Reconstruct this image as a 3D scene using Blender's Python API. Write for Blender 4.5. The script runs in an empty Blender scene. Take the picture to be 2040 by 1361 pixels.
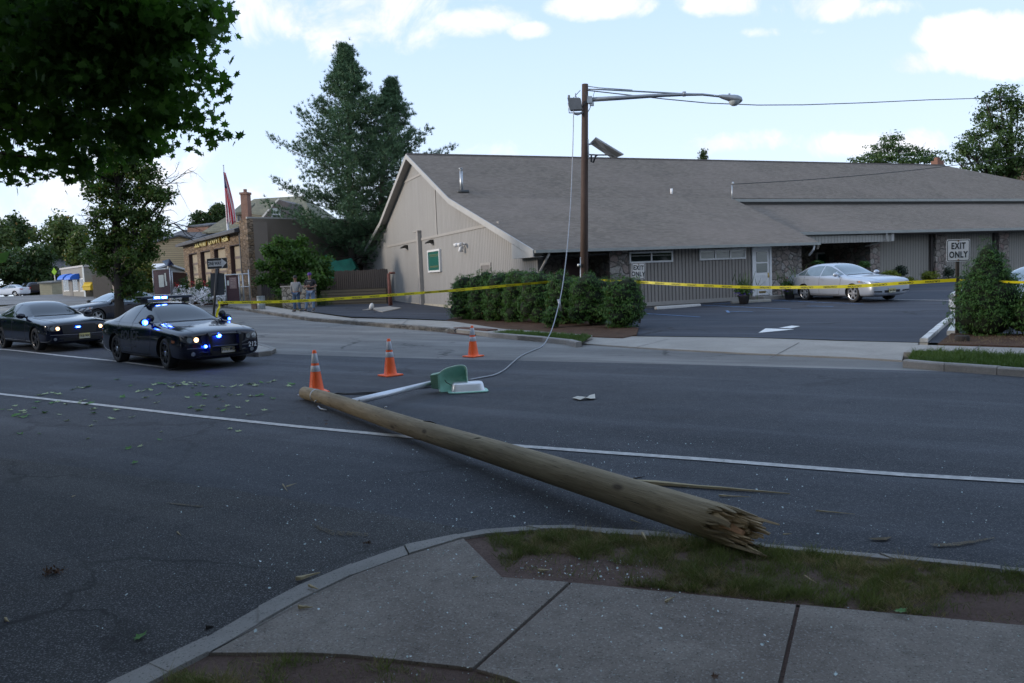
import bpy, bmesh, math, random
from mathutils import Vector, Matrix, noise
from mathutils.bvhtree import BVHTree
R = math.radians
scene = bpy.context.scene
COL = scene.collection

# ---------------------------------------------------------------- camera
CH = 1.8
PITCH, ROLL = math.atan(130.4/1583), math.atan(0.04)
cf = Vector((0, math.cos(PITCH), -math.sin(PITCH)))
cr0 = Vector((1, 0, 0)); cu0 = cr0.cross(cf)
cr = cr0*math.cos(ROLL) - cu0*math.sin(ROLL); cu = cr.cross(cf)
CAMP = Vector((0, 0, CH))
cam = bpy.data.objects.new('camera', bpy.data.cameras.new('camera')); COL.objects.link(cam)
cam.matrix_world = Matrix(((cr.x, cu.x, -cf.x, 0), (cr.y, cu.y, -cf.y, 0), (cr.z, cu.z, -cf.z, CH), (0, 0, 0, 1)))
cam.data.sensor_width = 36; cam.data.lens = 36*1583/2040
cam.data.clip_start = 0.05; cam.data.clip_end = 3000
cam.data.dof.use_dof = True; cam.data.dof.focus_distance = 7.5; cam.data.dof.aperture_fstop = 6.3
scene.camera = cam

def ray(x, y):
    return cf + cr*((x-1020)/1583) + cu*((680.5-y)/1583)
def at(x, y, Y):
    d = ray(x, y); return CAMP + d*(Y/d.y)
def G(x, y):
    """height of the terrain above the road in front of the camera"""
    d = min(max(0.0, y-18), 72.0)
    g = .011*d + .0009*d*min(max(0, x), 25) + .00035*d*min(max(0, -x), 15)
    if x < -15: g += .015*(min(y, 90)-50 if y > 50 else 0)*min(1, (-15-x)/10)
    return g
def gp(x, y, off=0.0):
    z = 0.0
    for i in range(40):
        d = ray(x, y); t = (z+off-CH)/d.z; P = CAMP + d*t
        z = .5*z + .5*G(P.x, P.y)
    P.z = G(P.x, P.y)+off
    return P

# ---------------------------------------------------------------- light
SUN_EL, SUN_AZ = R(14), R(262)          # low, from the left and slightly behind the camera's left shoulder
scene.view_settings.view_transform = 'Standard'; scene.view_settings.look = 'None'
scene.view_settings.gamma = 1; scene.view_settings.exposure = 1.55
world = bpy.data.worlds.new('World'); scene.world = world; world.use_nodes = True
NT = world.node_tree; NT.nodes.clear()
class N:
    """tiny node helper"""
    def __init__(s, nt): s.nt = nt
    def n(s, t, **kw):
        nd = s.nt.nodes.new(t)
        for k, v in kw.items():
            if k.startswith('_'): setattr(nd, k[1:], v)
        return nd
    def link(s, a, b): s.nt.links.new(a, b)
    def inp(s, sock, v):
        if isinstance(v, (int, float, tuple, list)): sock.default_value = v
        else: s.link(v, sock)
    def math(s, op, a, b=0.0, c=0.0, clamp=False):
        m = s.nt.nodes.new('ShaderNodeMath'); m.operation = op; m.use_clamp = clamp
        s.inp(m.inputs[0], a); s.inp(m.inputs[1], b); s.inp(m.inputs[2], c); return m.outputs[0]
    def vmath(s, op, a, b=(0, 0, 0)):
        m = s.nt.nodes.new('ShaderNodeVectorMath'); m.operation = op
        s.inp(m.inputs[0], a); s.inp(m.inputs[1], b); return m.outputs[0]
    def mix(s, f, a, b, blend='MIX'):
        m = s.nt.nodes.new('ShaderNodeMix'); m.data_type = 'RGBA'; m.blend_type = blend
        s.inp(m.inputs[0], f)
        s.inp(m.inputs[6], a if not isinstance(a, tuple) else tuple(a)+(1,)*(4-len(a)))
        s.inp(m.inputs[7], b if not isinstance(b, tuple) else tuple(b)+(1,)*(4-len(b)))
        return m.outputs[2]
    def noise(s, vec, scale, detail=3, rough=.55, dist=0.0, out=0):
        m = s.nt.nodes.new('ShaderNodeTexNoise'); s.inp(m.inputs['Scale'], scale); m.inputs['Detail'].default_value = detail
        m.inputs['Roughness'].default_value = rough; m.inputs['Distortion'].default_value = dist
        if vec is not None: s.link(vec, m.inputs['Vector'])
        return m.outputs[out]
    def vor(s, vec, scale, feature='F1', out='Distance', rnd=1.0):
        m = s.nt.nodes.new('ShaderNodeTexVoronoi'); m.feature = feature; m.inputs['Scale'].default_value = scale
        m.inputs['Randomness'].default_value = rnd
        if vec is not None: s.link(vec, m.inputs['Vector'])
        return m.outputs[out]
    def ramp(s, f, stops):
        m = s.nt.nodes.new('ShaderNodeValToRGB'); e = m.color_ramp.elements
        while len(e) < len(stops): e.new(.5)
        for el, (p, c) in zip(e, stops):
            el.position = p; el.color = tuple(c)+(1,) if isinstance(c, tuple) else (c, c, c, 1)
        s.link(f, m.inputs[0]); return m.outputs[0]
    def map(s, v, a, b, c=0.0, d=1.0, smooth=False):
        m = s.nt.nodes.new('ShaderNodeMapRange'); m.clamp = True
        if smooth: m.interpolation_type = 'SMOOTHSTEP'
        s.inp(m.inputs[0], v)
        for i, q in enumerate((a, b, c, d)): m.inputs[i+1].default_value = q
        return m.outputs[0]
    def comb(s, x, y, z=0.0):
        m = s.nt.nodes.new('ShaderNodeCombineXYZ'); s.inp(m.inputs[0], x); s.inp(m.inputs[1], y); s.inp(m.inputs[2], z); return m.outputs[0]
    def sep(s, v):
        m = s.nt.nodes.new('ShaderNodeSeparateXYZ'); s.link(v, m.inputs[0]); return m.outputs

def build_world():
    k = N(NT)
    sky = k.n('ShaderNodeTexSky', _sky_type='NISHITA', _sun_disc=False, _sun_elevation=SUN_EL, _sun_rotation=SUN_AZ,
              _air_density=1.0, _dust_density=1.2, _ozone_density=1.0)
    tc = k.n('ShaderNodeTexCoord'); d = tc.outputs['Generated']
    x, y, z = k.sep(d)
    # clouds live on the sky itself: gnomonic coordinates of the direction
    ay = k.math('MAXIMUM', k.math('ABSOLUTE', y), .12)
    u = k.math('DIVIDE', x, ay); v = k.math('DIVIDE', z, ay)
    w = k.comb(u, v, k.math('MULTIPLY', y, 2.0))
    fb = k.noise(w, 10.0, 7, .64, .5)
    fine = k.noise(w, 20.0, 4, .6, .2)
    cov = None
    front = k.math('GREATER_THAN', y, 0.0)
    def uv(px, py):
        q = ray(px, py); return q.x/q.y, q.z/q.y
    for (px, py, sx, sy, amp) in CLOUDS:
        cu_, cv_ = uv(px, py)
        du = k.math('DIVIDE', k.math('SUBTRACT', u, cu_), sx/1583); dv = k.math('DIVIDE', k.math('SUBTRACT', v, cv_), sy/1583)
        r2 = k.math('ADD', k.math('MULTIPLY', du, du), k.math('MULTIPLY', dv, dv))
        b = k.math('MULTIPLY', k.math('SUBTRACT', 1.0, r2), amp)
        cov = b if cov is None else k.math('MAXIMUM', cov, b)
    cov = k.math('MAXIMUM', cov, -.8)
    nz = k.math('ADD', k.math('MULTIPLY', k.math('SUBTRACT', fb, .5), 2.6), k.math('MULTIPLY', k.math('SUBTRACT', fine, .5), .7))
    m1 = k.map(k.math('ADD', cov, nz), -.15, .75, 0, 1, True)
    m1 = k.math('MULTIPLY', m1, front)
    back = k.noise(d, 2.2, 6, .6, .3)
    m2 = k.math('MULTIPLY', k.math('MULTIPLY', k.map(back, .48, .62, 0, .9, True), k.map(z, .0, .15, 0, 1)), k.math('SUBTRACT', 1.0, front))
    m = k.math('MAXIMUM', m1, m2)
    low_ = k.mix(k.map(z, .0, .34), HAZE_LOW, HAZE_COL)
    zen = k.map(z, .34, .80, 1.0, .85, True)
    base = k.vmath('SCALE', sky.outputs[0]); base.node.inputs['Scale'].default_value = 1.0
    c = k.mix(zen, base, low_)
    shade = k.map(k.math('ADD', k.math('MULTIPLY', fb, .7), k.math('MULTIPLY', k.noise(w, 3.2, 3), .5)), .45, .75)
    cc = k.mix(shade, CLOUD_LO, CLOUD_HI)
    c = k.mix(k.math('MULTIPLY', m, .92), c, cc)
    bg = k.n('ShaderNodeBackground'); k.link(c, bg.inputs[0]); bg.inputs[1].default_value = .12
    out = k.n('ShaderNodeOutputWorld'); k.link(bg.outputs[0], out.inputs[0])
HAZE_LOW = (2.75, 3.2, 3.75); HAZE_COL = (1.68, 2.32, 3.4); CLOUD_LO = (2.7, 2.8, 3.15); CLOUD_HI = (3.55, 3.5, 3.55)
CLOUDS = [(1960, 75, 150, 55, 1.5), (1830, 125, 80, 26, .8), (2000, 120, 140, 36, 1.1), (640, 25, 230, 60, .35), (800, 65, 100, 40, .3),
          (950, 45, 95, 32, .8), (1190, 10, 100, 30, .9), (1045, 62, 50, 18, .7), (1450, 5, 90, 26, .7), (1620, 12, 120, 30, .6),
          (1540, 65, 70, 10, .3), (1750, 15, 70, 14, .3), (1440, 285, 110, 20, .4), (1750, 285, 150, 30, .6), (1000, 300, 130, 20, .25), (200, 400, 420, 90, .3)]
build_world()
sun = bpy.data.objects.new('sun', bpy.data.lights.new('sun', 'SUN')); COL.objects.link(sun)
sun.data.energy = 1.0; sun.data.angle = R(10); sun.data.color = (1.0, .89, .77)
# the Nishita rotation is clockwise from +Y seen from above
sd = Vector((math.sin(SUN_AZ)*math.cos(SUN_EL), math.cos(SUN_AZ)*math.cos(SUN_EL), math.sin(SUN_EL)))
sun.rotation_euler = sd.to_track_quat('Z', 'Y').to_euler()
scene.cycles.max_bounces = 6; scene.cycles.transparent_max_bounces = 8; scene.cycles.use_denoising = True

# ---------------------------------------------------------------- object helpers
def tag(o, label=None, cat=None, group=None, kind=None):
    if label: o['label'] = label
    if cat: o['category'] = cat
    if group: o['group'] = group
    if kind: o['kind'] = kind
    return o
def empty(name, loc=(0, 0, 0), rz=0.0, label=None, cat=None, group=None):
    o = bpy.data.objects.new(name, None); COL.objects.link(o); o.location = loc; o.rotation_euler = (0, 0, rz)
    o.empty_display_size = .2
    return tag(o, label, cat, group)
def link_mesh(name, me, mats, parent=None, smooth=False):
    o = bpy.data.objects.new(name, me); COL.objects.link(o)
    if not isinstance(mats, (list, tuple)): mats = [mats]
    for m in mats: me.materials.append(m)
    if smooth: me.polygons.foreach_set('use_smooth', [True]*len(me.polygons))
    if parent: o.parent = parent
    return o
class MB:
    def __init__(s): s.v = []; s.f = []; s.m = []
    def add(s, vs, fs, m=0):
        b = len(s.v); s.v += [tuple(q) for q in vs]; s.f += [tuple(b+i for i in f) for f in fs]; s.m += [m]*len(fs); return s
    def box(s, x0, x1, y0, y1, z0, z1, m=0):
        return s.add([(x0,y0,z0),(x1,y0,z0),(x1,y1,z0),(x0,y1,z0),(x0,y0,z1),(x1,y0,z1),(x1,y1,z1),(x0,y1,z1)],
                     [(0,3,2,1),(4,5,6,7),(0,1,5,4),(1,2,6,5),(2,3,7,6),(3,0,4,7)], m)
    def obox(s, M, sx, sy, sz, m=0):
        vs = [M @ Vector((a*sx/2, b*sy/2, c*sz/2)) for a, b, c in ((-1,-1,-1),(1,-1,-1),(1,1,-1),(-1,1,-1),(-1,-1,1),(1,-1,1),(1,1,1),(-1,1,1))]
        return s.add(vs, [(0,3,2,1),(4,5,6,7),(0,1,5,4),(1,2,6,5),(2,3,7,6),(3,0,4,7)], m)
    def tube(s, pts, rad, n=8, m=0, caps=True):
        pts = [Vector(p) for p in pts]
        if not isinstance(rad, (list, tuple)): rad = [rad]*len(pts)
        vs = []; up = Vector((0, 0, 1)); prev = None
        for i, p in enumerate(pts):
            t = (pts[min(i+1, len(pts)-1)]-pts[max(i-1, 0)]).normalized()
            if prev is None:
                a = t.orthogonal().normalized()
            else:
                a = (prev - t*prev.dot(t)).normalized()
            prev = a; b = t.cross(a)
            for k in range(n):
                an = 2*math.pi*k/n; vs.append(p+(a*math.cos(an)+b*math.sin(an))*rad[i])
        fs = []
        for i in range(len(pts)-1):
            for k in range(n):
                fs.append((i*n+k, i*n+(k+1) % n, (i+1)*n+(k+1) % n, (i+1)*n+k))
        if caps: fs += [tuple(range(n-1, -1, -1)), tuple((len(pts)-1)*n+k for k in range(n))]
        return s.add(vs, fs, m)
    def prism(s, poly, y0, y1, plane='xz', m=0):
        """extrude a polygon: plane xz extrudes along y, xy along z, yz along x"""
        n = len(poly)
        mk = {'xz': lambda p, t: (p[0], t, p[1]), 'xy': lambda p, t: (p[0], p[1], t), 'yz': lambda p, t: (t, p[0], p[1])}[plane]
        vs = [mk(p, y0) for p in poly]+[mk(p, y1) for p in poly]
        fs = [tuple(range(n)), tuple(range(2*n-1, n-1, -1))]+[(i, (i+1) % n, n+(i+1) % n, n+i) for i in range(n)]
        return s.add(vs, fs, m)
    def lathe(s, prof, n=16, M=None, m=0):
        M = M or Matrix(); vs = []
        for r, z in prof:
            for k in range(n):
                a = 2*math.pi*k/n; vs.append(M @ Vector((r*math.cos(a), r*math.sin(a), z)))
        fs = [(i*n+k, i*n+(k+1) % n, (i+1)*n+(k+1) % n, (i+1)*n+k) for i in range(len(prof)-1) for k in range(n)]
        return s.add(vs, fs, m)
    def build(s, name, mats, parent=None, smooth=False, fix=True):
        me = bpy.data.meshes.new(name); me.from_pydata(s.v, [], s.f)
        o = link_mesh(name, me, mats, parent, smooth)
        if any(s.m): me.polygons.foreach_set('material_index', s.m)
        if fix:
            bm = bmesh.new(); bm.from_mesh(me); bmesh.ops.recalc_face_normals(bm, faces=bm.faces); bm.to_mesh(me); bm.free()
        return o
def bevel(o, w=.01, seg=2):
    md = o.modifiers.new('bevel', 'BEVEL'); md.width = w; md.segments = seg; md.limit_method = 'ANGLE'; return o
def smooth_by_angle(o, ang=40):
    me = o.data; bm = bmesh.new(); bm.from_mesh(me)
    for f in bm.faces: f.smooth = True
    for e in bm.edges:
        if len(e.link_faces) == 2 and e.calc_face_angle(0) > R(ang): e.smooth = False
    bm.to_mesh(me); bm.free(); return o
def copy_tree(o, parent=None):
    c = o.copy(); COL.objects.link(c); c.parent = parent
    for ch in o.children: copy_tree(ch, c)
    return c

# ---------------------------------------------------------------- materials
MATS = {}
def newmat(name):
    m = bpy.data.materials.new(name); m.use_nodes = True; m.node_tree.nodes.clear()
    k = N(m.node_tree); p = k.n('ShaderNodeBsdfPrincipled'); o = k.n('ShaderNodeOutputMaterial'); k.link(p.outputs[0], o.inputs[0])
    return m, k, p
def bump(k, p, h, strength=.3, dist=.01):
    b = k.n('ShaderNodeBump'); b.inputs['Strength'].default_value = strength; b.inputs['Distance'].default_value = dist
    k.link(h, b.inputs['Height']); k.link(b.outputs[0], p.inputs['Normal'])
def pos(k, obj=True):
    if obj: return k.n('ShaderNodeTexCoord').outputs['Object']
    return k.n('ShaderNodeNewGeometry').outputs['Position']
def mat(name, col, rough=.6, metal=0.0, var=.15, scale=6.0, bmp=0.0, spec=.5, coat=0.0, emit=None, es=1.0):
    if name in MATS: return MATS[name]
    m, k, p = newmat(name); v = pos(k)
    n = k.noise(v, scale, 5, .6)
    lo = tuple(c*(1-var) for c in col); hi = tuple(min(1, c*(1+var)) for c in col)
    k.link(k.ramp(n, [(.3, lo), (.7, hi)]), p.inputs['Base Color'])
    p.inputs['Roughness'].default_value = rough; p.inputs['Metallic'].default_value = metal
    p.inputs['Specular IOR Level'].default_value = spec; p.inputs['Coat Weight'].default_value = coat; p.inputs['Coat Roughness'].default_value = .05
    if bmp: bump(k, p, k.noise(v, scale*8, 4), bmp)
    if emit: p.inputs['Emission Color'].default_value = emit+(1,); p.inputs['Emission Strength'].default_value = es
    MATS[name] = m; return m

def m_asphalt(name, c0, c1, speck=.5, crack=0.0, crack_scale=.35, stain=(.05, .04, .04), rough=.85):
    m, k, p = newmat(name); v = pos(k, False)
    big = k.noise(v, .35, 5, .6, .5); mid = k.noise(v, 3.0, 4, .6)
    c = k.mix(k.map(k.math('ADD', k.math('MULTIPLY', big, .6), k.math('MULTIPLY', mid, .4)), .35, .65), c0, c1)
    sx, sy, sz = k.sep(v)
    al = k.math('SUBTRACT', k.math('MULTIPLY', sx, .82), k.math('MULTIPLY', sy, .57)); ac = k.math('ADD', k.math('MULTIPLY', sx, .57), k.math('MULTIPLY', sy, .82))
    lane = k.noise(k.comb(k.math('MULTIPLY', al, .10), k.math('MULTIPLY', ac, 1.1)), 1.0, 5, .62)
    c = k.mix(k.map(lane, .5, .68, 0, .55), c, tuple(q*1.7 for q in c1))
    c = k.mix(k.map(lane, .30, .46, .45, 0), c, tuple(q*.6 for q in c0))
    c = k.mix(k.map(k.noise(v, 1.4, 3, .5), .68, .76, 0, .5), c, tuple(q*.55 for q in c0))
    st = k.vmath('MULTIPLY', v, (.25, 1.6, 1))
    c = k.mix(k.map(k.noise(st, .9, 4, .6), .56, .75, 0, .45), c, stain)
    f = k.noise(v, 95, 2, .7)
    c = k.mix(k.map(f, .54, .66, 0, speck), c, (.26, .26, .26))
    c = k.mix(k.map(k.noise(v, 60, 2, .7), .30, .42, .5, 0), c, (.012, .012, .013))
    if crack:
        cv = k.vmath('ADD', v, k.noise(v, 1.2, 4, .6, 0, 1))
        e = k.vor(cv, crack_scale, 'DISTANCE_TO_EDGE')
        brk = k.map(k.noise(v, .25, 2), .45, .55)
        c = k.mix(k.math('MULTIPLY', k.map(e, .0, .012, crack, 0), brk), c, (.02, .02, .02))
    k.link(c, p.inputs['Base Color']); p.inputs['Roughness'].default_value = rough; p.inputs['Specular IOR Level'].default_value = .25
    bump(k, p, k.noise(v, 110, 3, .7), .5, .004)
    MATS[name] = m; return m
def m_concrete(name, c0, c1, stain=.5, speck=.35, joints=None):
    m, k, p = newmat(name); v = pos(k, False)
    big = k.noise(v, .8, 6, .65, .4); mid = k.noise(v, 9, 4, .6)
    c = k.mix(k.map(big, .35, .65), c0, c1)
    c = k.mix(k.map(mid, .5, .75, 0, stain*.6), c, tuple(q*.55 for q in c0))
    c = k.mix(k.map(k.noise(v, 70, 2, .7), .55, .7, 0, speck), c, (.42, .41, .39))
    c = k.mix(k.map(k.noise(v, 85, 2, .7), .30, .42, .7, 0), c, (.035, .033, .03))
    c = k.mix(k.map(k.noise(v, .5, 3, .6), .58, .72, 0, stain), c, (.12, .085, .08))
    k.link(c, p.inputs['Base Color']); p.inputs['Roughness'].default_value = .9; p.inputs['Specular IOR Level'].default_value = .2
    bump(k, p, k.noise(v, 90, 3, .7), .4, .004)
    MATS[name] = m; return m
def m_soil(name, c0, c1):
    m, k, p = newmat(name); v = pos(k, False)
    c = k.mix(k.map(k.noise(v, 2.5, 6, .7), .35, .65), c0, c1)
    c = k.mix(k.map(k.noise(v, 45, 3, .7), .52, .7, 0, .6), c, tuple(q*.4 for q in c0))
    k.link(c, p.inputs['Base Color']); p.inputs['Roughness'].default_value = .95; p.inputs['Specular IOR Level'].default_value = .1
    bump(k, p, k.noise(v, 30, 6, .75), .8, .02)
    MATS[name] = m; return m
def m_siding(name, col, pitch=.2, axis=0, groove=.35, dirt=.25, horiz=False):
    """painted boards: axis 0 grooves repeat along object x, 1 along y, 2 along z"""
    m, k, p = newmat(name); v = pos(k); s = k.sep(v)
    t = k.math('FRACT', k.math('DIVIDE', s[axis], pitch))
    g = k.math('MINIMUM', t, k.math('SUBTRACT', 1.0, t))
    w = k.map(g, .07, .15, 1, 0)
    bd = k.math('FLOOR', k.math('DIVIDE', s[axis], pitch))
    wn = k.n('ShaderNodeTexWhiteNoise', _noise_dimensions='1D'); k.link(bd, wn.inputs['W'])
    c = k.mix(k.math('MULTIPLY', wn.outputs['Value'], .35), col, tuple(q*.78 for q in col))
    st = k.vmath('MULTIPLY', v, (3, 3, .25) if axis < 2 else (.3, .3, 3))
    c = k.mix(k.map(k.noise(st, 2, 5, .6), .45, .75, 0, dirt), c, tuple(q*.6 for q in col))
    c = k.mix(k.map(k.noise(v, .35, 4, .6), .5, .75, 0, dirt), c, tuple(q*.7 for q in col))
    c = k.mix(k.math('MULTIPLY', w, groove*2 if groove < .5 else 1), c, tuple(q*.22 for q in col))
    k.link(c, p.inputs['Base Color']); p.inputs['Roughness'].default_value = .7; p.inputs['Specular IOR Level'].default_value = .25
    bump(k, p, k.math('SUBTRACT', 1.0, w), .8, .02)
    MATS[name] = m; return m
def m_stone(name, cols, scale=2.6, mortar=(.28, .26, .23), axes=(0, 1, 2), stretch=(1, 1, 1.15), gap=.045):
    m, k, p = newmat(name); v = pos(k)
    v2 = k.vmath('MULTIPLY', v, stretch)
    wob = k.vmath('SCALE', k.noise(v, 3, 3, .6, 0, 1)); wob.node.inputs['Scale'].default_value = .25
    v2 = k.vmath('ADD', v2, wob)
    cid = k.vor(v2, scale, 'F1', 'Color'); e = k.vor(v2, scale, 'DISTANCE_TO_EDGE')
    sp = k.n('ShaderNodeSeparateColor'); k.link(cid, sp.inputs[0])
    c = k.ramp(sp.outputs[0], [(i/(len(cols)-1), q) for i, q in enumerate(cols)])
    c = k.mix(k.map(k.noise(v, 14, 5, .65), .35, .7, 0, .55), c, tuple(q*.45 for q in cols[0]))
    c = k.mix(k.map(e, gap*.4, gap, 1, 0), c, mortar)
    k.link(c, p.inputs['Base Color']); p.inputs['Roughness'].default_value = .85; p.inputs['Specular IOR Level'].default_value = .25
    bump(k, p, k.math('ADD', k.map(e, 0, .12), k.math('MULTIPLY', k.noise(v, 20, 4), .4)), .9, .05)
    MATS[name] = m; return m
def m_brick(name, c1, c2, mortar, w=.22, h=.075, xy=(0, 2), ms=.012, rough=.85, warp=0.0, bias=0.0, dirt=.3):
    m, k, p = newmat(name); v = pos(k); s = k.sep(v)
    vec = k.comb(s[xy[0]] if isinstance(xy[0], int) else k.math('ADD', s[0], s[1]), s[xy[1]], 0.0)
    b = k.n('ShaderNodeTexBrick'); k.link(vec, b.inputs['Vector'])
    b.inputs['Color1'].default_value = c1+(1,); b.inputs['Color2'].default_value = c2+(1,); b.inputs['Mortar'].default_value = mortar+(1,)
    b.inputs['Scale'].default_value = 1; b.inputs['Brick Width'].default_value = w; b.inputs['Row Height'].default_value = h
    b.inputs['Mortar Size'].default_value = ms; b.inputs['Bias'].default_value = bias; b.inputs['Mortar Smooth'].default_value = .3
    c = k.mix(k.map(k.noise(v, .5, 5, .6), .4, .7, 0, dirt), b.outputs[0], tuple(q*.6 for q in c1))
    c = k.mix(k.map(k.noise(v, 9, 4, .7), .45, .7, 0, .4), c, tuple(q*.55 for q in c1))
    k.link(c, p.inputs['Base Color']); p.inputs['Roughness'].default_value = rough; p.inputs['Specular IOR Level'].default_value = .2
    bump(k, p, k.math('SUBTRACT', 1.0, b.outputs['Fac']), .6, .01)
    MATS[name] = m; return m
def m_leaf(name, c0, c1, trans=.35, c2=None, f2=.04, rough=.55):
    m = bpy.data.materials.new(name); m.use_nodes = True; m.node_tree.nodes.clear(); k = N(m.node_tree)
    g = k.n('ShaderNodeNewGeometry'); rnd = g.outputs['Random Per Island']
    v = pos(k); cl = k.noise(v, .9, 3)
    f = k.math('ADD', k.math('MULTIPLY', rnd, .6), k.math('MULTIPLY', k.map(cl, .35, .65), .4))
    c = k.mix(f, c0, c1)
    if c2: c = k.mix(k.math('GREATER_THAN', k.math('FRACT', k.math('MULTIPLY', rnd, 17.3)), 1-f2), c, c2)
    d = k.n('ShaderNodeBsdfPrincipled'); k.link(c, d.inputs['Base Color']); d.inputs['Roughness'].default_value = rough; d.inputs['Specular IOR Level'].default_value = .3
    t = k.n('ShaderNodeBsdfTranslucent'); k.link(k.mix(.5, c, k.mix(1.0, c, (1.2, 1.6, .5), 'MULTIPLY')), t.inputs[0])
    mx = k.n('ShaderNodeMixShader'); mx.inputs[0].default_value = trans; k.link(d.outputs[0], mx.inputs[1]); k.link(t.outputs[0], mx.inputs[2])
    o = k.n('ShaderNodeOutputMaterial'); k.link(mx.outputs[0], o.inputs[0]); MATS[name] = m; return m
def m_wood(name, c0, c1, axis=0, scale=1.0, dark=(.05, .04, .03), rough=.75, knots=True, stretch=14):
    m, k, p = newmat(name); v = pos(k)
    sc = [stretch*scale]*3; sc[axis] = 1.0*scale
    st = k.vmath('MULTIPLY', v, tuple(sc))
    n = k.noise(st, 1.6, 6, .65, .3)
    c = k.mix(k.map(n, .32, .68), c0, c1)
    c = k.mix(k.map(k.noise(st, 5, 3, .7), .60, .70, 0, .7), c, dark)
    c = k.mix(k.map(k.noise(v, .9, 4, .6), .45, .7, 0, .45), c, tuple(q*.55 for q in c0))
    if knots: c = k.mix(k.map(k.vor(k.vmath('MULTIPLY', v, (1.5, 4, 4)), 1.0), .05, .12, .8, 0), c, dark)
    k.link(c, p.inputs['Base Color']); p.inputs['Roughness'].default_value = rough; p.inputs['Specular IOR Level'].default_value = .3
    bump(k, p, k.noise(st, 5, 5, .7), .5, .01)
    MATS[name] = m; return m
def glass(name='window_glass', col=(.02, .025, .03), rough=.04, spec=.8):
    return mat(name, col, rough, 0, .1, 2, 0, spec)
WHITE = mat('white_paint', (.72, .72, .72), .5, var=.06)
BLACK = mat('black_matte', (.012, .012, .013), .6, var=.2)
STEEL = mat('galvanised_steel', (.42, .44, .46), .42, .8, .15, 12)
TRIM = mat('taupe_trim_paint', (.33, .31, .285), .6, var=.08)

# ---------------------------------------------------------------- ground sheets that follow the terrain
def clip_grid(bm, step=2.0):
    xs = [v.co.x for v in bm.verts]; ys = [v.co.y for v in bm.verts]
    def cut(co, no):
        bmesh.ops.bisect_plane(bm, geom=bm.verts[:]+bm.edges[:]+bm.faces[:], plane_co=co, plane_no=no)
    lines = set([-15.0, -25.0, 0.0])
    q = math.floor(min(xs)/step)*step
    while q < max(xs):
        lines.add(q); q += step if -40 < q < 40 else 10
    for q in sorted(lines):
        if min(xs) < q < max(xs): cut((q, 0, 0), (1, 0, 0))
    q = max(18.0, math.floor(min(ys)/step)*step); lines = {18.0, 50.0, 90.0}
    while q < max(ys):
        lines.add(q); q += step if q < 92 else 20
    for q in sorted(lines):
        if min(ys) < q < max(ys): cut((0, q, 0), (0, 1, 0))
def sheet(name, pts, off, m, kind='structure', skirt=None, parent=None, step=2.0, rim=None, label=None):
    """pts: xy outline. Top at terrain+off; skirt: depth of a side wall below the top"""
    bm = bmesh.new()
    vs = [bm.verts.new((p[0], p[1], 0)) for p in pts]
    f = bm.faces.new(vs); f.normal_update()
    if f.normal.z < 0: f.normal_flip()
    bmesh.ops.triangulate(bm, faces=[f])
    clip_grid(bm, step)
    bd = [e for e in bm.edges if len(e.link_faces) == 1]
    if skirt:
        r = bmesh.ops.extrude_edge_only(bm, edges=bd)
        low = set(g for g in r['geom'] if isinstance(g, bmesh.types.BMVert))
    else: low = set()
    for v in bm.verts:
        v.co.z = G(v.co.x, v.co.y)+off-(skirt if v in low else 0)
    bmesh.ops.recalc_face_normals(bm, faces=bm.faces)
    me = bpy.data.meshes.new(name); bm.to_mesh(me); bm.free()
    o = link_mesh(name, me, m, parent)
    up = sum(p.normal.z for p in me.polygons)
    if up < 0: me.flip_normals()
    if kind: o['kind'] = kind
    if label: o['label'] = label
    return o
def gpx(l, off=0.0): return [tuple(gp(x, y, off)[:2]) for x, y in l]
def stripe(pts, w):
    """outline of a painted line of width w along xy points"""
    L = []; Rr = []
    for i, p in enumerate(pts):
        a = Vector(pts[max(i-1, 0)]); b = Vector(pts[min(i+1, len(pts)-1)]); t = (b-a).normalized(); n = Vector((-t.y, t.x))*w/2
        L.append(tuple(Vector(p)+n)); Rr.append(tuple(Vector(p)-n))
    return L+Rr[::-1]
# ================================================================ GROUND
ASPH = m_asphalt('new_asphalt', (.037, .040, .048), (.062, .065, .074), .55, .5, .22, (.045, .04, .04))
ASPH_NEAR = m_asphalt('side_street_asphalt', (.034, .034, .037), (.056, .054, .052), .75, 1.0, .3, (.04, .035, .03))
ASPH_OLD = m_asphalt('old_asphalt', (.135, .13, .125), (.19, .185, .175), .6, .8, .22, (.09, .085, .08))
ASPH_LOT = m_asphalt('parking_asphalt', (.034, .040, .054), (.050, .055, .068), .12, 1.0, .16, (.03, .03, .035))
CONC = m_concrete('near_concrete', (.165, .140, .122), (.27, .238, .208), .7, .6)
CONC_FAR = m_concrete('far_concrete', (.30, .28, .25), (.38, .355, .32), .25, .15)
KERB = m_concrete('kerb_concrete', (.22, .21, .195), (.33, .31, .29), .4, .3)
GRAN = m_stone('granite_kerb', [(.16, .155, .145), (.24, .225, .205), (.30, .285, .26)], 2.5, (.09, .085, .075), gap=.03)
SOIL = m_soil('bare_soil', (.125, .085, .072), (.19, .135, .115))
MULCH = m_soil('bark_mulch', (.075, .045, .032), (.12, .075, .05))
GRASSBED = m_soil('turf_soil', (.045, .055, .022), (.085, .08, .04))
PAINT = mat('road_paint', (.50, .48, .46), .75, var=.30, scale=14, bmp=.2)
BLUE = mat('blue_line_paint', (.11, .20, .36), .7, var=.3, scale=5)
FARGROUND = m_soil('far_ground', (.06, .065, .03), (.10, .09, .05))

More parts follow.
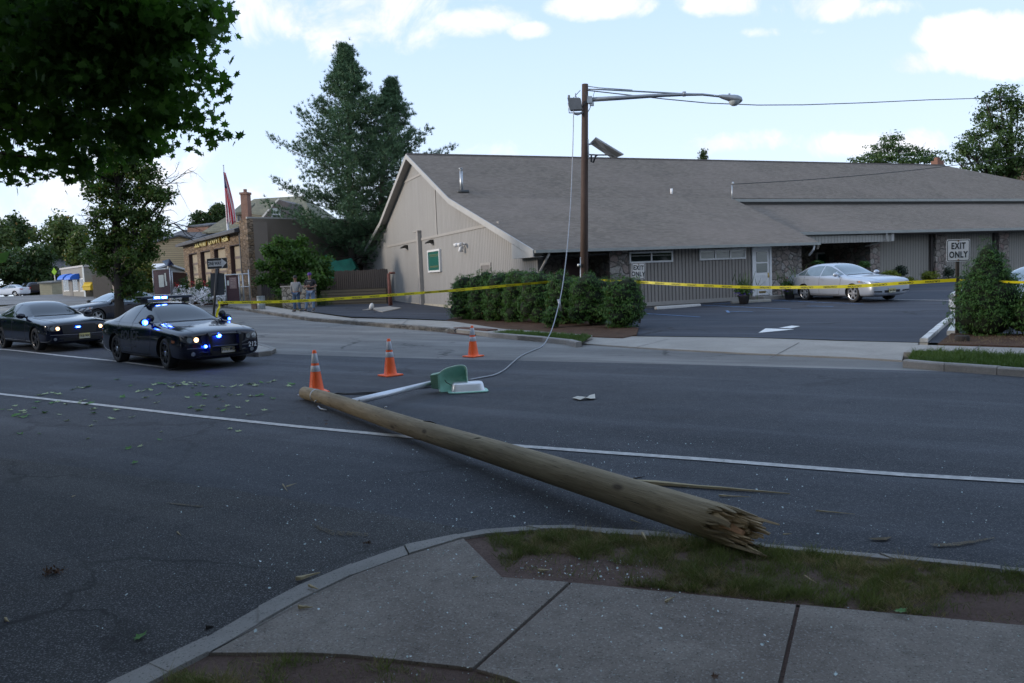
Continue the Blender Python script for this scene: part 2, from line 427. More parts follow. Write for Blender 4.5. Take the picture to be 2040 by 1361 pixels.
# base terrain sheet to the horizon
def base_ground():
    bm = bmesh.new()
    xs = sorted(set([-900, -400, -200, -120, -80, -60]+list(range(-50, 52, 2))+[-15, -25, 60, 80, 120, 200, 400, 900]))
    ys = sorted(set([-60, -30, -10, 4, 10]+list(range(18, 94, 2))+[110, 140, 200, 350, 600, 1200, 2500]))
    grid = [[bm.verts.new((x, y, G(x, y)-.06)) for x in xs] for y in ys]
    for j in range(len(ys)-1):
        for i in range(len(xs)-1):
            bm.faces.new((grid[j][i], grid[j][i+1], grid[j+1][i+1], grid[j+1][i]))
    me = bpy.data.meshes.new('ground'); bm.to_mesh(me); bm.free()
    link_mesh('ground', me, FARGROUND)['kind'] = 'structure'
base_ground()

farcurb_px = [(340, 597), (420, 605), (500, 618), (620, 636), (800, 650), (930, 662), (1130, 682), (1230, 690), (1500, 705), (1790, 720), (2040, 735), (2500, 766)]
FC = gpx(farcurb_px)
# old paving of the one way street and the far half of the main road
bnd = gpx([(2500, 773), (2040, 745), (1500, 730), (1000, 718), (620, 708), (540, 705)])
bnd += [(-9, 24), (-17, 32), (-27, 46), (-40, 60), (-60, 90), (-34, 90)]
sheet('far_street', FC[:1]+[(-24, 70)][:0]+FC+bnd[:-2]+[(-44, 75)], .0, ASPH_OLD)
# main road, dark new asphalt
mr = gpx([(2500, 773), (2040, 745), (1500, 730), (1000, 718), (620, 708), (540, 705)])
near_edge = gpx([(930, 1054), (760, 1026), (600, 1000), (430, 973), (300, 955), (150, 932), (0, 912)])
def rough_line(P, step, amp, seed):
    out = [tuple(P[0])]
    for a, b_ in zip(P, P[1:]):
        a, b_ = Vector(a), Vector(b_); n_ = max(1, int((b_-a).length/step)); t_ = (b_-a).normalized(); nn = Vector((-t_.y, t_.x))
        for i in range(1, n_+1):
            q = a+(b_-a)*i/n_; out.append(tuple(q+nn*(amp*noise.noise(Vector((q.x*6, q.y*6, seed)))+amp*noise.noise(Vector((q.x*1.5, q.y*1.5, seed)))) if i < n_ or True else q))
    return out
near_edge = rough_line(near_edge, .07, .035, 3)
curb_o_px = [(170, 1375), (292, 1319), (412, 1264), (515, 1205), (600, 1161), (700, 1120), (803, 1084), (906, 1063), (960, 1052), (1043, 1047), (1146, 1045), (1283, 1055), (1400, 1067), (1522, 1080), (1745, 1100), (1993, 1125), (2300, 1154), (2900, 1200)]
curb_i_px = [(250, 1385), (335, 1339), (415, 1298), (515, 1240), (600, 1192), (700, 1144), (813, 1103), (923, 1070), (968, 1062), (1077, 1054), (1146, 1053), (1215, 1062), (1400, 1075), (1522, 1088), (1776, 1112), (1993, 1134), (2300, 1165), (2900, 1216)]
CO = gpx(curb_o_px, .13); CI = gpx(curb_i_px, .13)
right_near = [tuple(p) for p in CO[8:]]
sheet('main_road', mr[::-1]+[right_near[-1]]+right_near[::-1][1:]+near_edge+[(-16, 15), (-30, 24), (-44, 40), (-30, 42), (-17, 31.5), (-9, 23.8)], .004, ASPH, step=2)
sheet('side_street', [(-16, 15.0)]+near_edge[::-1]+[right_near[0]]+CO[:9][::-1]+[(-2.3, 1.5), (-2.6, -8), (-16, -8)], .008, ASPH_NEAR)
# lip of new asphalt over the old gutter
def lip():
    b = MB(); l = [Vector((q[0], q[1], 0)) for q in near_edge]
    pts = [Vector((p.x, p.y, p.z+.004)) for i, p in enumerate(l)]
    b.tube(pts, .004, 6); b.build('road_seam', mat('seam_tar', (.03, .03, .03), .8), None)['kind'] = 'structure'
lip()
# kerb with real height, joints cut between blocks
def kerb(name, outer, inner, top, m, blocks=None, depth=.3, gap=.008):
    mb = MB()
    n = len(outer)
    for i in range(n-1):
        o0, o1, i0, i1 = [Vector((p[0], p[1], 0)) for p in (outer[i], outer[i+1], inner[i], inner[i+1])]
        j = (blocks is None) or (i in blocks)
        g = gap if j else 0
        t = (o1-o0).normalized()*g; o0 = o0+t; i0 = i0+t
        dz = .004*math.sin(i*2.3)
        q = [Vector((p.x, p.y, G(p.x, p.y)+top+dz)) for p in (o0, o1, i1, i0)]
        # rounded arris on the road side
        r = (q[3]-q[0]).normalized()*.02; r2 = (q[2]-q[1]).normalized()*.02
        a0, a1 = q[0]+r, q[1]+r2; b0, b1 = q[0]-Vector((0, 0, .022)), q[1]-Vector((0, 0, .022))
        dn = Vector((0, 0, depth))
        mb.add([a0, a1, q[2], q[3], b0, b1, q[0]-dn, q[1]-dn, q[2]-dn, q[3]-dn],
               [(0, 1, 2, 3), (4, 5, 1, 0), (6, 7, 5, 4), (8, 9, 3, 2), (6, 4, 0, 3, 9), (7, 8, 2, 1, 5)])
    o = mb.build(name, m); o['kind'] = 'structure'; return o
kerb('near_kerb', CO, CI, .13, KERB, blocks={6, 10, 14, 15})
# near pavement, made of slabs with open joints
sw_up = gpx([(923, 1073), (935, 1085), (1000, 1150), (1133, 1159), (1590, 1204), (2040, 1247), (2700, 1310)], .125)
CIs = [tuple(p) for p in CI]
J1a, J1b = gpx([(1136, 1160), (945, 1331)], .125); J2a, J2b = gpx([(1590, 1205), (1546, 1400)], .125)
lowL = gpx([(417, 1300), (620, 1300), (700, 1304), (940, 1331)], .125)
def off2(p, q, d):
    v = (Vector(q)-Vector(p)).normalized(); n = Vector((-v.y, v.x))*d; return tuple(Vector(p)+n), tuple(Vector(q)+n)
a0, a1 = off2(J1a, J1b, -.010); b0, b1 = off2(J1a, J1b, .012)
slab1 = [tuple(Vector(p)+(Vector((.9, -.4)).normalized()*.012)) for p in CIs[2:8]]+sw_up[:3]+[a0, a1]+lowL[::-1][1:]
sheet('near_pavement', slab1, .125, CONC, skirt=.2)
c0, c1 = off2(J2a, J2b, -.010); d0, d1 = off2(J2a, J2b, .010)
low2 = gpx([(950, 1333), (1010, 1349), (1060, 1370), (1300, 1440), (1546, 1500)], .125)
J2c = gpx([(1520, 1500)], .125)[0]
dirJ = (Vector(J2b)-Vector(J2a)); e0 = tuple(Vector(J2a)+dirJ*1.75)
sheet('near_pavement', [b0]+[c0]+[tuple(Vector(c0)+dirJ*1.7)]+low2[::-1][1:]+[b1], .125, CONC, skirt=.2)
far_r = gpx([(2040, 1247), (2700, 1310)], .125)
sheet('near_pavement', [d0]+far_r+gpx([(2900, 1700)], .125)+[tuple(Vector(d0)+dirJ*1.7)], .127, CONC, skirt=.2)
sheet('verge_soil', [tuple(p) for p in CIs[:9]]+sw_up[1:]+gpx([(2900, 1700)], .125)+[(2.5, 1.2), (-2.2, 1.2)], .110, SOIL)
# soil below the verges
sheet('verge_soil', [tuple(p) for p in CIs[7:]]+gpx([(2900, 1345), (2040, 1252), (1590, 1209), (1133, 1164), (998, 1154), (930, 1084)], .1), .108, SOIL)
sheet('verge_soil', [tuple(p) for p in CIs[:3]]+[tuple(Vector(q)+Vector((0, .02))) for q in lowL+low2[1:]]+[(6, 1.8), (6, -6), (-2.2, -6), (-2.2, 1.5)], .100, SOIL)

# white line and other markings
wl = gpx([(-500, 705), (-300, 742), (0, 786), (200, 808), (390, 830), (600, 852), (780, 869), (1000, 888), (1200, 903), (1400, 917), (1600, 933), (1800, 948), (2040, 962), (2500, 990)])
sheet('road_marking', stripe(wl, .115), .012, PAINT)
wl2 = gpx([(-60, 692), (20, 698), (120, 709), (230, 720), (330, 733)])
sheet('road_marking', stripe(wl2, .12), .012, PAINT)

# far pavement with granite kerb (left) and concrete kerb (right), driveway between
inner_px = [(505, 613), (600, 629), (700, 641), (800, 641), (900, 641), (1000, 656), (1180, 669)]
outL = gpx([(340, 597), (420, 604), (500, 617), (620, 634), (800, 647.5), (905, 656)], .13)
outM = gpx([(972, 663), (1030, 668), (1080, 672), (1128, 677), (1147, 682)], .13)
INN = gpx([(330, 588), (420, 595), (505, 606), (600, 620), (700, 634), (800, 636), (900, 640), (1000, 655), (1180, 668)], .12)
sheet('far_pavement', outL+gpx([(905, 656), (972, 663)], .12)+outM[1:3]+gpx([(1015, 662), (1170, 671)], .12)+INN[::-1], .12, CONC_FAR, skirt=.2)
def shift(pts, d):
    out = []
    for i, p in enumerate(pts):
        a = Vector(pts[max(i-1, 0)]); b = Vector(pts[min(i+1, len(pts)-1)]); t = (b-a).normalized()
        out.append(tuple(Vector(p)+Vector((-t.y, t.x))*d))
    return out
def dens(pts, step):
    out = []
    for a, b in zip(pts, pts[1:]):
        a, b = Vector(a), Vector(b); n = max(1, int((b-a).length/step))
        out += [tuple(a+(b-a)*i/n) for i in range(n)]
    return out+[tuple(pts[-1])]
oL = dens(outL, .45); kerb('granite_kerb', oL, shift(oL, .14), .145, GRAN, gap=.012)
oM = dens(outM, .9); kerb('far_kerb', oM, shift(oM, .15), .135, KERB, gap=.01)
outR = gpx([(1797, 717), (1880, 724), (1985, 731), (2060, 736), (2500, 768)], .13)
kerb('far_kerb', dens(outR, 1.5), shift(dens(outR, 1.5), .15), .13, KERB, gap=.012)
dr = gpx([(1147, 684), (1230, 690), (1500, 705), (1700, 713), (1797, 719), (1800, 706), (1826, 694)], .02)
sheet('driveway_apron', dr+gpx([(1830, 684), (1500, 674), (1255, 671), (1180, 668)], .02)+gpx([(1015, 660)], .02)[:0]+gpx([(1178, 671)], .02), .03, CONC_FAR, skirt=.1)
sheet('far_pavement', gpx([(1800, 706), (1830, 685), (2040, 691), (2500, 704), (2500, 735), (2040, 706)], .06)[0:1]+gpx([(1830, 685), (2040, 691), (2500, 704), (2500, 738), (2040, 707), (1900, 700), (1822, 700)], .12), .10, CONC_FAR, skirt=.15)
sheet('verge_soil', [shift(outR, .14)[i] for i in range(5)]+gpx([(2500, 738), (2040, 707), (1900, 700), (1815, 699)], .1), .085, GRASSBED)
sheet('verge_soil', shift(outM, .14)+gpx([(1180, 671), (1015, 661)], .1), .115, GRASSBED)
# joints in the far paving
for q in ([(1252, 690), (1330, 671)], [(1534, 707), (1592, 677)], [(1822, 699), (1830, 686)], [(1000, 668), (1015, 657)], [(1936, 700), (1952, 689)], [(1150, 683), (1182, 670)], [(700, 644), (712, 634)], [(800, 649), (815, 637)]):
    sheet('paving_joint', stripe(gpx(q, .1), .018), .135 if q[0][0] < 1100 else (.106 if q[0][0] > 1840 else .037), mat('joint_dark', (.07, .065, .06), .9))
# mulch under the hedge and under the right-hand bush
sheet('hedge_bed', gpx([(880, 639), (1000, 654), (1180, 667), (1240, 669), (1268, 663), (1272, 650), (1100, 625), (930, 620)], .1), .055, MULCH, skirt=.05)
sheet('hedge_bed', gpx([(1868, 684), (2040, 689), (2500, 702), (2500, 672), (2040, 664), (1895, 663)], .1), .09, MULCH, skirt=.1)
# parking lot of the building
lot = gpx([(600, 619), (700, 632), (800, 634.5), (900, 639), (1000, 654), (1180, 667), (1255, 670), (1500, 673), (1830, 683), (2500, 701)])
lotb = [(26, 28), (42, 40), (42, 52), (14, 37.5), (0.79, 31), (-9.5, 57), (-14, 57)]
sheet('parking_lot', lot+lotb, .012, ASPH_LOT)
# white arrow and blue bay lines
for px in ([(1511, 665), (1525, 656), (1583, 658)], [(1552, 655), (1577, 650.5), (1594, 651.5), (1576, 656)]):
    sheet('lot_marking', gpx(px), .024, mat('fresh_white_paint', (.72, .72, .70), .6, var=.08))
for px in ([(1284, 618), (1302, 617)], [(1288, 626), (1394, 633)], [(1396, 609), (1500, 614), (1575, 617)], [(1420, 607), (1455, 605)], [(1538, 599), (1640, 604), (1720, 607)], [(1450, 622), (1500, 622.5)], [(1448, 620), (1452, 624)], [(1608, 611), (1660, 612)], [(1782, 598), (1900, 600)]):
    sheet('lot_marking', stripe(gpx(px), .10), .024, BLUE if px[0][0] < 1750 else PAINT)
wc = gpx([(1832, 683), (1845, 672), (1862, 657), (1880, 643), (1900, 629)])
kerb('lot_kerb', dens(wc, .8), shift(dens(wc, .8), -.16), .10, mat('worn_white_kerb', (.6, .6, .58), .7, var=.3, scale=4), gap=.006)
kerb('lot_kerb', dens(gpx([(1886, 669), (1897, 650), (1908, 634)]), .5), shift(dens(gpx([(1886, 669), (1897, 650), (1908, 634)]), .5), -.2), .12, mat('worn_white_kerb', (.6, .6, .58)), gap=.006)
# raised bed along the wing with a yellow kerb line
# island pavement with the one way sign and the tree
isl = gpx([(550, 693), (540, 699), (515, 702), (470, 700)], .12)
isl2 = [(-9.5, 20.6), (-13.5, 25.5), (-18.5, 30.5), (-26, 39), (-33, 44), (-42, 49), (-60, 62), (-60, 75), (-44, 67), (-30, 50.5), (-20, 37.5), (-13.5, 30.2), (-9, 25.6)]
sheet('island_pavement', isl+isl2, .12, CONC_FAR, skirt=.2)
kk = dens([isl2[-1]]+isl+[isl2[0]]+isl2[1:3], .9)
kerb('island_kerb', kk[::-1], shift(kk[::-1], .15), .128, KERB, gap=.01)
# public car park beyond on the left
LOT2 = m_asphalt('old_lot_asphalt', (.14, .14, .14), (.19, .19, .19), .4, .5, .2, (.08, .08, .08))
sheet('far_parking_lot', [(-44, 67), (-60, 75), (-60, 62), (-42, 49), (-33, 44), (-29, 41.5), (-44, 40.2), (-70, 60), (-140, 80), (-140, 135), (-40, 135), (-31, 76), (-36, 70)], .010, LOT2)
for i in range(9):
    y0 = 52+i*4.2
    sheet('bay_line', stripe([(-52-i*1.5, y0), (-44-i*2.2, y0+1)], .12), .022, PAINT)
# ================================================================ THE LONG LOW BUILDING
SIDE_Y = m_siding('gable_siding', (.335, .325, .31), .21, 1, .24, .22)
SIDE_X = m_siding('front_siding', (.30, .275, .25), .17, 0, .45, .2)
STONE = m_stone('field_stone', [(.20, .17, .15), (.38, .34, .30), (.31, .22, .20), (.46, .43, .39), (.25, .235, .23)], 3.3, (.15, .14, .125), gap=.06)
def m_shingle():
    m, k, p = newmat('roof_shingles'); v = pos(k); s = k.sep(v)
    row = .135
    r = k.math('DIVIDE', s[1], row); ri = k.math('FLOOR', r); fr = k.math('FRACT', r)
    wn = k.n('ShaderNodeTexWhiteNoise', _noise_dimensions='1D'); k.link(ri, wn.inputs['W'])
    u = k.math('ADD', k.math('DIVIDE', s[0], .22), k.math('MULTIPLY', wn.outputs['Value'], 7))
    ci = k.math('FLOOR', u)
    w2 = k.n('ShaderNodeTexWhiteNoise', _noise_dimensions='2D'); k.link(k.comb(ci, ri), w2.inputs['Vector'])
    c = k.mix(w2.outputs['Value'], (.150, .128, .106), (.215, .184, .152))
    c = k.mix(k.map(k.noise(v, .18, 4, .6), .4, .7, 0, .45), c, (.26, .215, .185))
    c = k.mix(k.map(k.noise(k.vmath('MULTIPLY', v, (1.2, .15, 1)), 1, 4, .6), .5, .75, 0, .25), c, (.10, .09, .085))
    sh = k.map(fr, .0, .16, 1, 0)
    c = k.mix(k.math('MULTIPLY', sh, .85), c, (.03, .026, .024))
    c = k.mix(k.map(k.noise(v, 40, 3, .7), .5, .7, 0, .4), c, (.10, .09, .085))
    k.link(c, p.inputs['Base Color']); p.inputs['Roughness'].default_value = .95; p.inputs['Specular IOR Level'].default_value = .15
    bump(k, p, k.math('SUBTRACT', 1.0, sh), .8, .02)
    return m
SHING = m_shingle()
FASC = mat('pale_fascia_paint', (.40, .39, .37), .55, var=.08, scale=2)
GUT = mat('grey_green_gutter', (.30, .31, .29), .5, var=.1, scale=3)
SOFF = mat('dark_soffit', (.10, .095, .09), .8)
WFR = mat('white_window_frame', (.68, .68, .67), .45, var=.05)
FOUND = mat('cream_foundation', (.42, .38, .30), .8, var=.25, scale=3)
PANE = glass('dark_window_glass', (.015, .018, .02), .05)
PANE2 = glass('curtained_glass', (.13, .15, .14), .12)
TH = R(22); BO = Vector((.793, 30.861, 0))
Ba = Vector((math.cos(TH), math.sin(TH), 0)); Bb = Vector((-math.sin(TH), math.cos(TH), 0))
def pb(x, y, b):
    d = ray(x, y); t = ((BO+Bb*b-CAMP).dot(Bb))/d.dot(Bb); v = CAMP+d*t-BO; return v.dot(Ba), v.z
def pa(x, y, a):
    d = ray(x, y); t = ((BO+Ba*a-CAMP).dot(Ba))/d.dot(Ba); v = CAMP+d*t-BO; return v.dot(Bb), v.z
def building():
    r = empty('function_hall', BO, TH, 'long low beige hall with a wide brown shingle roof, vertical siding and fieldstone piers', 'building')
    GA = .35                                        # plane of the gable siding
    def rz(b): return 2.75+.296*(b+.6) if b < 9.5 else (5.74+.4355*(b-9.5) if b < 17.1 else max(2.6, 9.05-.4355*(b-17.1)) if b < 24.7 else 5.74-.296*(b-24.7))
    # gable wall
    pts = [(0, -.3), (34, -.3)]+[(b, rz(b)-.2) for b in (34, 24.7, 17.1, 9.5, 0)]
    MB().prism(pts, GA, GA+.2, 'yz').build('gable_wall', SIDE_Y, r)
    MB().box(GA-.03, GA+.1, -.0, 26, -.3, .42).build('foundation', FOUND, r)
    t = MB()
    t.box(GA-.04, GA, 3.9, 24.5, 4.04, 4.17)
    t.box(GA-.035, GA, 13.05, 13.2, 4.17, 6.95)
    t.box(GA-.035, GA, 14.7, 19.5, 7.68, 7.8)
    t.build('trim_band', TRIM, r)
    p = MB(); p.box(GA-.22, GA, 16.25, 16.6, .15, 4.55); p.box(GA-.24, GA, 16.2, 17.2, 4.55, 4.62); p.build('pilaster', TRIM, r)
    # green notice board
    s = empty('sign_board', parent_loc := (0, 0, 0)); s.parent = r
    f = MB(); b0, b1, z0, z1 = 12.55, 14.85, 2.18, 3.40
    for q in ((b0, b1, z0, z0+.1), (b0, b1, z1-.1, z1), (b0, b0+.12, z0+.1, z1-.1), (b1-.12, b1, z0+.1, z1-.1)):
        f.box(GA-.12, GA, q[0], q[1], q[2], q[3])
    f.build('frame', WFR, s)
    g = MB(); g.box(GA-.08, GA, b0+.12, b1-.12, z0+.1, z1-.1); rnd = random.Random(4)
    for zz, n, h in ((3.08, 7, .14), (2.47, 9, .10)):
        for i in range(n):
            bb = b1-.35-(b1-b0-.7)*(i+.5)/n
            g.box(GA-.09, GA-.081, bb-.045, bb+.02, zz-h/2, zz+h/2, 1); g.box(GA-.092, GA-.083, bb-.06, bb+.05, zz+h/2-.03, zz+h/2+.005, 1)
    g.build('sign_panel', [mat('green_sign_panel', (.012, .11, .085), .35, var=.12), mat('faded_gold', (.16, .17, .07), .6)], s)
    # gable door
    d = MB(); d.box(GA-.02, GA+.02, 5.2, 6.35, .4, 2.33); hd = d.build('side_door', mat('drab_door_paint', (.19, .175, .16), .6), r)
    d = MB(); d.box(GA-.04, GA, 6.35, 6.45, .4, 2.45); d.box(GA-.04, GA, 5.1, 5.2, .4, 2.45); d.box(GA-.04, GA, 5.2, 6.35, 2.33, 2.45)
    d.build('door_frame', TRIM, hd)
    # lamps on the gable
    for bb, zz in ((14.0, 3.82), (19.5, 3.81)):
        w = MB(); w.prism([(GA, zz-.12), (GA, zz+.14), (GA-.16, zz+.14), (GA-.42, zz-.02), (GA-.40, zz-.07), (GA-.12, zz-.03)], bb-.16, bb+.16, 'xz')
        # prism xz extrudes along y (=b)
        w.build('wall_lamp', mat('bronze_lamp', (.05, .045, .04), .4, .6), r)
    w = MB(); bb, zz = 8.65, 3.45
    w.box(GA-.05, GA, bb-.09, bb+.09, zz-.12, zz+.06); w.tube([(GA-.05, bb, zz), (GA-.2, bb, zz-.05)], .035, 8)
    for sg in (-1, 1):
        w.tube([(GA-.12, bb, zz-.02), (GA-.2, bb+sg*.22, zz+.04)], .03, 8)
        w.tube([(GA-.16, bb+sg*.2, zz+.03), (GA-.30, bb+sg*.30, zz-.02), (GA-.42, bb+sg*.36, zz-.06)], [.05, .09, .10], 12)
    w.tube([(GA-.2, bb, zz-.1), (GA-.22, bb, zz-.38)], [.06, .13], 12)
    w.build('flood_lamp', WHITE, r, True)
    # roofs: slabs of shingles
    def slab(name, quad, m=SHING, th=.10):
        b = MB(); q = [Vector(v) for v in quad]; n = len(q)
        nrm = (q[1]-q[0]).cross(q[2]-q[0]).normalized()
        if nrm.z < 0: nrm = -nrm
        lo = [v-nrm*th for v in q]
        b.add(q+lo, [tuple(range(n)), tuple(range(2*n-1, n-1, -1))]+[(i, (i+1) % n, n+(i+1) % n, n+i) for i in range(n)])
        return b
    A0 = -.05
    b = slab('roof', [(A0, -.6, 2.75), (13.7, -.6, 2.75), (16.8, 9.5, 5.74), (A0, 9.5, 5.74)])
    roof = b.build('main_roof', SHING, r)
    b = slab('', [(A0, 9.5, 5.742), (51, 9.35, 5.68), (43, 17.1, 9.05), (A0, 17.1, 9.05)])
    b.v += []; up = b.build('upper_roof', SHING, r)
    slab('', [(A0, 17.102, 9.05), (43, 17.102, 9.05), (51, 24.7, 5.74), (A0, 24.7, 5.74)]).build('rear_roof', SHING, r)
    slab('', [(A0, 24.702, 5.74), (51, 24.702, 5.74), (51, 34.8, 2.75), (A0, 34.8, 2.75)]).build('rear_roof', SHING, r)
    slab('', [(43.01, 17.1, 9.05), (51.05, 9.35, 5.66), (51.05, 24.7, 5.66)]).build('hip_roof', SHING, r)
    MB().prism([(13.66, 2.60), (16.7, 5.55), (16.7, 3.0), (13.66, 2.4)], 0, .1).build('hip_flank', SHING, r) if False else None
    slab('', [(13.72, -.58, 2.74), (16.82, 9.5, 5.73), (16.79, 9.5, 5.0), (13.69, -.55, 2.45)]).build('roof_flank', SHING, r)
    slab('', [(13.0, 2.0, 3.34), (53, 2.0, 3.34), (53, 9.4, 5.36), (13.0, 9.4, 5.36)]).build('wing_roof', SHING, r)
    MB().box(A0, 43, 17.02, 17.18, 9.03, 9.11).build('ridge_cap', mat('ridge_shingles', (.14, .12, .11), .9, var=.3), r)
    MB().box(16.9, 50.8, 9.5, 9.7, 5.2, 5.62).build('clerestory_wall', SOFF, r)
    # rake boards along the gable edge
    k = MB()
    def rake(p0, p1, th=.05, h=.27, dz=.0):
        (b_0, z_0), (b_1, z_1) = p0, p1
        k.prism([(b_0, z_0+dz), (b_1, z_1+dz), (b_1, z_1-h), (b_0, z_0-h)], A0-.06, A0-.01, 'yz')
    rake((-.62, 2.76), (9.5, 5.75)); rake((9.5, 5.75), (17.1, 9.06)); rake((17.1, 9.06), (24.7, 5.75)); rake((24.7, 5.75), (34.8, 2.76))
    k.build('rake_board', FASC, r)
    k = MB(); k.prism([(b_, rz(b_)-.11) for b_ in (-.55, 9.5, 17.1, 24.7, 34)]+[(b_, rz(b_)-.19) for b_ in (34, 24.7, 17.1, 9.5, -.55)], A0, GA+.001, 'yz'); k.build('soffit', TRIM, r)
    MB().prism([(-.6, 2.48), (1.55, 2.48), (1.55, 3.1)], A0-.03, GA, 'yz').build('eave_return', FASC, r)
    # gutters
    g = MB(); g.box(A0, 13.75, -.74, -.60, 2.63, 2.745)
    g.build('gutter', GUT, r)
    g = MB(); g.box(16.6, 51.2, 9.16, 9.32, 5.50, 5.66); g.build('gutter', GUT, r)
    g = MB(); g.box(13.4, 53, 1.84, 2.0, 3.20, 3.335); g.build('gutter', GUT, r)
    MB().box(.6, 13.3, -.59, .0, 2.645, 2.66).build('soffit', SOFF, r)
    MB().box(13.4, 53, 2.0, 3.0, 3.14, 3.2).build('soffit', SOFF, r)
    d = MB(); d.tube([(.55, -.66, 2.62), (.5, -.6, 2.45), (.33, .05, 1.75), (.30, .1, .3)], .05, 8); d.build('downspout', FASC, r)
    d = MB(); d.tube([(13.45, -.66, 2.62), (13.45, -.62, 2.45), (13.5, -.3, 2.2)], .045, 8); d.build('downspout', WHITE, r)
    # front wall pieces
    def wall(name, a0, a1, b_, m, z0=-.2, z1=2.66, th=.2): return MB().box(a0, a1, b_, b_+th, z0, z1).build(name, m, r)
    wall('stone_pier', 3.48, 4.36, -.08, STONE, th=.35)
    wall('front_wall', 4.36, 10.56, 0, SIDE_X, z0=.42)
    MB().box(4.36, 10.56, -.03, .1, .34, .5).build('sill_band', TRIM, r)
    MB().box(4.36, 10.56, .02, .15, -.2, .34).build('foundation', mat('grey_foundation', (.17, .165, .155), .85, var=.25), r)
    wall('stone_wall', 11.6, 13.3, -.03, STONE, th=.25)
    MB().box(13.1, 13.3, .22, 6.0, -.2, 2.62).build('stone_wall', STONE, r)
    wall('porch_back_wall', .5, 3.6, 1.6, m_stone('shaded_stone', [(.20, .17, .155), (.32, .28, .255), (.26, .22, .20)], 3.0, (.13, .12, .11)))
    MB().box(3.5, 3.7, .27, 1.8, -.2, 2.6).build('porch_side_wall', STONE, r)
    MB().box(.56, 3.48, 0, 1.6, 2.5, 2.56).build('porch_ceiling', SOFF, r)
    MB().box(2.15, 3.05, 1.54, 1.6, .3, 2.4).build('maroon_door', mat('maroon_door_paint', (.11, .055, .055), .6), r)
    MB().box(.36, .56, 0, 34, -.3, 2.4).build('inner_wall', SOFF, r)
    # windows: strip windows in white frames
    def strip_window(a0, a1, z0, z1, n, pane):
        fr = MB(); w = .07
        fr.box(a0, a1, -.06, .02, z0, z0+w); fr.box(a0, a1, -.06, .02, z1-w, z1)
        for i in range(n+1):
            x = a0+(a1-a0-w)*i/n; fr.box(x, x+w, -.062, .02, z0+w, z1-w)
        f = fr.build('window', WFR, r); MB().box(a0+.02, a1-.02, -.035, -.005, z0+.02, z1-.02).build('pane', pane, f)
        bl = MB()
        for i in range(n):
            x0 = a0+w+(a1-a0-w)*i/n; x1 = x0+(a1-a0-w)/n-w
            bl.box(x0, x1, -.045, -.036, z1-w-.11, z1-w-.085)
        bl.build('sash_rail', GUT, f)
    strip_window(4.42, 6.5, 2.12, 2.58, 2, PANE)
    strip_window(7.82, 10.22, 2.14, 2.60, 3, PANE2)
    # white door
    d = MB(); d.box(10.68, 11.5, -.03, .04, .52, 2.56); dr_ = d.build('entrance_door', WHITE, r)
    f = MB(); f.box(10.56, 10.68, -.07, .1, .42, 2.62); f.box(11.5, 11.6, -.07, .1, .42, 2.62); f.box(10.68, 11.5, -.07, .1, 2.56, 2.64); f.build('door_frame', WHITE, dr_)
    f = MB(); f.box(10.80, 11.38, -.045, -.03, 1.98, 2.42); f.box(10.80, 11.38, -.045, -.03, 1.52, 1.92); f.build('door_pane', PANE2, dr_)
    f = MB()
    for q in ((10.80, 11.05), (11.13, 11.38)): f.box(q[0], q[1], -.037, -.03, .80, 1.40)
    f.build('door_panel', mat('door_panel_paint', (.64, .64, .64), .5), dr_)
    f = MB(); f.tube([(11.43, -.03, 1.35), (11.43, -.09, 1.35)], .03, 8); f.box(11.40, 11.46, -.04, -.03, 1.28, 1.5); f.build('handle', mat('brass', (.45, .33, .12), .35, 1.0), dr_)
    MB().box(10.92, 11.28, -.045, -.03, .62, .70).build('mail_slot', mat('brass', (.45, .33, .12)), dr_)
    MB().box(10.4, 13.2, -.95, -.04, .1, .50).build('door_step', CONC_FAR, r)
    # wing behind the parked car
    MB().box(20.95, 52, 3.0, 3.2, .5, 3.5).build('wing_wall', m_siding('wing_siding', (.31, .295, .265), .19, 0, .25, .25), r)
    MB().box(13.3, 20.3, 6.0, 6.2, 0, 4.3).build('porch_stone_wall', STONE, r)
    MB().box(20.3, 20.95, 2.75, 6.0, .3, 3.4).build('stone_pier', STONE, r)
    for x0, x1 in ((1860, 1882), (1986, 2006)):
        a0 = pb(x0, 500, 2.85)[0]; a1 = pb(x1, 500, 2.85)[0]
        MB().box(a0, a1, 2.72, 3.0, .4, 3.4).build('stone_pier', STONE, r)
        MB().box(a0-.16, a0-.02, 2.86, 3.0, .6, 3.3).build('downspout', mat('brown_downspout', (.07, .06, .055), .5), r)
    b_ = MB(); b_.box(14.6, 20.9, 2.02, 2.18, 2.78, 3.2); b_.build('porch_beam', m_siding('beam_siding', (.40, .385, .35), .2, 0, .2, .15), r)
    b_ = MB(); b_.box(14.6, 20.9, 2.0, 2.02, 3.14, 3.2); b_.box(20.9, 21.1, 1.98, 2.3, 2.8, 3.2); b_.build('beam_trim', FASC, r)
    d = MB(); d.tube([(20.5, 1.9, 3.2), (20.5, 1.92, 2.9), (20.3, 2.2, 2.75), (19.9, 2.7, 2.6)], .05, 8); d.build('downspout', FASC, r)
    a0, z1 = pb(1626, 507, 5.95); a1, _ = pb(1666, 507, 5.95)
    f = MB(); f.box(a0, a1, 5.9, 6.0, 1.2, z1+.1); f.build('window', WFR, r)
    f2 = MB(); f2.box(a0+.08, (a0+a1)/2-.03, 5.87, 5.9, 1.3, z1); f2.box((a0+a1)/2+.03, a1-.08, 5.87, 5.9, 1.3, z1)
    f2.build('pane', mat('teal_blind_glass', (.015, .10, .085), .25, var=.2), r.children[-1])
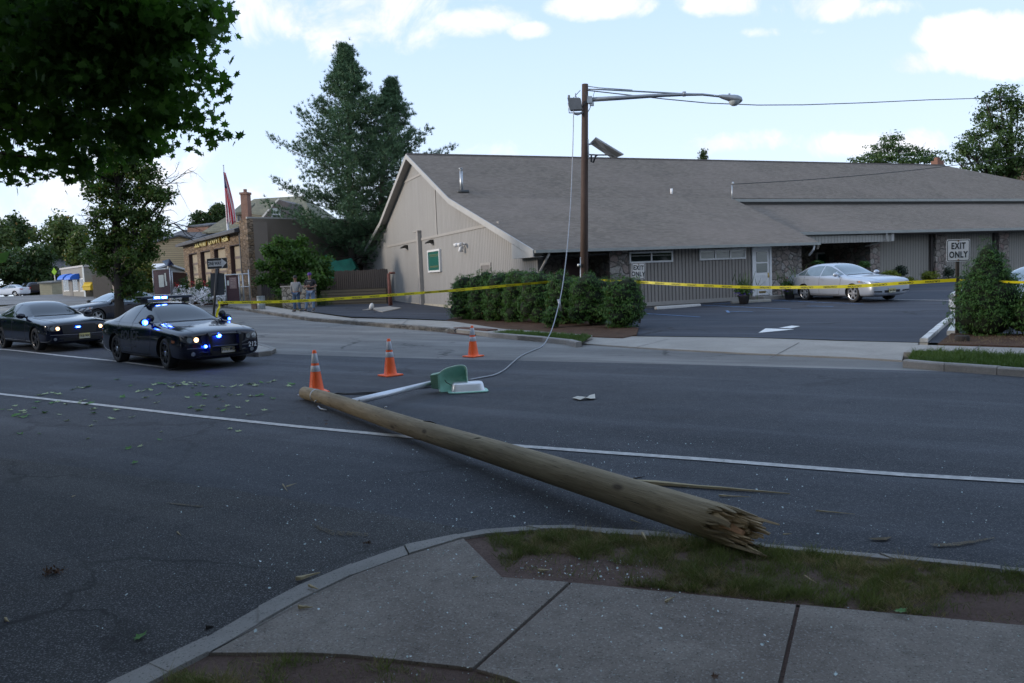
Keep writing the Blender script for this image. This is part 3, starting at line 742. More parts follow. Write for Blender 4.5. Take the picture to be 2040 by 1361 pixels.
    # roof furniture
    def on_roof(px, py):
        d = ray(px, py); best = None
        for (b0_, z0_, sl) in ((-.6, 2.75, .296), (9.5, 5.74, .4355)):
            n = Vector((0, 0, 1))-Bb*sl; P0 = BO+Bb*b0_+Vector((0, 0, z0_)); t = (P0-CAMP).dot(n)/d.dot(n); v = CAMP+d*t-BO
            q = (v.dot(Ba), v.dot(Bb), v.z)
            if (q[1] < 9.5) == (b0_ < 9): best = q
        return best
    a_, b_, z_ = on_roof(920, 381)
    v = MB(); v.tube([(a_, b_, z_-.1), (a_, b_, z_+1.0)], .085, 12); v.tube([(a_, b_, z_+1.0), (a_, b_, z_+1.12)], [.07, .06], 12); v.tube([(a_, b_, z_+1.12), (a_, b_, z_+1.16)], .11, 12)
    v.box(a_-.28, a_+.28, b_-.3, b_+.25, z_-.1, z_+.03, 1); v.build('roof_vent', [STEEL, mat('flashing', (.06, .065, .07), .5)], r, True)
    a_, b_, z_ = on_roof(1338, 386)
    v = MB(); v.tube([(a_, b_, z_-.1), (a_, b_, z_+.28)], .07, 10); v.build('vent_pipe', WHITE, r, True)
    v = MB(); a_, b_, z_ = 16.7, 9.2, 5.55
    v.tube([(a_, b_, z_-.1), (a_, b_, z_+.95)], .035, 8); v.tube([(a_, b_, z_+.95), (a_-.05, b_-.15, z_+1.02), (a_-.08, b_-.22, z_+.92)], .05, 8); v.build('service_mast', STEEL, r, True)
    v = MB(); v.box(42.4, 43.1, 17.2, 17.8, 8.8, 9.45); v.box(42.5, 42.8, 17.3, 17.6, 9.45, 9.7)
    v.build('chimney', mat('chimney_brick', (.20, .10, .07), .85), r)
    return r
HALL = building()
def wire(name, p0, p1, sag, rad, label, cat, m=None, n=24, group=None, lean=None):
    p0, p1 = Vector(p0), Vector(p1); b = MB(); pts = []
    for i in range(n+1):
        t = i/n; q = p0.lerp(p1, t); q.z -= 4*sag*t*(1-t); pts.append(q)
    b.tube(pts, rad, 6); return tag(b.build(name, m or mat('cable_black', (.02, .022, .025), .5), None, True), label, cat, group)
_p = BO+Ba*16.62+Bb*8.98+Vector((0, 0, 6.47))
wire('service_cable', _p, at(2160, 290, 52), .35, .02, 'thin dark service cable rising from the roof mast towards the right edge', 'cable')
# ================================================================ CARS
TYRE = mat('tyre_rubber', (.02, .02, .02), .8, var=.2)
LINER = mat('wheel_well', (.006, .006, .006), .9)
RUBB = mat('seam_rubber', (.008, .008, .009), .6)
CHROME = mat('chrome', (.6, .61, .63), .15, 1.0, .05)
LAMPGLASS = mat('headlamp_glass', (.30, .32, .34), .08, .4, .2, 20)
REDLAMP = mat('tail_lamp', (.35, .015, .012), .2)
AMBER = mat('amber_lamp', (.6, .20, .03), .25)
def lit(name, col, s): return mat(name, col, .4, emit=col, es=s)
HEADLIT = lit('lit_headlamp', (1.0, .58, .28), 1.6)
BLUELIT = lit('lit_blue_beacon', (.01, .06, 1.0), 16)
BLUEWHITE = lit('lit_blue_core', (.30, .5, 1.0), 6)
def lerp(a, b, t): return a+(b-a)*t
SEDAN = [  # x, zb, zm, zs, zt, wb, wm, ws, wt  (x from -1 tail to 1 nose, heights / widths in metres for a 1.48 x 1.9 car)
    (1.0, .33, .54, .72, .76, .62, .74, .69, .50),
    (.988, .23, .52, .77, .81, .74, .86, .81, .58),
    (.93, .18, .52, .82, .86, .82, .92, .87, .60),
    (.80, .17, .53, .865, .91, .85, .94, .885, .62),
    (.60, .17, .54, .905, .955, .85, .945, .89, .62),
    (.40, .17, .56, .945, 1.0, .85, .945, .89, .66),
    (.34, .17, .56, .955, 1.035, .85, .945, .89, .67),
    (.15, .17, .57, .965, 1.28, .85, .945, .88, .62),
    (-.02, .17, .57, .975, 1.43, .85, .945, .88, .56),
    (-.22, .17, .57, .985, 1.478, .85, .945, .88, .56),
    (-.42, .17, .57, .995, 1.455, .85, .945, .88, .55),
    (-.56, .17, .58, 1.01, 1.36, .85, .95, .89, .56),
    (-.70, .17, .60, 1.025, 1.20, .85, .955, .90, .60),
    (-.82, .18, .62, 1.02, 1.09, .84, .95, .89, .66),
    (-.94, .20, .62, 1.01, 1.08, .82, .94, .88, .68),
    (-.988, .26, .62, .96, 1.05, .74, .88, .82, .62),
    (-1.0, .40, .60, .85, .95, .58, .70, .64, .50)]
def car_body(name, paint, L, Wd, H, wb, parent, prof=SEDAN, rw=.345, hoodz=1.0, sharp=False):
    hl = L/2; sw = Wd/1.9; sh = H/1.48
    bm = bmesh.new(); rings = []
    for (x, zb, zm, zs, zt, b_, m_, s_, t_) in prof:
        X = x*hl; q = [(0, zb), (b_, zb), (m_, zb+.13), (m_+.005, zm), (lerp(m_, s_, .35), lerp(zm, zs, .72)), (s_, zs), (t_+.02, lerp(zs, zt, .86)), (t_*.72, zt), (0, zt+.012)]
        ring = [bm.verts.new((X, y*sw, z*sh)) for y, z in q]+[bm.verts.new((X, -y*sw, z*sh)) for y, z in q[-2:0:-1]]
        rings.append(ring)
    n = len(rings[0])
    for a, b in zip(rings, rings[1:]):
        for i in range(n): bm.faces.new((a[i], a[(i+1) % n], b[(i+1) % n], b[i]))
    bm.faces.new(rings[0]); bm.faces.new(rings[-1][::-1])
    bmesh.ops.recalc_face_normals(bm, faces=bm.faces)
    me = bpy.data.meshes.new('cage'); bm.to_mesh(me); bm.free()
    o = bpy.data.objects.new('cage', me); COL.objects.link(o); me.materials.append(paint); me.materials.append(LINER)
    s = o.modifiers.new('s', 'SUBSURF'); s.levels = 3; s.render_levels = 3
    dg = bpy.context.evaluated_depsgraph_get(); m2 = bpy.data.meshes.new_from_object(o.evaluated_get(dg))
    o.modifiers.clear(); o.data = m2
    cut = MB(); rr = rw+.055; xf = wb[0]; xr = wb[1]
    for X in (xf, xr):
        for sg in (-1, 1):
            y0, y1 = sorted((sg*.60*sw, sg*1.2*sw)); vs = []; k = 40
            for yy in (y0, y1):
                for i in range(k):
                    a = 2*math.pi*i/k; vs.append((X+rr*math.cos(a), yy, rw+rr*math.sin(a)))
            cut.add(vs, [tuple(range(k)), tuple(range(2*k-1, k-1, -1))]+[(i, (i+1) % k, k+(i+1) % k, k+i) for i in range(k)])
    c = cut.build('cut', paint)
    bo = o.modifiers.new('b', 'BOOLEAN'); bo.operation = 'DIFFERENCE'; bo.object = c; bo.solver = 'EXACT'
    dg = bpy.context.evaluated_depsgraph_get(); m3 = bpy.data.meshes.new_from_object(o.evaluated_get(dg))
    bpy.data.objects.remove(o); bpy.data.objects.remove(c)
    for p in m3.polygons:
        for X in (xf, xr):
            d = math.hypot(p.center.x-X, p.center.z-rw)
            if (abs(d-rr) < .012 and abs(p.normal.y) < .5) or (d < rr and abs(abs(p.center.y)-.6*sw) < .01): p.material_index = 1
    m3.name = name
    while len(m3.materials) < 2: m3.materials.append(LINER)
    body = bpy.data.objects.new(name, m3); COL.objects.link(body); body.parent = parent
    m3.polygons.foreach_set('use_smooth', [True]*len(m3.polygons))
    bm = bmesh.new(); bm.from_mesh(m3)
    for e in bm.edges:
        if len(e.link_faces) == 2 and e.calc_face_angle(0) > R(35): e.smooth = False
    tree = BVHTree.FromBMesh(bm); bm.to_mesh(m3); bm.free()
    return body, tree
def patch(name, tree, poly, view, m, parent, off=.006, step=.07, side=1):
    """polygon laid on the body. view: 'side' (x,z) from side*y, 'top' (x,y) from above, 'front' (y,z) from +x, 'rear' (y,z)"""
    bm = bmesh.new(); bm.faces.new([bm.verts.new((a, b, 0)) for a, b in poly])
    for ax in (0, 1):
        lo = min(v.co[ax] for v in bm.verts); hi = max(v.co[ax] for v in bm.verts); q = lo+step
        while q < hi:
            co = [0, 0, 0]; co[ax] = q; no = [0, 0, 0]; no[ax] = 1
            bmesh.ops.bisect_plane(bm, geom=bm.verts[:]+bm.edges[:]+bm.faces[:], plane_co=co, plane_no=no); q += step
    bad = []
    for v in bm.verts:
        a, b = v.co.x, v.co.y
        org, d = {'side': (Vector((a, 3*side, b)), Vector((0, -side, 0))), 'top': (Vector((a, b, 4)), Vector((0, 0, -1))),
                  'front': (Vector((5, a, b)), Vector((-1, 0, 0))), 'rear': (Vector((-5, a, b)), Vector((1, 0, 0)))}[view]
        loc, nrm, idx, dist = tree.ray_cast(org, d)
        if loc is None: bad.append(v); continue
        if nrm.dot(d) > 0: nrm = -nrm
        v.co = loc+nrm*off
    bmesh.ops.delete(bm, geom=bad, context='VERTS')
    me = bpy.data.meshes.new(name); bm.to_mesh(me); bm.free()
    o = link_mesh(name, me, m, parent, True); return o
def text_mesh(txt, size=1.0, extrude=0.0, align='CENTER', spacing=1.0, bold=0.0):
    cu_ = bpy.data.curves.new('t', 'FONT'); cu_.body = txt; cu_.size = size; cu_.extrude = extrude; cu_.align_x = align; cu_.align_y = 'CENTER'
    cu_.space_character = spacing; cu_.offset = bold; cu_.resolution_u = 3
    o = bpy.data.objects.new('t', cu_); COL.objects.link(o)
    me = bpy.data.meshes.new_from_object(o.evaluated_get(bpy.context.evaluated_depsgraph_get())); bpy.data.objects.remove(o)
    me.materials.clear(); return me
def text_obj(name, txt, size, M, m, parent=None, extrude=.003, spacing=1.0, bold=0.0, sx=1.0):
    me = text_mesh(txt, size, extrude, 'CENTER', spacing, bold); me.transform(M @ Matrix.Diagonal((sx, 1, 1, 1))); return link_mesh(name, me, m, parent)
def text_patch(name, txt, size, cx_, cz_, tree, view, side, m, parent, off=.008, sx=1.0, bold=0.0):
    me = text_mesh(txt, size, 0, 'CENTER', 1.0, bold); bm = bmesh.new(); bm.from_mesh(me); bad = []
    for v in bm.verts:
        u = v.co.x*sx; w = v.co.y
        if view == 'side': org, d = Vector((cx_+(-side)*u, 3*side, cz_+w)), Vector((0, -side, 0))
        else: org, d = Vector((5, cx_+u, cz_+w)), Vector((-1, 0, 0))
        loc, nrm, i, ds = tree.ray_cast(org, d)
        if loc is None: bad.append(v); continue
        if nrm.dot(d) > 0: nrm = -nrm
        v.co = loc+nrm*off
    bmesh.ops.delete(bm, geom=bad, context='VERTS'); bm.to_mesh(me); bm.free(); me.name = name
    return link_mesh(name, me, m, parent)
def wheel(parent, x, y, r, side, rimmat, steer=0.0, spokes=5, w=.23, hub=None):
    e = empty('wheel', (x, y, r), steer); e.parent = parent
    M = Matrix.Rotation(-R(90)*side, 4, 'X')
    t = MB(); t.lathe([(r*.70, -w/2), (r*.93, -w/2), (r, -w*.38), (r, w*.38), (r*.93, w/2), (r*.70, w/2*.96), (r*.66, w*.2), (r*.66, -w*.2), (r*.70, -w/2)], 36, M)
    t.build('tyre', TYRE, e, True)
    b = MB(); b.lathe([(r*.70, w*.47), (r*.66, w*.46), (r*.64, w*.20), (r*.3, w*.05), (0.001, w*.05)], 36, M, 1)
    b.lathe([(r*.72, w*.46), (r*.70, w*.50), (r*.655, w*.47), (r*.64, w*.38)], 36, M, 0)
    for i in range(spokes):
        a = 2*math.pi*i/spokes
        Mr = M @ Matrix.Rotation(a, 4, 'Z')
        b.add([Mr @ Vector(q) for q in ((.03, -.045, w*.40), (r*.68, -.028, w*.44), (r*.68, .028, w*.44), (.03, .045, w*.40), (.03, -.05, w*.25), (r*.66, -.035, w*.30), (r*.66, .035, w*.30), (.03, .05, w*.25))],
              [(0, 1, 2, 3), (0, 4, 5, 1), (2, 6, 7, 3), (1, 5, 6, 2)], 0)
    b.lathe([(.07, w*.38), (.06, w*.44), (.001, w*.46)], 16, M, 2)
    b.build('rim', [rimmat, LINER, hub or rimmat], e, False)
    return e
def disc(c, r, n=16, sq=1.0): return [(c[0]+r*math.cos(2*math.pi*i/n), c[1]+r*sq*math.sin(2*math.pi*i/n)) for i in range(n)]
def sedan(name, label, loc, heading, paint, L=5.08, Wd=1.9, H=1.48, wb=3.05, front=None, rw=.345, rim=None, glassm=None, spokes=5, steer=0.0,
          lamps='quad', plate=None, handles=None, chrome_line=False, far=False, prof=SEDAN, hub=None, grille_m=None):
    r = empty(name, loc, math.atan2(heading[1], heading[0]), label, 'car')
    hl = L/2; sh = H/1.48; sw = Wd/1.9
    xf = front if front is not None else hl-.98; xr = xf-wb
    body, tr = car_body('body', paint, L, Wd, H, (xf, xr), r, prof, rw)
    gm = glassm or PANE
    X = lambda t: t*hl
    for sd_ in (1, -1):
        f1 = [(X(.325), 1.03*sh), (X(.14), 1.225*sh), (X(.00), 1.345*sh), (X(-.13), 1.385*sh), (X(-.13), .995*sh)]
        f2 = [(X(-.155), .995*sh), (X(-.155), 1.388*sh), (X(-.30), 1.385*sh), (X(-.43), 1.35*sh), (X(-.50), 1.305*sh), (X(-.50), 1.02*sh)]
        f3 = [(X(-.515), 1.022*sh), (X(-.515), 1.29*sh), (X(-.60), 1.19*sh), (X(-.68), 1.07*sh), (X(-.66), 1.04*sh)]
        for f in (f1, f2, f3): patch('side_window', tr, f, 'side', gm, r, .006, .09, sd_)
        if chrome_line:
            up_ = [(X(.335), 1.02*sh), (X(.14), 1.245*sh), (X(.0), 1.365*sh), (X(-.14), 1.405*sh), (X(-.30), 1.405*sh), (X(-.44), 1.37*sh), (X(-.60), 1.215*sh), (X(-.70), 1.06*sh)]
            patch('window_trim', tr, stripe(up_, .022), 'side', CHROME, r, .009, .1, sd_)
            patch('window_trim', tr, stripe([(X(.33), 1.0*sh), (X(-.2), .985*sh), (X(-.69), 1.035*sh)], .02), 'side', CHROME, r, .009, .1, sd_)
        if not far:
            # door shut lines, handles
            for pts in ([(X(.345), .96*sh), (X(.33), .6), (X(.30), .30)], [(X(-.142), .99*sh), (X(-.142), .30)], [(X(-.50), 1.0*sh), (X(-.505), .80), (X(-.42), .50), (X(-.38), .32)], [(X(.30), .29), (X(-.38), .30)]):
                patch('door_seam', tr, stripe(pts, .012), 'side', RUBB, r, .003, .08, sd_)
            for hx in ((X(-.10), .86*sh), (X(-.455), .88*sh)):
                loc_, nr, i_, d_ = tr.ray_cast(Vector((hx[0], 3*sd_, hx[1])), Vector((0, -sd_, 0)))
                if loc_:
                    h = MB(); y = loc_.y; h.box(hx[0]-.02, hx[0]+.16, y+sd_*.012-.012, y+sd_*.012+.022*sd_+.012, hx[1]-.015, hx[1]+.018); h.build('door_handle', handles or paint, r)
            patch('side_sill', tr, [(xf-rw-.07, .20), (xr+rw+.08, .20), (xr+rw+.08, .245), (xf-rw-.07, .245)], 'side', RUBB if not chrome_line else CHROME, r, .004, .2, sd_)
        loc_, nr, i_, d_ = tr.ray_cast(Vector((X(.285), 3*sd_, 1.0*sh)), Vector((0, -sd_, 0)))
        y = loc_.y if loc_ else .85*sd_
        mb_ = MB(); mb_.tube([(X(.285), y-.03*sd_, .99*sh), (X(.275), y+.10*sd_, 1.02*sh)], [.025, .03], 8)
        M = Matrix.Translation((X(.275), y+.17*sd_, 1.05*sh)) @ Matrix.Diagonal((.085, .13, .085, 1))
        mb_.lathe([(0.01, -1), (.5, -.88), (.87, -.5), (1, 0), (.87, .5), (.5, .88), (.01, 1)], 14, M)
        mb_.build('wing_mirror', paint if not chrome_line else RUBB, r, True)
        wheel(r, xf, sd_*(.80*sw), rw, sd_, rim or STEEL, steer, spokes, hub=hub); wheel(r, xr, sd_*(.80*sw), rw, sd_, rim or STEEL, 0, spokes, hub=hub)
    ws = [(X(.345), -.66*sw), (X(.365), -.3*sw), (X(.37), 0), (X(.365), .3*sw), (X(.345), .66*sw), (X(.02), .52*sw), (X(.0), 0), (X(.02), -.52*sw)]
    patch('windscreen', tr, ws, 'top', gm, r, .006, .1)
    rwn = [(X(-.55), -.47*sw), (X(-.55), .47*sw), (X(-.775), .58*sw), (X(-.79), 0), (X(-.775), -.58*sw)]
    patch('rear_window', tr, rwn, 'top', gm, r, .006, .1)
    if not far:
        patch('wiper_cowl', tr, stripe([(X(.375), -.68*sw), (X(.40), 0), (X(.375), .68*sw)], .06), 'top', RUBB, r, .004, .1)
        for sg in (-1, 1):
            patch('bonnet_seam', tr, stripe([(X(.40), sg*.76*sw), (X(.70), sg*.72*sw), (X(.95), sg*.60*sw)], .012), 'top', RUBB, r, .003, .1)
    return r, tr, X, sh, sw
def finish_front(r, tr, X, sh, sw, kind, plate_txt=None, plate_y=0.0, lit_idx=()):
    if kind == 'quad':
        patch('grille', tr, [(-.46, .50*sh), (.46, .50*sh), (.50, .70*sh), (.44, .755*sh), (-.44, .755*sh), (-.50, .70*sh)], 'front', RUBB, r, .008, .08)
        patch('lower_intake', tr, [(-.62, .27*sh), (.62, .27*sh), (.56, .38*sh), (-.56, .38*sh)], 'front', RUBB, r, .006, .1)
        patch('bumper_crease', tr, stripe([(-.80, .475*sh), (0, .455*sh), (.80, .475*sh)], .022), 'front', mat('bumper_edge', (.10, .10, .11), .3), r, .006, .1)
        for sg in (-1, 1):
            hl_ = [(sg*.53, .575*sh), (sg*.54, .70*sh), (sg*.68, .745*sh), (sg*.88, .75*sh), (sg*.88, .64*sh), (sg*.76, .57*sh)]
            patch('headlight', tr, hl_, 'front', mat('smoked_lamp', (.05, .05, .055), .08), r, .008, .06)
            for j, (yy, rr) in enumerate(((.60, .052), (.74, .058))):
                on = (sg, j) in lit_idx
                patch('lamp_bowl', tr, disc((sg*yy, .655*sh), rr), 'front', HEADLIT if on else LAMPGLASS, r, .016, .04)
        for sg in (-1, 1): patch('fog_lamp', tr, disc((sg*.68, .35*sh), .045), 'front', LAMPGLASS, r, .01, .04)
    elif kind == 'wrap':
        patch('grille', tr, [(-.42, .60*sh), (.42, .60*sh), (.40, .66*sh), (-.40, .66*sh)], 'front', RUBB, r, .008, .08)
        patch('grille_bar', tr, stripe([(-.40, .635*sh), (.40, .635*sh)], .022), 'front', CHROME, r, .014, .1)
        patch('lower_intake', tr, [(-.34, .33*sh), (.34, .33*sh), (.36, .42*sh), (-.36, .42*sh)], 'front', RUBB, r, .007, .1)
        for sg in (-1, 1):
            patch('headlight', tr, [(sg*.48, .60*sh), (sg*.52, .70*sh), (sg*.70, .75*sh), (sg*.89, .78*sh), (sg*.89, .68*sh), (sg*.75, .61*sh)], 'front', LAMPGLASS, r, .010, .05)
            patch('side_lamp', tr, [(X(.83), .70*sh), (X(.78), .80*sh), (X(.68), .80*sh), (X(.70), .73*sh)], 'side', LAMPGLASS, r, .008, .05, sg)
            patch('indicator', tr, disc((X(.74), .765*sh), .03), 'side', AMBER, r, .012, .03, sg)
            patch('fog_slot', tr, [(sg*.46, .345*sh), (sg*.80, .37*sh), (sg*.80, .41*sh), (sg*.46, .40*sh)], 'front', RUBB, r, .008, .06)
    for sg in (-1, 1):
        patch('tail_light', tr, [(X(-.93), .80*sh), (X(-.93), .97*sh), (X(-.99), .95*sh), (X(-.99), .78*sh)], 'side', REDLAMP, r, .006, .06, sg)
        patch('tail_light', tr, [(sg*.50, .78*sh), (sg*.50, .90*sh), (sg*.80, .92*sh), (sg*.80, .80*sh)], 'rear', REDLAMP, r, .006, .06)
    if plate_txt:
        loc_, nr, i_, d_ = tr.ray_cast(Vector((5, plate_y, .40*sh)), Vector((-1, 0, 0)))
        x = loc_.x+.02
        p = MB(); p.box(x, x+.012, plate_y-.155, plate_y+.155, .40*sh-.078, .40*sh+.078); pl = p.build('number_plate', mat('yellow_plate', (.50, .43, .17), .4, var=.1), r)
        MB().box(x+.012, x+.014, plate_y-.15, plate_y+.15, .40*sh-.074, .40*sh-.02).build('plate_fade', mat('plate_pale', (.56, .54, .42), .4), pl)
        M = Matrix.Translation((x+.016, plate_y, .395*sh)) @ Matrix.Rotation(R(90), 4, 'Z') @ Matrix.Rotation(R(90), 4, 'X')
        text_obj('plate_text', plate_txt, .105, M, mat('plate_ink', (.03, .03, .04), .5), pl, .001, 1.0, .002, .8)
PAINT_BLK = mat('black_car_paint', (.003, .005, .016), .13, 0, .05, 3, 0, .35, .5)
PAINT_NAVY = mat('dark_blue_paint', (.012, .017, .030), .25, .1, .05, 3, 0, .4, .6)
PAINT_SIL = mat('silver_car_paint', (.46, .50, .56), .32, .55, .03, 3, 0, .5, .8)
PAINT_WHT = mat('white_car_paint', (.62, .64, .68), .3, 0, .03, 3, 0, .5, .6)
GL_DARK = mat('tinted_glass', (.006, .008, .011), .04, 0, .05, 2, 0, .5, .25)
GL_SIL = mat('light_car_glass', (.10, .14, .16), .05, .2, .2, 3, 0, 1.0, 1.0)
SEDAN2 = [{.15: (.15, .17, .57, .965, 1.30, .85, .945, .88, .64), -.02: (-.01, .17, .57, .975, 1.445, .85, .945, .88, .585), -.42: (-.44, .17, .57, .995, 1.47, .85, .945, .88, .58), -.56: (-.585, .17, .58, 1.01, 1.39, .85, .95, .89, .585), -.70: (-.72, .17, .60, 1.025, 1.21, .85, .955, .90, .62)}.get(q[0], q) for q in SEDAN]
# police car
h1 = Vector((.705, -.708)).normalized(); n1 = Vector((-h1.y, h1.x))
c1 = Vector((-8.78, 18.9))+n1*.80
mid = lambda c, h, wbx: c  # body origin is the middle of the wheelbase shifted below
def place_car(c, h, L, wbase, front): off = (front-wbase/2); return Vector((c.x, c.y))-h*off
L, WB = 5.08, 3.05; FR = L/2-.98
o = place_car(c1, h1, L, WB, FR)
POL = sedan('police_car', 'black police sedan numbered 212 with lit blue roof lights and push bar', (o.x, o.y, G(o.x, o.y)+.01), h1, PAINT_BLK, L, 1.9, 1.48, WB, FR, glassm=GL_DARK,
            rim=mat('black_steel_rim', (.02, .02, .022), .4, .5), spokes=8, steer=R(-4), hub=CHROME)
def police_extras(P):
    r, tr, X, sh, sw = P
    finish_front(r, tr, X, sh, sw, 'quad', '5177 MG', .10, {(-1, 0)})
    DK = mat('push_bar_black', (.02, .021, .024), .35, .4)
    b = MB(); x = X(1)+.10
    for sg in (-1, 1):
        b.add([(x-.02, sg*.34-.03, .30), (x+.05, sg*.34-.03, .36), (x+.06, sg*.34-.03, .72), (x-.03, sg*.34-.03, .80), (x-.14, sg*.34-.03, .74), (x-.10, sg*.34-.03, .36)]+
              [(x-.02, sg*.34+.03, .30), (x+.05, sg*.34+.03, .36), (x+.06, sg*.34+.03, .72), (x-.03, sg*.34+.03, .80), (x-.14, sg*.34+.03, .74), (x-.10, sg*.34+.03, .36)],
              [tuple(range(6)), tuple(range(11, 5, -1))]+[(i, (i+1) % 6, 6+(i+1) % 6, 6+i) for i in range(6)])
    b.tube([(x, -.34, .74), (x+.01, 0, .75), (x, .34, .74)], .022, 8); b.tube([(x, -.34, .48), (x+.02, 0, .48), (x, .34, .48)], .026, 8)
    b.tube([(x-.05, -.36, .5), (x-.12, -.62, .58), (x-.22, -.72, .55), (x-.2, -.70, .40), (x-.05, -.36, .36)], .018, 6)
    b.tube([(x-.05, .36, .5), (x-.12, .62, .58), (x-.22, .72, .55), (x-.2, .70, .40), (x-.05, .36, .36)], .018, 6)
    b.build('push_bar', DK, r)
    def beacon(px, py, pz, rad, core=.6, mt=BLUELIT):
        e = MB(); M = Matrix.Translation((px, py, pz)); e.lathe([(.001, -rad), (rad*.7, -rad*.7), (rad, 0), (rad*.7, rad*.7), (.001, rad)], 12, M); o_ = e.build('blue_light', mt, r, True)
        e = MB(); M = Matrix.Translation((px+rad*.55, py, pz)); rr = rad*core; e.lathe([(.001, -rr), (rr*.7, -rr*.7), (rr, 0), (rr*.7, rr*.7), (.001, rr)], 10, M); e.build('light_core', BLUEWHITE, o_, True)
    beacon(x-.02, -.12, .72, .055); beacon(x-.03, -.43, .50, .036)
    # spot lamps beside the windscreen
    for sg in (-1, 1):
        s = MB(); c = Vector((X(.30), sg*.86, 1.13)); s.tube([c+Vector((-.03, -sg*.06, -.08)), c+Vector((-.05, 0, 0))], .015, 6)
        s.tube([c+Vector((-.10, 0, 0)), c+Vector((-.07, 0, 0)), c+Vector((0, 0, 0))], [.04, .075, .085], 14)
        s.build('spot_lamp', DK, r, True)
    beacon(X(.30)+.02, -1.0, 1.04, .065, .6); beacon(X(.30)+.02, 1.02, 1.00, .034, .5)
    # light bar
    lb = MB(); lb.box(X(-.20)-.13, X(-.20)+.15, -.62, .62, 1.56, 1.61, 0)
    lb.box(X(-.20)-.15, X(-.20)+.16, -.66, .66, 1.61, 1.628, 1); lb.box(X(-.20)-.1, X(-.20)+.1, -.56, -.46, 1.46, 1.57, 2); lb.box(X(-.20)-.1, X(-.20)+.1, .46, .56, 1.46, 1.57, 2)
    l = lb.build('light_bar', [mat('smoked_bar_lens', (.05, .06, .09), .12, 0, .2, 20), mat('bar_lid', (.35, .37, .40), .3, .3), DK], r)
    for yy, w in ((-.25, .11), (-.08, .11)):
        q = MB(); q.box(X(-.20)+.15, X(-.20)+.162, yy-w/2, yy+w/2, 1.567, 1.606); q.build('flashing_module', BLUEWHITE, l)
        q = MB(); q.box(X(-.20)+.148, X(-.20)+.158, yy-w/2-.02, yy+w/2+.02, 1.561, 1.609); q.build('flashing_surround', BLUELIT, l)
    GH = mat('ghost_lettering', (.035, .038, .048), .35)
    text_patch('side_lettering', 'POLICE', .30, X(-.17), .70, tr, 'side', -1, GH, r, .006, 1.15, .008)
    text_patch('side_lettering', 'BLOOMFIELD', .115, X(-.17), .50, tr, 'side', -1, GH, r, .006, 1.2, .002) if False else text_patch('side_lettering', 'POLICE', .30, X(-.17), .70, tr, 'side', 1, GH, r, .006, 1.15, .008)
    text_patch('fleet_number', '212', .15, .70, .455, tr, 'front', 1, mat('sticker_white', (.55, .56, .58), .5), r, .012, .9, .003)
    text_patch('fleet_number', '212', .12, X(-.55), .80, tr, 'side', -1, GH, r, .006)
    patch('amber_marker', tr, [(X(.86), .60), (X(.86), .65), (X(.80), .66), (X(.80), .60)], 'side', mat('dim_amber', (.25, .08, .03), .3), r, .006, .04, -1)
    for z, c in ((.80, AMBER), (.62, REDLAMP)):
        patch('tail_marker', tr, [(X(-.93), z-.03), (X(-.93), z+.03), (X(-.985), z+.03), (X(-.985), z-.03)], 'side', c, r, .01, .04, -1)
    patch('door_mark', tr, [(X(-.03), .43), (X(-.03), .47), (X(-.29), .47), (X(-.29), .43)], 'side', GH, r, .005, .1, -1)
police_extras(POL)
# black unmarked sedan behind it
h2 = Vector((.75, -.66)).normalized(); n2 = Vector((-h2.y, h2.x)); c2 = Vector((-14.2, 23.85))-h2*1.52+n2*.80
o = place_car(c2, h2, L, WB, FR)
UNM = sedan('black_sedan', 'glossy black sedan with a small blue light in its grille, behind the police car', (o.x, o.y, G(o.x, o.y)+.01), h2, PAINT_BLK, L, 1.89, 1.48, WB, FR, glassm=GL_DARK, rim=mat('dark_alloy', (.05, .05, .055), .3, .7))
finish_front(*UNM[:5], 'quad', 'TK8 90C', .12, {(-1, 0), (1, 0)})
e_ = MB(); e_.box(L/2-.01, L/2+.03, -.10, .02, .655, .695); be = e_.build('blue_light', BLUELIT, UNM[0]); e_ = MB(); e_.box(L/2+.03, L/2+.034, -.075, -.005, .664, .687); e_.build('light_core', BLUEWHITE, be)
# dark blue saloon parked across, behind the street tree
h3 = Vector((-.50, -.866)).normalized(); p3 = gp(205, 642)
P3 = at(228, 600, 38.5)
NAVY = sedan('blue_sedan', 'dark blue sedan with bright window trim parked behind the street tree', (P3.x, P3.y, G(P3.x, P3.y)+.01), h3, PAINT_NAVY, 4.95, 1.86, 1.47, 2.8, 4.95/2-1.0, glassm=GL_SIL, chrome_line=True, prof=SEDAN2)
finish_front(*NAVY[:5], 'wrap', None)
# silver saloon in the parking lot
h4 = Vector((.30, -.954)).normalized(); n4 = Vector((-h4.y, h4.x)); c4 = Vector((12.64, 31.45))+n4*.78
L4, WB4 = 5.09, 2.81; FR4 = L4/2-1.04
o = place_car(c4, h4, L4, WB4, FR4)
SIL = sedan('silver_sedan', 'silver sedan with alloy wheels and a yellow number plate parked in the lot', (o.x, o.y, G(c4.x, c4.y)+.0), h4, PAINT_SIL, L4, 1.85, 1.49, WB4, FR4, rw=.33, glassm=GL_SIL, rim=mat('bright_alloy', (.55, .56, .58), .3, .8), spokes=6, prof=SEDAN2)
finish_front(*SIL[:5], 'wrap', 'S64 JFH', -.02)
SIL[0].rotation_euler.x = R(1.2)
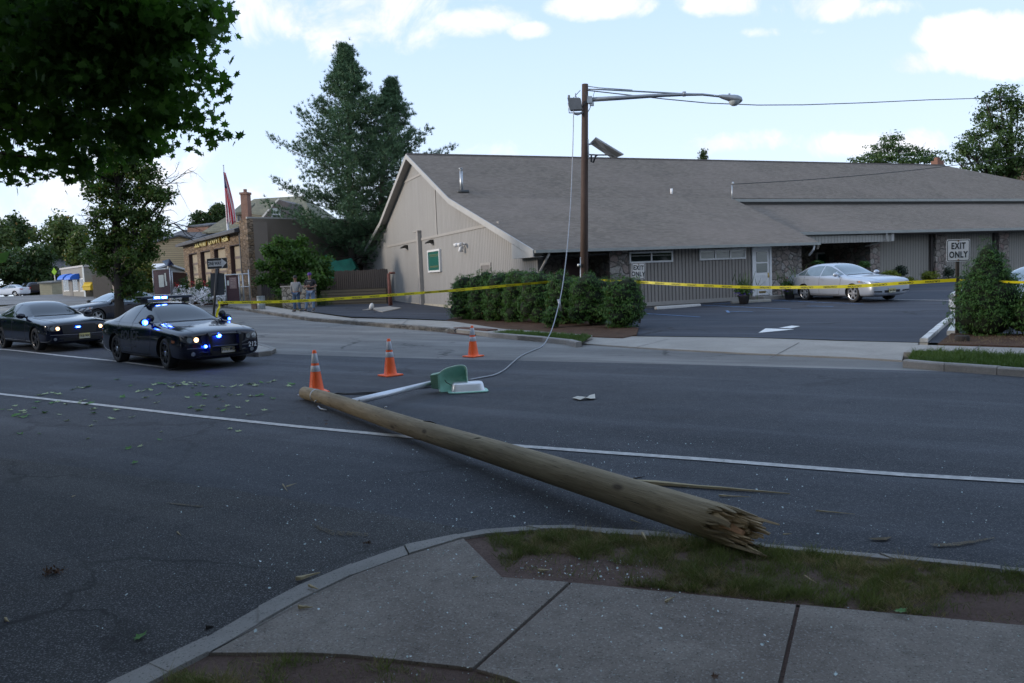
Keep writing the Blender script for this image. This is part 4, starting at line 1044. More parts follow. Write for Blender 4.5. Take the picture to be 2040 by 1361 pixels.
# far cars
w1 = at(21, 585, 100)
WH = sedan('white_sedan', 'white sedan far away at the left edge of the car park', (w1.x, w1.y, G(w1.x, w1.y)), (-.98, .15), PAINT_WHT, 4.4, 1.75, 1.45, 2.6, 1.30, rw=.32, glassm=GL_SIL, far=True)
finish_front(*WH[:5], 'none')
w2 = at(2065, 600, 21.5)
HATCH = [list(q) for q in SEDAN]
WR = sedan('white_sedan', 'white car almost hidden behind the conical evergreen on the right', (w2.x, w2.y, G(w2.x, w2.y)), (-.93, -.37), PAINT_WHT, 4.7, 1.8, 1.5, 2.7, 1.4, rw=.33, glassm=GL_SIL, far=True)
finish_front(*WR[:5], 'wrap')
# small dark four wheel drive beyond the white car
SUV = [(x, zb+.1, zm+.05, zs, (zt if x > .36 else max(zt, 1.44) if x > .2 else 1.47), b_, m_, s_, t_) for (x, zb, zm, zs, zt, b_, m_, s_, t_) in SEDAN if x > -.9]
SUV[-1] = (-.93, .3, .62, 1.0, 1.44, .8, .9, .86, .56); SUV += [(-.99, .35, .62, .98, 1.30, .72, .84, .8, .5), (-1.0, .42, .6, .9, 1.1, .6, .75, .7, .45)]
w3 = at(60, 585, 104)
SV = sedan('dark_suv', 'small black four wheel drive parked beyond the white sedan', (w3.x, w3.y, G(w3.x, w3.y)), (-.75, .66), PAINT_BLK, 4.2, 1.8, 1.72, 2.5, 1.25, rw=.36, glassm=GL_DARK, far=True, prof=SUV)
finish_front(*SV[:5], 'none')
# ================================================================ STREET FURNITURE
POLEBR = m_wood('creosote_pole', (.06, .038, .030), (.095, .062, .05), 2, .8, (.02, .015, .012))
ALU = mat('brushed_aluminium', (.68, .70, .74), .36, .6, .06, 4)
ALU_D = mat('weathered_aluminium', (.30, .32, .34), .45, .7, .12, 5)
CAB = mat('cable_black', (.02, .022, .025), .5)
def standing_pole():
    YP = 27.0
    base = at(1162, 610, YP); base.z = G(base.x, base.y)
    top = at(1165.5, 168, YP+.05)
    ax = (top-base)
    r = empty('street_light_pole', base, 0, 'dark wooden street light pole with a long metal arm, standing in the hedge', 'street light')
    P = lambda z, dx=0.0, dy=0.0: Vector((ax.x*z/ax.z+dx, ax.y*z/ax.z+dy, z))
    def L(px, py, dY=0.0): v = at(px, py, YP+dY)-base; return v
    H = ax.z
    b = MB(); b.tube([P(-.2), P(H*.5), P(H)], [.145, .125, .105], 16); b.build('pole', POLEBR, r, True)
    b = MB(); b.tube([P(.2, -.12, -.05), P(H*.28, -.12, -.05)], .022, 8); b.box(-.16, -.05, -.14, .0, 1.9, 2.0); b.build('conduit', STEEL, r, True)
    # main arm
    b = MB(); b.tube([L(1172, 199), L(1240, 195), L(1310, 190.5), L(1364, 188.5), L(1400, 188.5), L(1440, 193)], [.075, .07, .06, .05, .04, .035], 12); b.build('arm', ALU_D, r, True)
    b = MB(); b.tube([L(1172, 178), L(1200, 178.5), L(1362, 187)], [.02, .026, .026], 8); b.tube([L(1172, 172), L(1192, 175), L(1260, 179.5)], .014, 6)
    b.tube([L(1363, 183), L(1363, 192)], .06, 8); b.build('brace', ALU_D, r, True)
    b = MB(); q = L(1172, 199); b.box(q.x-.05, q.x+.12, q.y-.1, q.y+.1, q.z-.12, q.z+.10); q = L(1178, 205); b.box(q.x-.05, q.x+.08, q.y-.06, q.y+.06, q.z-.1, q.z+.02); b.build('arm_bracket', STEEL, r)
    # cobra head
    h0, h1_ = L(1432, 191.5), L(1478, 200)
    d = (h1_-h0); b = MB()
    M = Matrix.Translation(h0) @ d.to_track_quat('Z', 'Y').to_matrix().to_4x4()
    b.lathe([(.04, 0), (.07, .1), (.10, .3), (.135, .5), (.14, .62), (.11, .74), (.03, .80)], 18, M)
    q = L(1453, 186.5); b.tube([q, q-Vector((0, 0, .1))], .035, 8); hd = b.build('lamp_head', ALU_D, r, True)
    c = L(1463, 203.5); b = MB(); b.lathe([(.19, .03), (.185, 0), (.15, -.07), (.08, -.12), (.001, -.135)], 18, Matrix.Translation(c)); b.build('lamp_lens', mat('refractor_glass', (.40, .44, .45), .12, 0, .3, 40), hd, True)
    # transformer-like control cabinet with its solar cell on the left of the pole
    b = MB(); q0, q1 = L(1131, 193, -.3), L(1158, 219, -.3)
    vs = [L(1130, 194.5, -.35), L(1156, 195, -.35), L(1159, 218, -.35), L(1135, 219, -.35)]
    vs2 = [v+Vector((0.05, .28, 0)) for v in vs]
    b.add(vs+vs2, [(0, 1, 2, 3), (7, 6, 5, 4), (0, 4, 5, 1), (1, 5, 6, 2), (2, 6, 7, 3), (3, 7, 4, 0)])
    for t in (.15, .5, .85): v = vs[0].lerp(vs[1], t); b.tube([v+Vector((0, .1, .0)), v+Vector((0, .1, .10 if t == .15 else .04))], .04 if t == .15 else .02, 8)
    cb = b.build('flood_fixture', mat('grey_fixture', (.16, .165, .17), .5, .3), r); bevel(cb, .02)
    b = MB(); b.tube([L(1132, 205, -.3), L(1134, 225, -.3), L(1160, 225, 0)], .018, 6); b.tube([L(1144, 226, -.2), L(1150, 228, -.1), L(1162, 224, 0)], .04, 8); b.build('fixture_bracket', STEEL, r, True)
    # solar panel
    a = [L(1176, 284, .6), L(1187, 273, -.6), L(1243, 307, -.6), L(1222, 315, .6)]
    nn = (a[1]-a[0]).cross(a[3]-a[0]).normalized()
    if nn.z < 0: nn = -nn
    b = MB(); lo = [v-nn*.045 for v in a]; b.add(a+lo, [(0, 1, 2, 3), (7, 6, 5, 4)]+[(i, (i+1) % 4, 4+(i+1) % 4, 4+i) for i in range(4)])
    sp = b.build('solar_panel', mat('panel_frame', (.35, .37, .39), .4, .7), r)
    ins = lambda s, t: a[0].lerp(a[1], s).lerp(a[3].lerp(a[2], s), t)
    b = MB(); b.add([ins(.05, .04)+nn*.004, ins(.95, .04)+nn*.004, ins(.95, .96)+nn*.004, ins(.05, .96)+nn*.004], [(0, 1, 2, 3)]); b.build('solar_cells', mat('solar_cells', (.01, .015, .04), .1), sp)
    b = MB(); b.add([ins(.06, .05)-nn*.047, ins(.94, .05)-nn*.047, ins(.94, .95)-nn*.047, ins(.06, .95)-nn*.047], [(3, 2, 1, 0)]); b.build('panel_back', mat('panel_back', (.10, .11, .12), .5), sp)
    b = MB(); b.tube([L(1171, 288), ins(.4, .1)-nn*.06], .03, 6); b.tube([L(1171, 308), L(1190, 309), ins(.5, .85)-nn*.05], .025, 6); b.tube([ins(.5, .05)-nn*.06, ins(.5, .95)-nn*.06], .03, 6)
    b.box(L(1170, 280).x, L(1170, 280).x+.04, -.06, .06, L(1170, 316).z, L(1170, 278).z); b.build('panel_bracket', STEEL, r)
    b = MB(); b.tube([L(1178, 310), L(1178, 322), L(1182, 324), L(1186, 312), L(1190, 309)], .03, 6)
    # loops of loose cable near the top
    b.tube([L(1156, 180, -.1), L(1147, 190, -.2), L(1150, 200, -.25), L(1160, 212, -.2), L(1168, 200, -.1)], .012, 6)
    b.tube([L(1164, 184, -.15), L(1170, 192, -.2), L(1168, 204, -.2), L(1160, 214, -.2)], .012, 6); b.tube([L(1185, 181), L(1182, 190), L(1183, 198)], .008, 5)
    b.tube([L(1175, 206), L(1176, 214), L(1172, 222), L(1168, 224)], .012, 6); b.build('cable_loop', CAB, r, True)
    return r, base, top
SP, SPB, SPT = standing_pole()
# overhead line to the right
pts = [at(x, y, Y) for x, y, Y in ((1168, 180, 27), (1240, 188, 27.6), (1320, 197, 28.4), (1410, 205.5, 29.3), (1510, 209.5, 30.4), (1600, 209, 31.5), (1720, 205, 33.2), (1850, 199, 35.3), (1950, 196, 37.2), (2100, 188, 40.3))]
b = MB(); b.tube(pts, .017, 6); tag(b.build('overhead_cable', CAB, None, True), 'twisted overhead cable running from the pole top across the sky to the right', 'cable')
# the torn cable hanging down to the fallen lamp
hang = [(1147, 186, 26.8), (1143, 215, 26.7), (1142, 260, 26.6), (1140, 330, 26.4), (1137, 400, 26.0), (1132, 470, 25.4), (1126, 530, 24.6), (1119, 580, 23.6), (1110, 620, 22.4), (1101, 652, 21.2), (1092, 674, 20.2)]
pts = [at(*q) for q in hang]
gr = [gp(x, y, .02) for x, y in ((1080, 690), (1060, 699), (1040, 708), (1022, 722), (1005, 737), (985, 747), (960, 752), (935, 757))]
pts[-1].z = max(pts[-1].z, .2)
def crv(pts, n=4):
    out = []
    P = [pts[0]]+pts+[pts[-1]]
    for i in range(1, len(P)-2):
        for k in range(n):
            t = k/n; a, b_, c, d = P[i-1], P[i], P[i+1], P[i+2]
            out.append(.5*((2*b_)+(c-a)*t+(2*a-5*b_+4*c-d)*t*t+(3*b_-a-3*c+d)*t**3))
    return out+[pts[-1]]
mw = mat('bare_grey_wire', (.30, .31, .33), .4, .5, .3, 30)
b = MB(); b.tube(crv(pts+gr), .015, 6); q = at(1113, 596, 23.2); b.tube([q, q+Vector((.05, 0, -.35))], [.05, .02], 8)
tag(b.build('fallen_cable', mw, None, True), 'pale torn cable hanging from the pole top down to the fallen lamp', 'cable')

# ---------------- fallen pole
PWOOD = m_wood('fallen_pole_wood', (.19, .145, .082), (.33, .265, .165), 0, 1.0, (.05, .032, .018), .7)
PEND = m_wood('split_wood', (.34, .25, .14), (.56, .43, .27), 0, 2.2, (.10, .06, .03), .8, False)
PCORE = m_wood('red_heartwood', (.42, .22, .12), (.60, .38, .22), 0, 2.5, (.14, .06, .03), .8, False)
def fallen_pole():
    r0, r1 = .096, .120
    A = gp(606, 797, .0); A = A+Vector((0, .06, r0+.01))
    Bq = gp(1497, 1062, .13+r1*.9); B_ = Vector((Bq.x, Bq.y, Bq.z))
    ax = (B_-A); Ln = ax.length; xh = ax.normalized(); yh = Vector((0, 0, 1)).cross(xh).normalized(); zh = xh.cross(yh)
    M = Matrix(((xh.x, yh.x, zh.x, A.x), (xh.y, yh.y, zh.y, A.y), (xh.z, yh.z, zh.z, A.z), (0, 0, 0, 1)))
    r = empty('fallen_pole'); r.matrix_world = M
    tag(r, 'wooden lamp pole lying snapped across the road with its arm and green lamp', 'fallen pole')
    n = 28; rings = 60; b = MB(); rnd = random.Random(7)
    vs = []
    LB = Ln-.30
    for i in range(rings+1):
        t = i/rings; x = LB*t; rad = lerp(r0, r1, t)
        for k in range(n):
            a = 2*math.pi*k/n
            q = rad*(1+.025*noise.noise(Vector((x*1.2, math.cos(a)*1.5, math.sin(a)*1.5)))+.012*noise.noise(Vector((x*.5, math.cos(a)*6, math.sin(a)*6))))
            vs.append((x, q*math.cos(a), q*math.sin(a)+.02*math.sin(x*1.1)*(1-t)))
    fs = [(i*n+k, i*n+(k+1) % n, (i+1)*n+(k+1) % n, (i+1)*n+k) for i in range(rings) for k in range(n)]
    fs += [tuple(range(n-1, -1, -1))]
    b.add(vs, fs); pl = b.build('pole', PWOOD, r, True)
    # splintered end: rim staves of uneven length in the same wood, and a torn core
    def stave(b, a, rad, th, w, x0, x1, tip, m):
        """one wedge-shaped splinter running along x"""
        c, s_ = math.cos(a), math.sin(a); u = Vector((0, c, s_)); v = Vector((0, -s_, c))
        xm = lerp(x0, x1, .55)
        P0 = Vector((x0, 0, 0))+u*rad; Pm = Vector((xm, 0, 0))+u*(rad*1.0); P1 = Vector((x1, 0, 0))+u*(rad-th*.4)+v*rnd.uniform(-.02, .02)
        q = []
        for P_, ww, tt in ((P0, w, th), (Pm, w*.85, th*.8), (P1, w*tip, th*.25)):
            q += [P_-v*ww/2, P_+v*ww/2, P_+v*ww/2-u*tt, P_-v*ww/2-u*tt]
        b.add(q, [(0, 1, 5, 4), (1, 2, 6, 5), (2, 3, 7, 6), (3, 0, 4, 7), (4, 5, 9, 8), (5, 6, 10, 9), (6, 7, 11, 10), (7, 4, 8, 11), (8, 9, 10, 11), (3, 2, 1, 0)], m)
    b = MB()
    ns = 58
    for k in range(ns):
        a = 2*math.pi*k/ns
        # local +y points away from the camera side: long staves at the top and far side, long low tongue below
        up_ = math.sin(a); far_ = math.cos(a)
        ln = .06+.22*max(0, up_*.5+far_*.6)+.22*max(0, -up_-.2)*(.6+.6*(far_ < 0))+rnd.uniform(-.08, .16)*rnd.random()*1.6
        stave(b, a, r1*1.0, .03, 2*math.pi*r1/ns*rnd.choice((1.15, 1.6, 2.4)), LB-.03, LB+max(.04, ln), rnd.uniform(.15, .9), 0)
    for k in range(60):
        a = rnd.uniform(0, 2*math.pi); rr = r1*rnd.uniform(.45, .90)
        ln = .08+.28*max(0, math.cos(a-R(40)))*rnd.random()+.14*rnd.random()+.16*max(0, -math.sin(a))
        stave(b, a, rr, .03, rnd.uniform(.012, .034), LB-.05, LB+ln, rnd.uniform(.05, .4), 1)
    for k in range(20):
        a = rnd.uniform(0, 2*math.pi); rr = r1*rnd.uniform(.2, .55)
        stave(b, a, rr, .09, rnd.uniform(.04, .08), LB-.1, LB+rnd.uniform(.08, .28), rnd.uniform(.4, .9), 2 if k % 2 else 1)
    b.add([(LB-.02, r1*.93*math.cos(2*math.pi*k/16), r1*.93*math.sin(2*math.pi*k/16)) for k in range(16)], [tuple(range(16))], 2)
    b.build('splintered_end', [PWOOD, PEND, PCORE], r)
    # long drying split and knots
    b = MB()
    pts = []
    for i in range(16):
        t = i/15; x = lerp(LB-1.25, LB-.02, t); a = R(202-360)+.10*math.sin(i*.6)+t*.12; rad = lerp(r0, r1, x/LB)*.985; pts.append((x, -abs(math.cos(a))*rad, math.sin(a)*rad*.4+rad*.2))
    b.tube(pts, [.002+.006*math.sin(math.pi*i/15) for i in range(16)], 5)
    b.build('crack', mat('crack_dark', (.02, .014, .01), .9), r)
    for x, a in ((2.1, 60), (2.15, 100), (4.6, 75), (5.8, 110)):
        rad = lerp(r0, r1, x/LB)*.99; aa = R(a); b = MB()
        b.tube([(x-.10, -math.cos(aa+.4)*rad*-1, math.sin(aa+.4)*rad), (x, math.cos(aa)*rad, math.sin(aa)*rad), (x+.08, math.cos(aa-.3)*rad, math.sin(aa-.3)*rad)], [.002, .008, .002], 5); b.build('knot', mat('crack_dark', (.02, .014, .01), .9), r)
    # metal strap and clamp near the tip
    b = MB(); b.lathe([(r0*1.02, -.02), (r0*1.07, -.02), (r0*1.07, .02), (r0*1.02, .02)], 24, Matrix.Translation((.62, 0, .01)) @ Matrix.Rotation(R(90), 4, 'Y'))
    b.build('strap', STEEL, r, True)
    for q in ([(.9, -.12, -.05), (1.0, -.15, -.03), (1.05, -.14, .0)], [(1.1, -.13, -.08), (1.3, -.16, -.09), (1.45, -.12, -.1)], [(.0, -.08, -.03), (-.06, -.09, -.03)], [(2.4, .02, .115), (2.44, .02, .125)], [(3.3, .03, .12), (3.34, .03, .13)]):
        b = MB(); b.tube(q, .010, 6); b.build('wire_end', STEEL, r, True)
    # the arm
    W = M.inverted()
    Lp = lambda px, py, z: W @ gp(px, py, z)
    a0 = Lp(697, 806, .15); a1 = Lp(858, 763+8, .25)
    a0 = W @ (at(697, 803, (M @ a0).y)); a1 = W @ at(858, 764, gp(880, 783).y+.1)
    b = MB(); b.tube([a0, a1], [.052, .043], 16); b.build('arm', ALU, r, True)
    b = MB(); c = a0; b.obox(Matrix.Translation(c+Vector((-.06, -.03, .0))), .22, .05, .10); b.tube([c+Vector((-.28, -.0, .03)), c+Vector((.02, -.0, .02))], .022, 6); b.build('arm_bracket', mat('rusty_bracket', (.05, .04, .032), .7, .4), r)
    # broken lamp: ribbed ballast housing, open clamshell, silver refractor tray
    GREEN = mat('mint_green_enamel', (.36, .66, .54), .35, 0, .12, 6)
    GREEND = mat('dark_green_casting', (.19, .34, .25), .45, 0, .15, 8)
    Yh = gp(885, 783).y
    lamp = empty('lamp_housing'); lamp.parent = r
    def Q(px, py, dY=0.0): return W @ at(px, py, Yh+dY)
    # ballast box with ribs
    b = MB(); f = [Q(857, 748, -.10), Q(872, 745, -.10), Q(874, 776, -.10), Q(860, 774, -.10)]; g = [Q(862, 744, .20), Q(877, 741, .20), Q(879, 771, .20), Q(865, 770, .20)]
    b.add(f+g, [(0, 1, 2, 3), (7, 6, 5, 4), (0, 4, 5, 1), (1, 5, 6, 2), (2, 6, 7, 3), (3, 7, 4, 0)])
    for i in range(8):
        t0, t1 = (i+.25)/8, (i+.6)/8
        p = [f[0].lerp(f[3], t0), f[1].lerp(f[2], t0), f[1].lerp(f[2], t1), f[0].lerp(f[3], t1)]; o_ = (W.to_3x3() @ Vector((-.2, -1, .1))).normalized()*.018
        b.add(p+[v+o_ for v in p], [(4, 5, 6, 7), (0, 4, 7, 3), (1, 2, 6, 5), (0, 1, 5, 4), (3, 7, 6, 2)])
    b.build('ballast_box', GREEND, lamp)
    # clamshell: a scoop standing up, concave side to the camera
    b = MB(); top_ = [(873, 746), (884, 737), (897, 732), (912, 728.5), (924, 728.5), (929, 734), (930, 745), (931, 757), (930, 763)]
    bot_ = [(876, 781), (884, 781.5), (893, 780), (902, 776), (911, 772), (920, 768), (925, 766), (929, 764), (930, 763.5)]
    nu = len(top_); nv = 10; vs = []
    for j in range(nv+1):
        t = j/nv
        for i in range(nu):
            x = lerp(bot_[i][0], top_[i][0], t); y = lerp(bot_[i][1], top_[i][1], t); u = i/(nu-1)
            dep = .34*math.sin(math.pi*min(1, max(0, u*.9+.05)))**.7*math.sin(math.pi*(t*.80+.10))**.8
            vs.append(Q(x, y, dep-.02))
    fs = [(j*nu+i, j*nu+i+1, (j+1)*nu+i+1, (j+1)*nu+i) for j in range(nv) for i in range(nu-1)]
    b.add(vs, fs); sh = b.build('clamshell', GREEN, lamp, True)
    sm = sh.modifiers.new('s', 'SUBSURF'); sm.levels = 2; sm.render_levels = 2; so = sh.modifiers.new('t', 'SOLIDIFY'); so.thickness = .012; so.offset = 1
    b = MB(); edge = [Q(x, y, -.0) for x, y in top_]; b.tube(crv(edge, 3), .010, 6); b.build('shell_rim', mat('pale_green_rim', (.42, .60, .50), .4), lamp, True)
    b = MB(); b.tube([Q(886, 757, .15), Q(889, 762, .1), Q(900, 768, .05), Q(906, 776, -.05)], .006, 5); b.tube([Q(908, 764, .15), Q(916, 762, .15)], .018, 8); b.build('lamp_wiring', mat('brown_wire', (.10, .07, .05), .6), lamp, True)
    # tray lying on the road: shallow silver dish upside down, with a green gasket frame
    c = gp(932, 781, .0); R0 = Matrix.Translation(c) @ Matrix.Rotation(R(8), 4, 'Z')
    Wl = W
    def sup(a, b_, rx, ry, n=28, e=.35):
        out = []
        for k in range(n):
            t = 2*math.pi*k/n; cx_, sx_ = math.cos(t), math.sin(t); out.append((rx*math.copysign(abs(cx_)**e, cx_)+a, ry*math.copysign(abs(sx_)**e, sx_)+b_))
        return out
    def loft(b, levels):
        vs = []; n_ = 28
        for rx, ry, z in levels: vs += [Wl @ (R0 @ Vector((x, y, z))) for x, y in sup(0, 0, rx, ry)]
        fs = [(i*n_+k, i*n_+(k+1) % n_, (i+1)*n_+(k+1) % n_, (i+1)*n_+k) for i in range(len(levels)-1) for k in range(n_)]
        fs.append(tuple((len(levels)-1)*n_+k for k in range(n_))); b.add(vs, fs)
    b = MB(); loft(b, [(.315, .205, .01), (.32, .21, .022), (.31, .20, .030), (.27, .165, .032)]); b.build('lens_frame', GREEN, lamp, True)
    b = MB(); loft(b, [(.272, .168, .030), (.262, .16, .05), (.245, .145, .13), (.235, .135, .150), (.21, .115, .158)]); b.build('lens_tray', mat('polished_tray', (.75, .77, .80), .38, .55, .03, 3), lamp, True)
    return r
FP = fallen_pole()
# loose cables on the road behind the pole
b = MB(); b.tube(crv([gp(x, y, .02) for x, y in ((648, 790), (668, 784), (700, 784), (735, 782), (770, 781), (800, 776), (850, 772), (868, 769))]), .014, 6)
b.tube(crv([gp(x, y, .02) for x, y in ((655, 795), (668, 789), (690, 785), (720, 785), (760, 783))]), .010, 6)
tag(b.build('loose_cable', CAB, None, True), 'black cable snaking on the road behind the fallen pole', 'cable')

# ---------------- cones
ORANGE = mat('cone_orange', (.90, .12, .02), .45, 0, .08, 3)
COLLAR = mat('reflective_collar', (.46, .48, .52), .5, .1, .1, 5)
def cone(px, py, rz, label, lean=0.0):
    c = gp(px, py)
    r = empty('traffic_cone', c, rz, label, 'traffic cone', 'orange traffic cones around the fallen pole'); r.rotation_euler.x = lean
    b = MB(); b.box(-.18, .18, -.18, .18, .005, .035); bs = b.build('base', ORANGE, r); bevel(bs, .012)
    h = .71; rr = lambda z: lerp(.125, .03, (z-.03)/(h-.03))
    b = MB(); b.lathe([(.15, .034), (.128, .045)]+[(rr(z), z) for z in (.06, .2, .32, .45, .6, .70)]+[(.024, .712), (.02, .70)], 28); b.build('cone_body', ORANGE, r, True)
    for z0, z1 in ((.36, .46), (.50, .66)):
        b = MB(); b.lathe([(rr(z0)+.0015, z0), (rr(z0)+.004, z0+.004), (rr(z1)+.004, z1-.004), (rr(z1)+.0015, z1)], 28); b.build('reflective_band', COLLAR, r, True)
    return r
cone(631, 783, R(25), 'orange traffic cone standing right behind the tip of the fallen pole')
cone(778, 749, R(40), 'orange traffic cone standing above the aluminium arm, between two others')
cone(943, 711, R(48), 'orange traffic cone farthest away, standing near the storm drain')

# ---------------- signs
SWHITE = mat('sign_white', (.60, .60, .60), .45, var=.05); SBLACK = mat('sign_black', (.015, .015, .016), .5)
def rounded(w, h, r_, n=5):
    out = []
    for cx_, cy_, a0 in ((w/2-r_, h/2-r_, 0), (-w/2+r_, h/2-r_, 90), (-w/2+r_, -h/2+r_, 180), (w/2-r_, -h/2+r_, 270)):
        out += [(cx_+r_*math.cos(R(a0+90*i/n)), cy_+r_*math.sin(R(a0+90*i/n))) for i in range(n+1)]
    return out
def ring_face(b, outer, inner, y, m=0):
    n = len(outer); b.add([(p[0], y, p[1]) for p in outer]+[(p[0], y, p[1]) for p in inner], [(i, (i+1) % n, n+(i+1) % n, n+i) for i in range(n)], m)
FACE = Matrix.Rotation(R(90), 4, 'X')
def exit_sign(px0, px1, py0, py1, Y, label, base_py, rz=0.0, w=.457, h=.46, tilt=0.0):
    c = at((px0+px1)/2, (py0+py1)/2, Y); base = Vector((c.x, c.y, G(c.x, c.y)))
    w = (px1-px0)/1583*Y; h = (py1-py0)/1583*Y
    r = empty('exit_sign', base, rz, label, 'sign', 'exit only signs at the driveway'); zc = c.z-base.z
    b = MB(); b.box(-.035, .035, .0, .045, -.2, zc+h*.35); p = b.build('post', mat('rusty_green_post', (.055, .045, .035), .7, .3, .3, 5), r)
    f = empty('sign_plate', (0, 0, zc), 0); f.parent = r; f.rotation_euler.y = tilt
    b = MB(); b.prism(rounded(w, h, .04), -.012, -.008, 'xz'); b.build('panel', SWHITE, f)
    b = MB(); ring_face(b, rounded(w-.03, h-.03, .035), rounded(w-.06, h-.06, .028), -.0145); b.build('border', SBLACK, f)
    k = h*.33
    for t, z in (('EXIT', h*.19), ('ONLY', -h*.20)):
        text_obj('lettering', t, k*1.18, Matrix.Translation((0, -.015, z)) @ FACE, SBLACK, f, .001, 1.12, .006, .74)
    b = MB()
    for z in (h*.42, -h*.43): b.tube([(0, -.012, z), (0, -.02, z)], .018, 8)
    b.build('bolt', mat('rusty_bolt', (.20, .11, .05), .8), f)
    return r
exit_sign(1885, 1932, 477, 521, 18.3, 'white EXIT ONLY sign on a rusty post beside the conical evergreen', 665)
exit_sign(1258, 1285, 524, 556, 25.6, 'white EXIT ONLY sign rising behind the right end of the hedge', 650, 0, tilt=R(4))
def one_way():
    Y = 24.3; c = at(433, 525, Y); base = Vector((c.x, c.y, G(c.x, c.y)+.1)); zc = c.z-base.z
    foot = at(427, 604, Y)
    r = empty('one_way_sign', base, 0, 'black ONE WAY arrow sign on a dark post at the pavement island', 'sign')
    b = MB(); dx = foot.x-c.x; k = dx/(c.z-foot.z); b.tube([(k*zc, .03, 0), (0, .03, zc+.1)], .038, 10); b.build('post', mat('dark_post', (.02, .02, .022), .5), r, True)
    f = empty('sign_plate', (0, 0, zc), 0); f.parent = r; f.rotation_euler = (0, R(-1), 0)
    w, h = .62, .32
    b = MB(); b.prism(rounded(w, h, .02), -.01, -.006, 'xz'); b.build('panel', SBLACK, f)
    sx_ = w/.76
    arrow = [(-.34, -.085), (.16, -.085), (.16, -.145), (.355, .01), (.16, .15), (.16, .085), (-.34, .085)]
    b = MB(); b.add([(x*sx_, -.0125, z) for x, z in arrow], [tuple(range(7))]); b.build('arrow', mat('sign_grey', (.42, .43, .44), .5), f)
    text_obj('lettering', 'ONE WAY', .15, Matrix.Translation((-.08, -.014, 0)) @ FACE, SBLACK, f, .001, 1.0, .004, .60)
    ring = MB(); ring_face(ring, rounded(w, h, .02), rounded(w-.012, h-.012, .018), -.0125); ring.build('border', mat('sign_edge', (.35, .36, .37), .5), f)
    b = MB(); q = at(430, 568, Y)-base; b.prism([(q.x-.20, q.z-.33), (q.x+.22, q.z-.30), (q.x+.26, q.z+.35), (q.x-.16, q.z+.37)], .05, .07, 'xz'); b.build('back_plate', mat('dull_back_plate', (.05, .055, .065), .5, .3), r)
    return r
one_way()

# ---------------- caution tape
TAPE = mat('yellow_tape', (.72, .62, .015), .45, var=.06); INK = mat('tape_ink', (.03, .03, .02), .6)
def tape(pts, label, words=True, w=.072, twist=None):
    P = crv(pts, 10); S = [0.0]
    for a, b_ in zip(P, P[1:]): S.append(S[-1]+(b_-a).length)
    def fr(s):
        s = max(0, min(S[-1], s)); i = 0
        lo, hi = 0, len(S)-2
        while lo < hi:
            m_ = (lo+hi)//2
            if S[m_+1] < s: lo = m_+1
            else: hi = m_
        i = lo; t = (s-S[i])/max(1e-6, S[i+1]-S[i]); p = P[i].lerp(P[i+1], t); d = (P[i+1]-P[i]).normalized()
        side = d.cross(Vector((0, 0, 1))).normalized(); up_ = side.cross(d).normalized()
        if up_.z < 0: up_ = -up_
        a = (twist(s/S[-1]) if twist else 0); up2 = up_*math.cos(a)+side*math.sin(a); n_ = d.cross(up2).normalized(); n_ = n_ if n_.y < 0 else -n_
        return p, d, up2, n_
    b = MB(); k = int(S[-1]/.12)+2; vs = []
    for i in range(k):
        s = S[-1]*i/(k-1); p, d, u, n_ = fr(s); vs += [p-u*w/2, p+u*w/2]
    b.add(vs, [(2*i, 2*i+2, 2*i+3, 2*i+1) for i in range(k-1)])
    if words:
        me0 = text_mesh('CAUTION', .060, 0, 'CENTER', 1.0, .0015)
        vv = [v.co.copy() for v in me0.vertices]; ff = [tuple(p.vertices) for p in me0.polygons]
        s = .3
        while s < S[-1]-.3:
            out = []
            for v in vv:
                p, d, u, n_ = fr(s-v.x*1.15)          # printed upside down as hung
                out.append(p-u*v.y+n_*.003)
            b.add(out, ff, 1); s += .56
    o = b.build('caution_tape', [TAPE, INK], None, False, False); tag(o, label, 'caution tape', 'yellow caution tape strung along the pavement')
    return o
T1 = [(434, 603, 24.3), (520, 602, 24.8), (600, 599.5, 25.2), (700, 593.5, 25.6), (800, 586.5, 25.9), (900, 579, 26.2), (1000, 570, 26.5), (1090, 562, 26.8), (1150, 556, 26.9)]
tape([at(*q) for q in T1], 'long yellow caution tape from the one way sign to the pole in the hedge', True, .085, lambda t: R(35)*math.sin(t*9)**2*(t > .55))
T2 = [(1168, 557, 26.9), (1225, 560, 25.2), (1280, 562.5, 23.6), (1340, 566, 22.8), (1400, 569, 22.0), (1500, 572.5, 20.9), (1600, 572.5, 19.9), (1700, 570.5, 19.2), (1800, 564, 18.6), (1905, 558, 18.3)]
tape([at(*q) for q in T2], 'yellow caution tape sagging in front of the silver car', True, .078, lambda t: R(50)*(1-t/.25) if t < .25 else R(8)*math.sin(t*14))
T3 = [(1912, 558, 18.25), (1960, 560, 17.6), (2010, 562, 17.0), (2060, 563, 16.4), (2140, 565, 15.5)]
tape([at(*q) for q in T3], 'yellow caution tape in front of the conical evergreen at the right edge', False, .05, lambda t: R(35)*(1-t))
for pts_, lab in (([(436, 604, 24.2), (437, 612, 24.2), (433, 622, 24.2), (431, 634, 24.2)], 'loose end of yellow tape tied to the one way sign post'), ([(1912, 560, 18.2), (1913, 572, 18.2), (1911, 590, 18.2)], 'loose end of yellow tape hanging from the right exit sign post')):
    tape([at(*q) for q in pts_], lab, False, .07, lambda t: R(20)*math.sin(t*8))

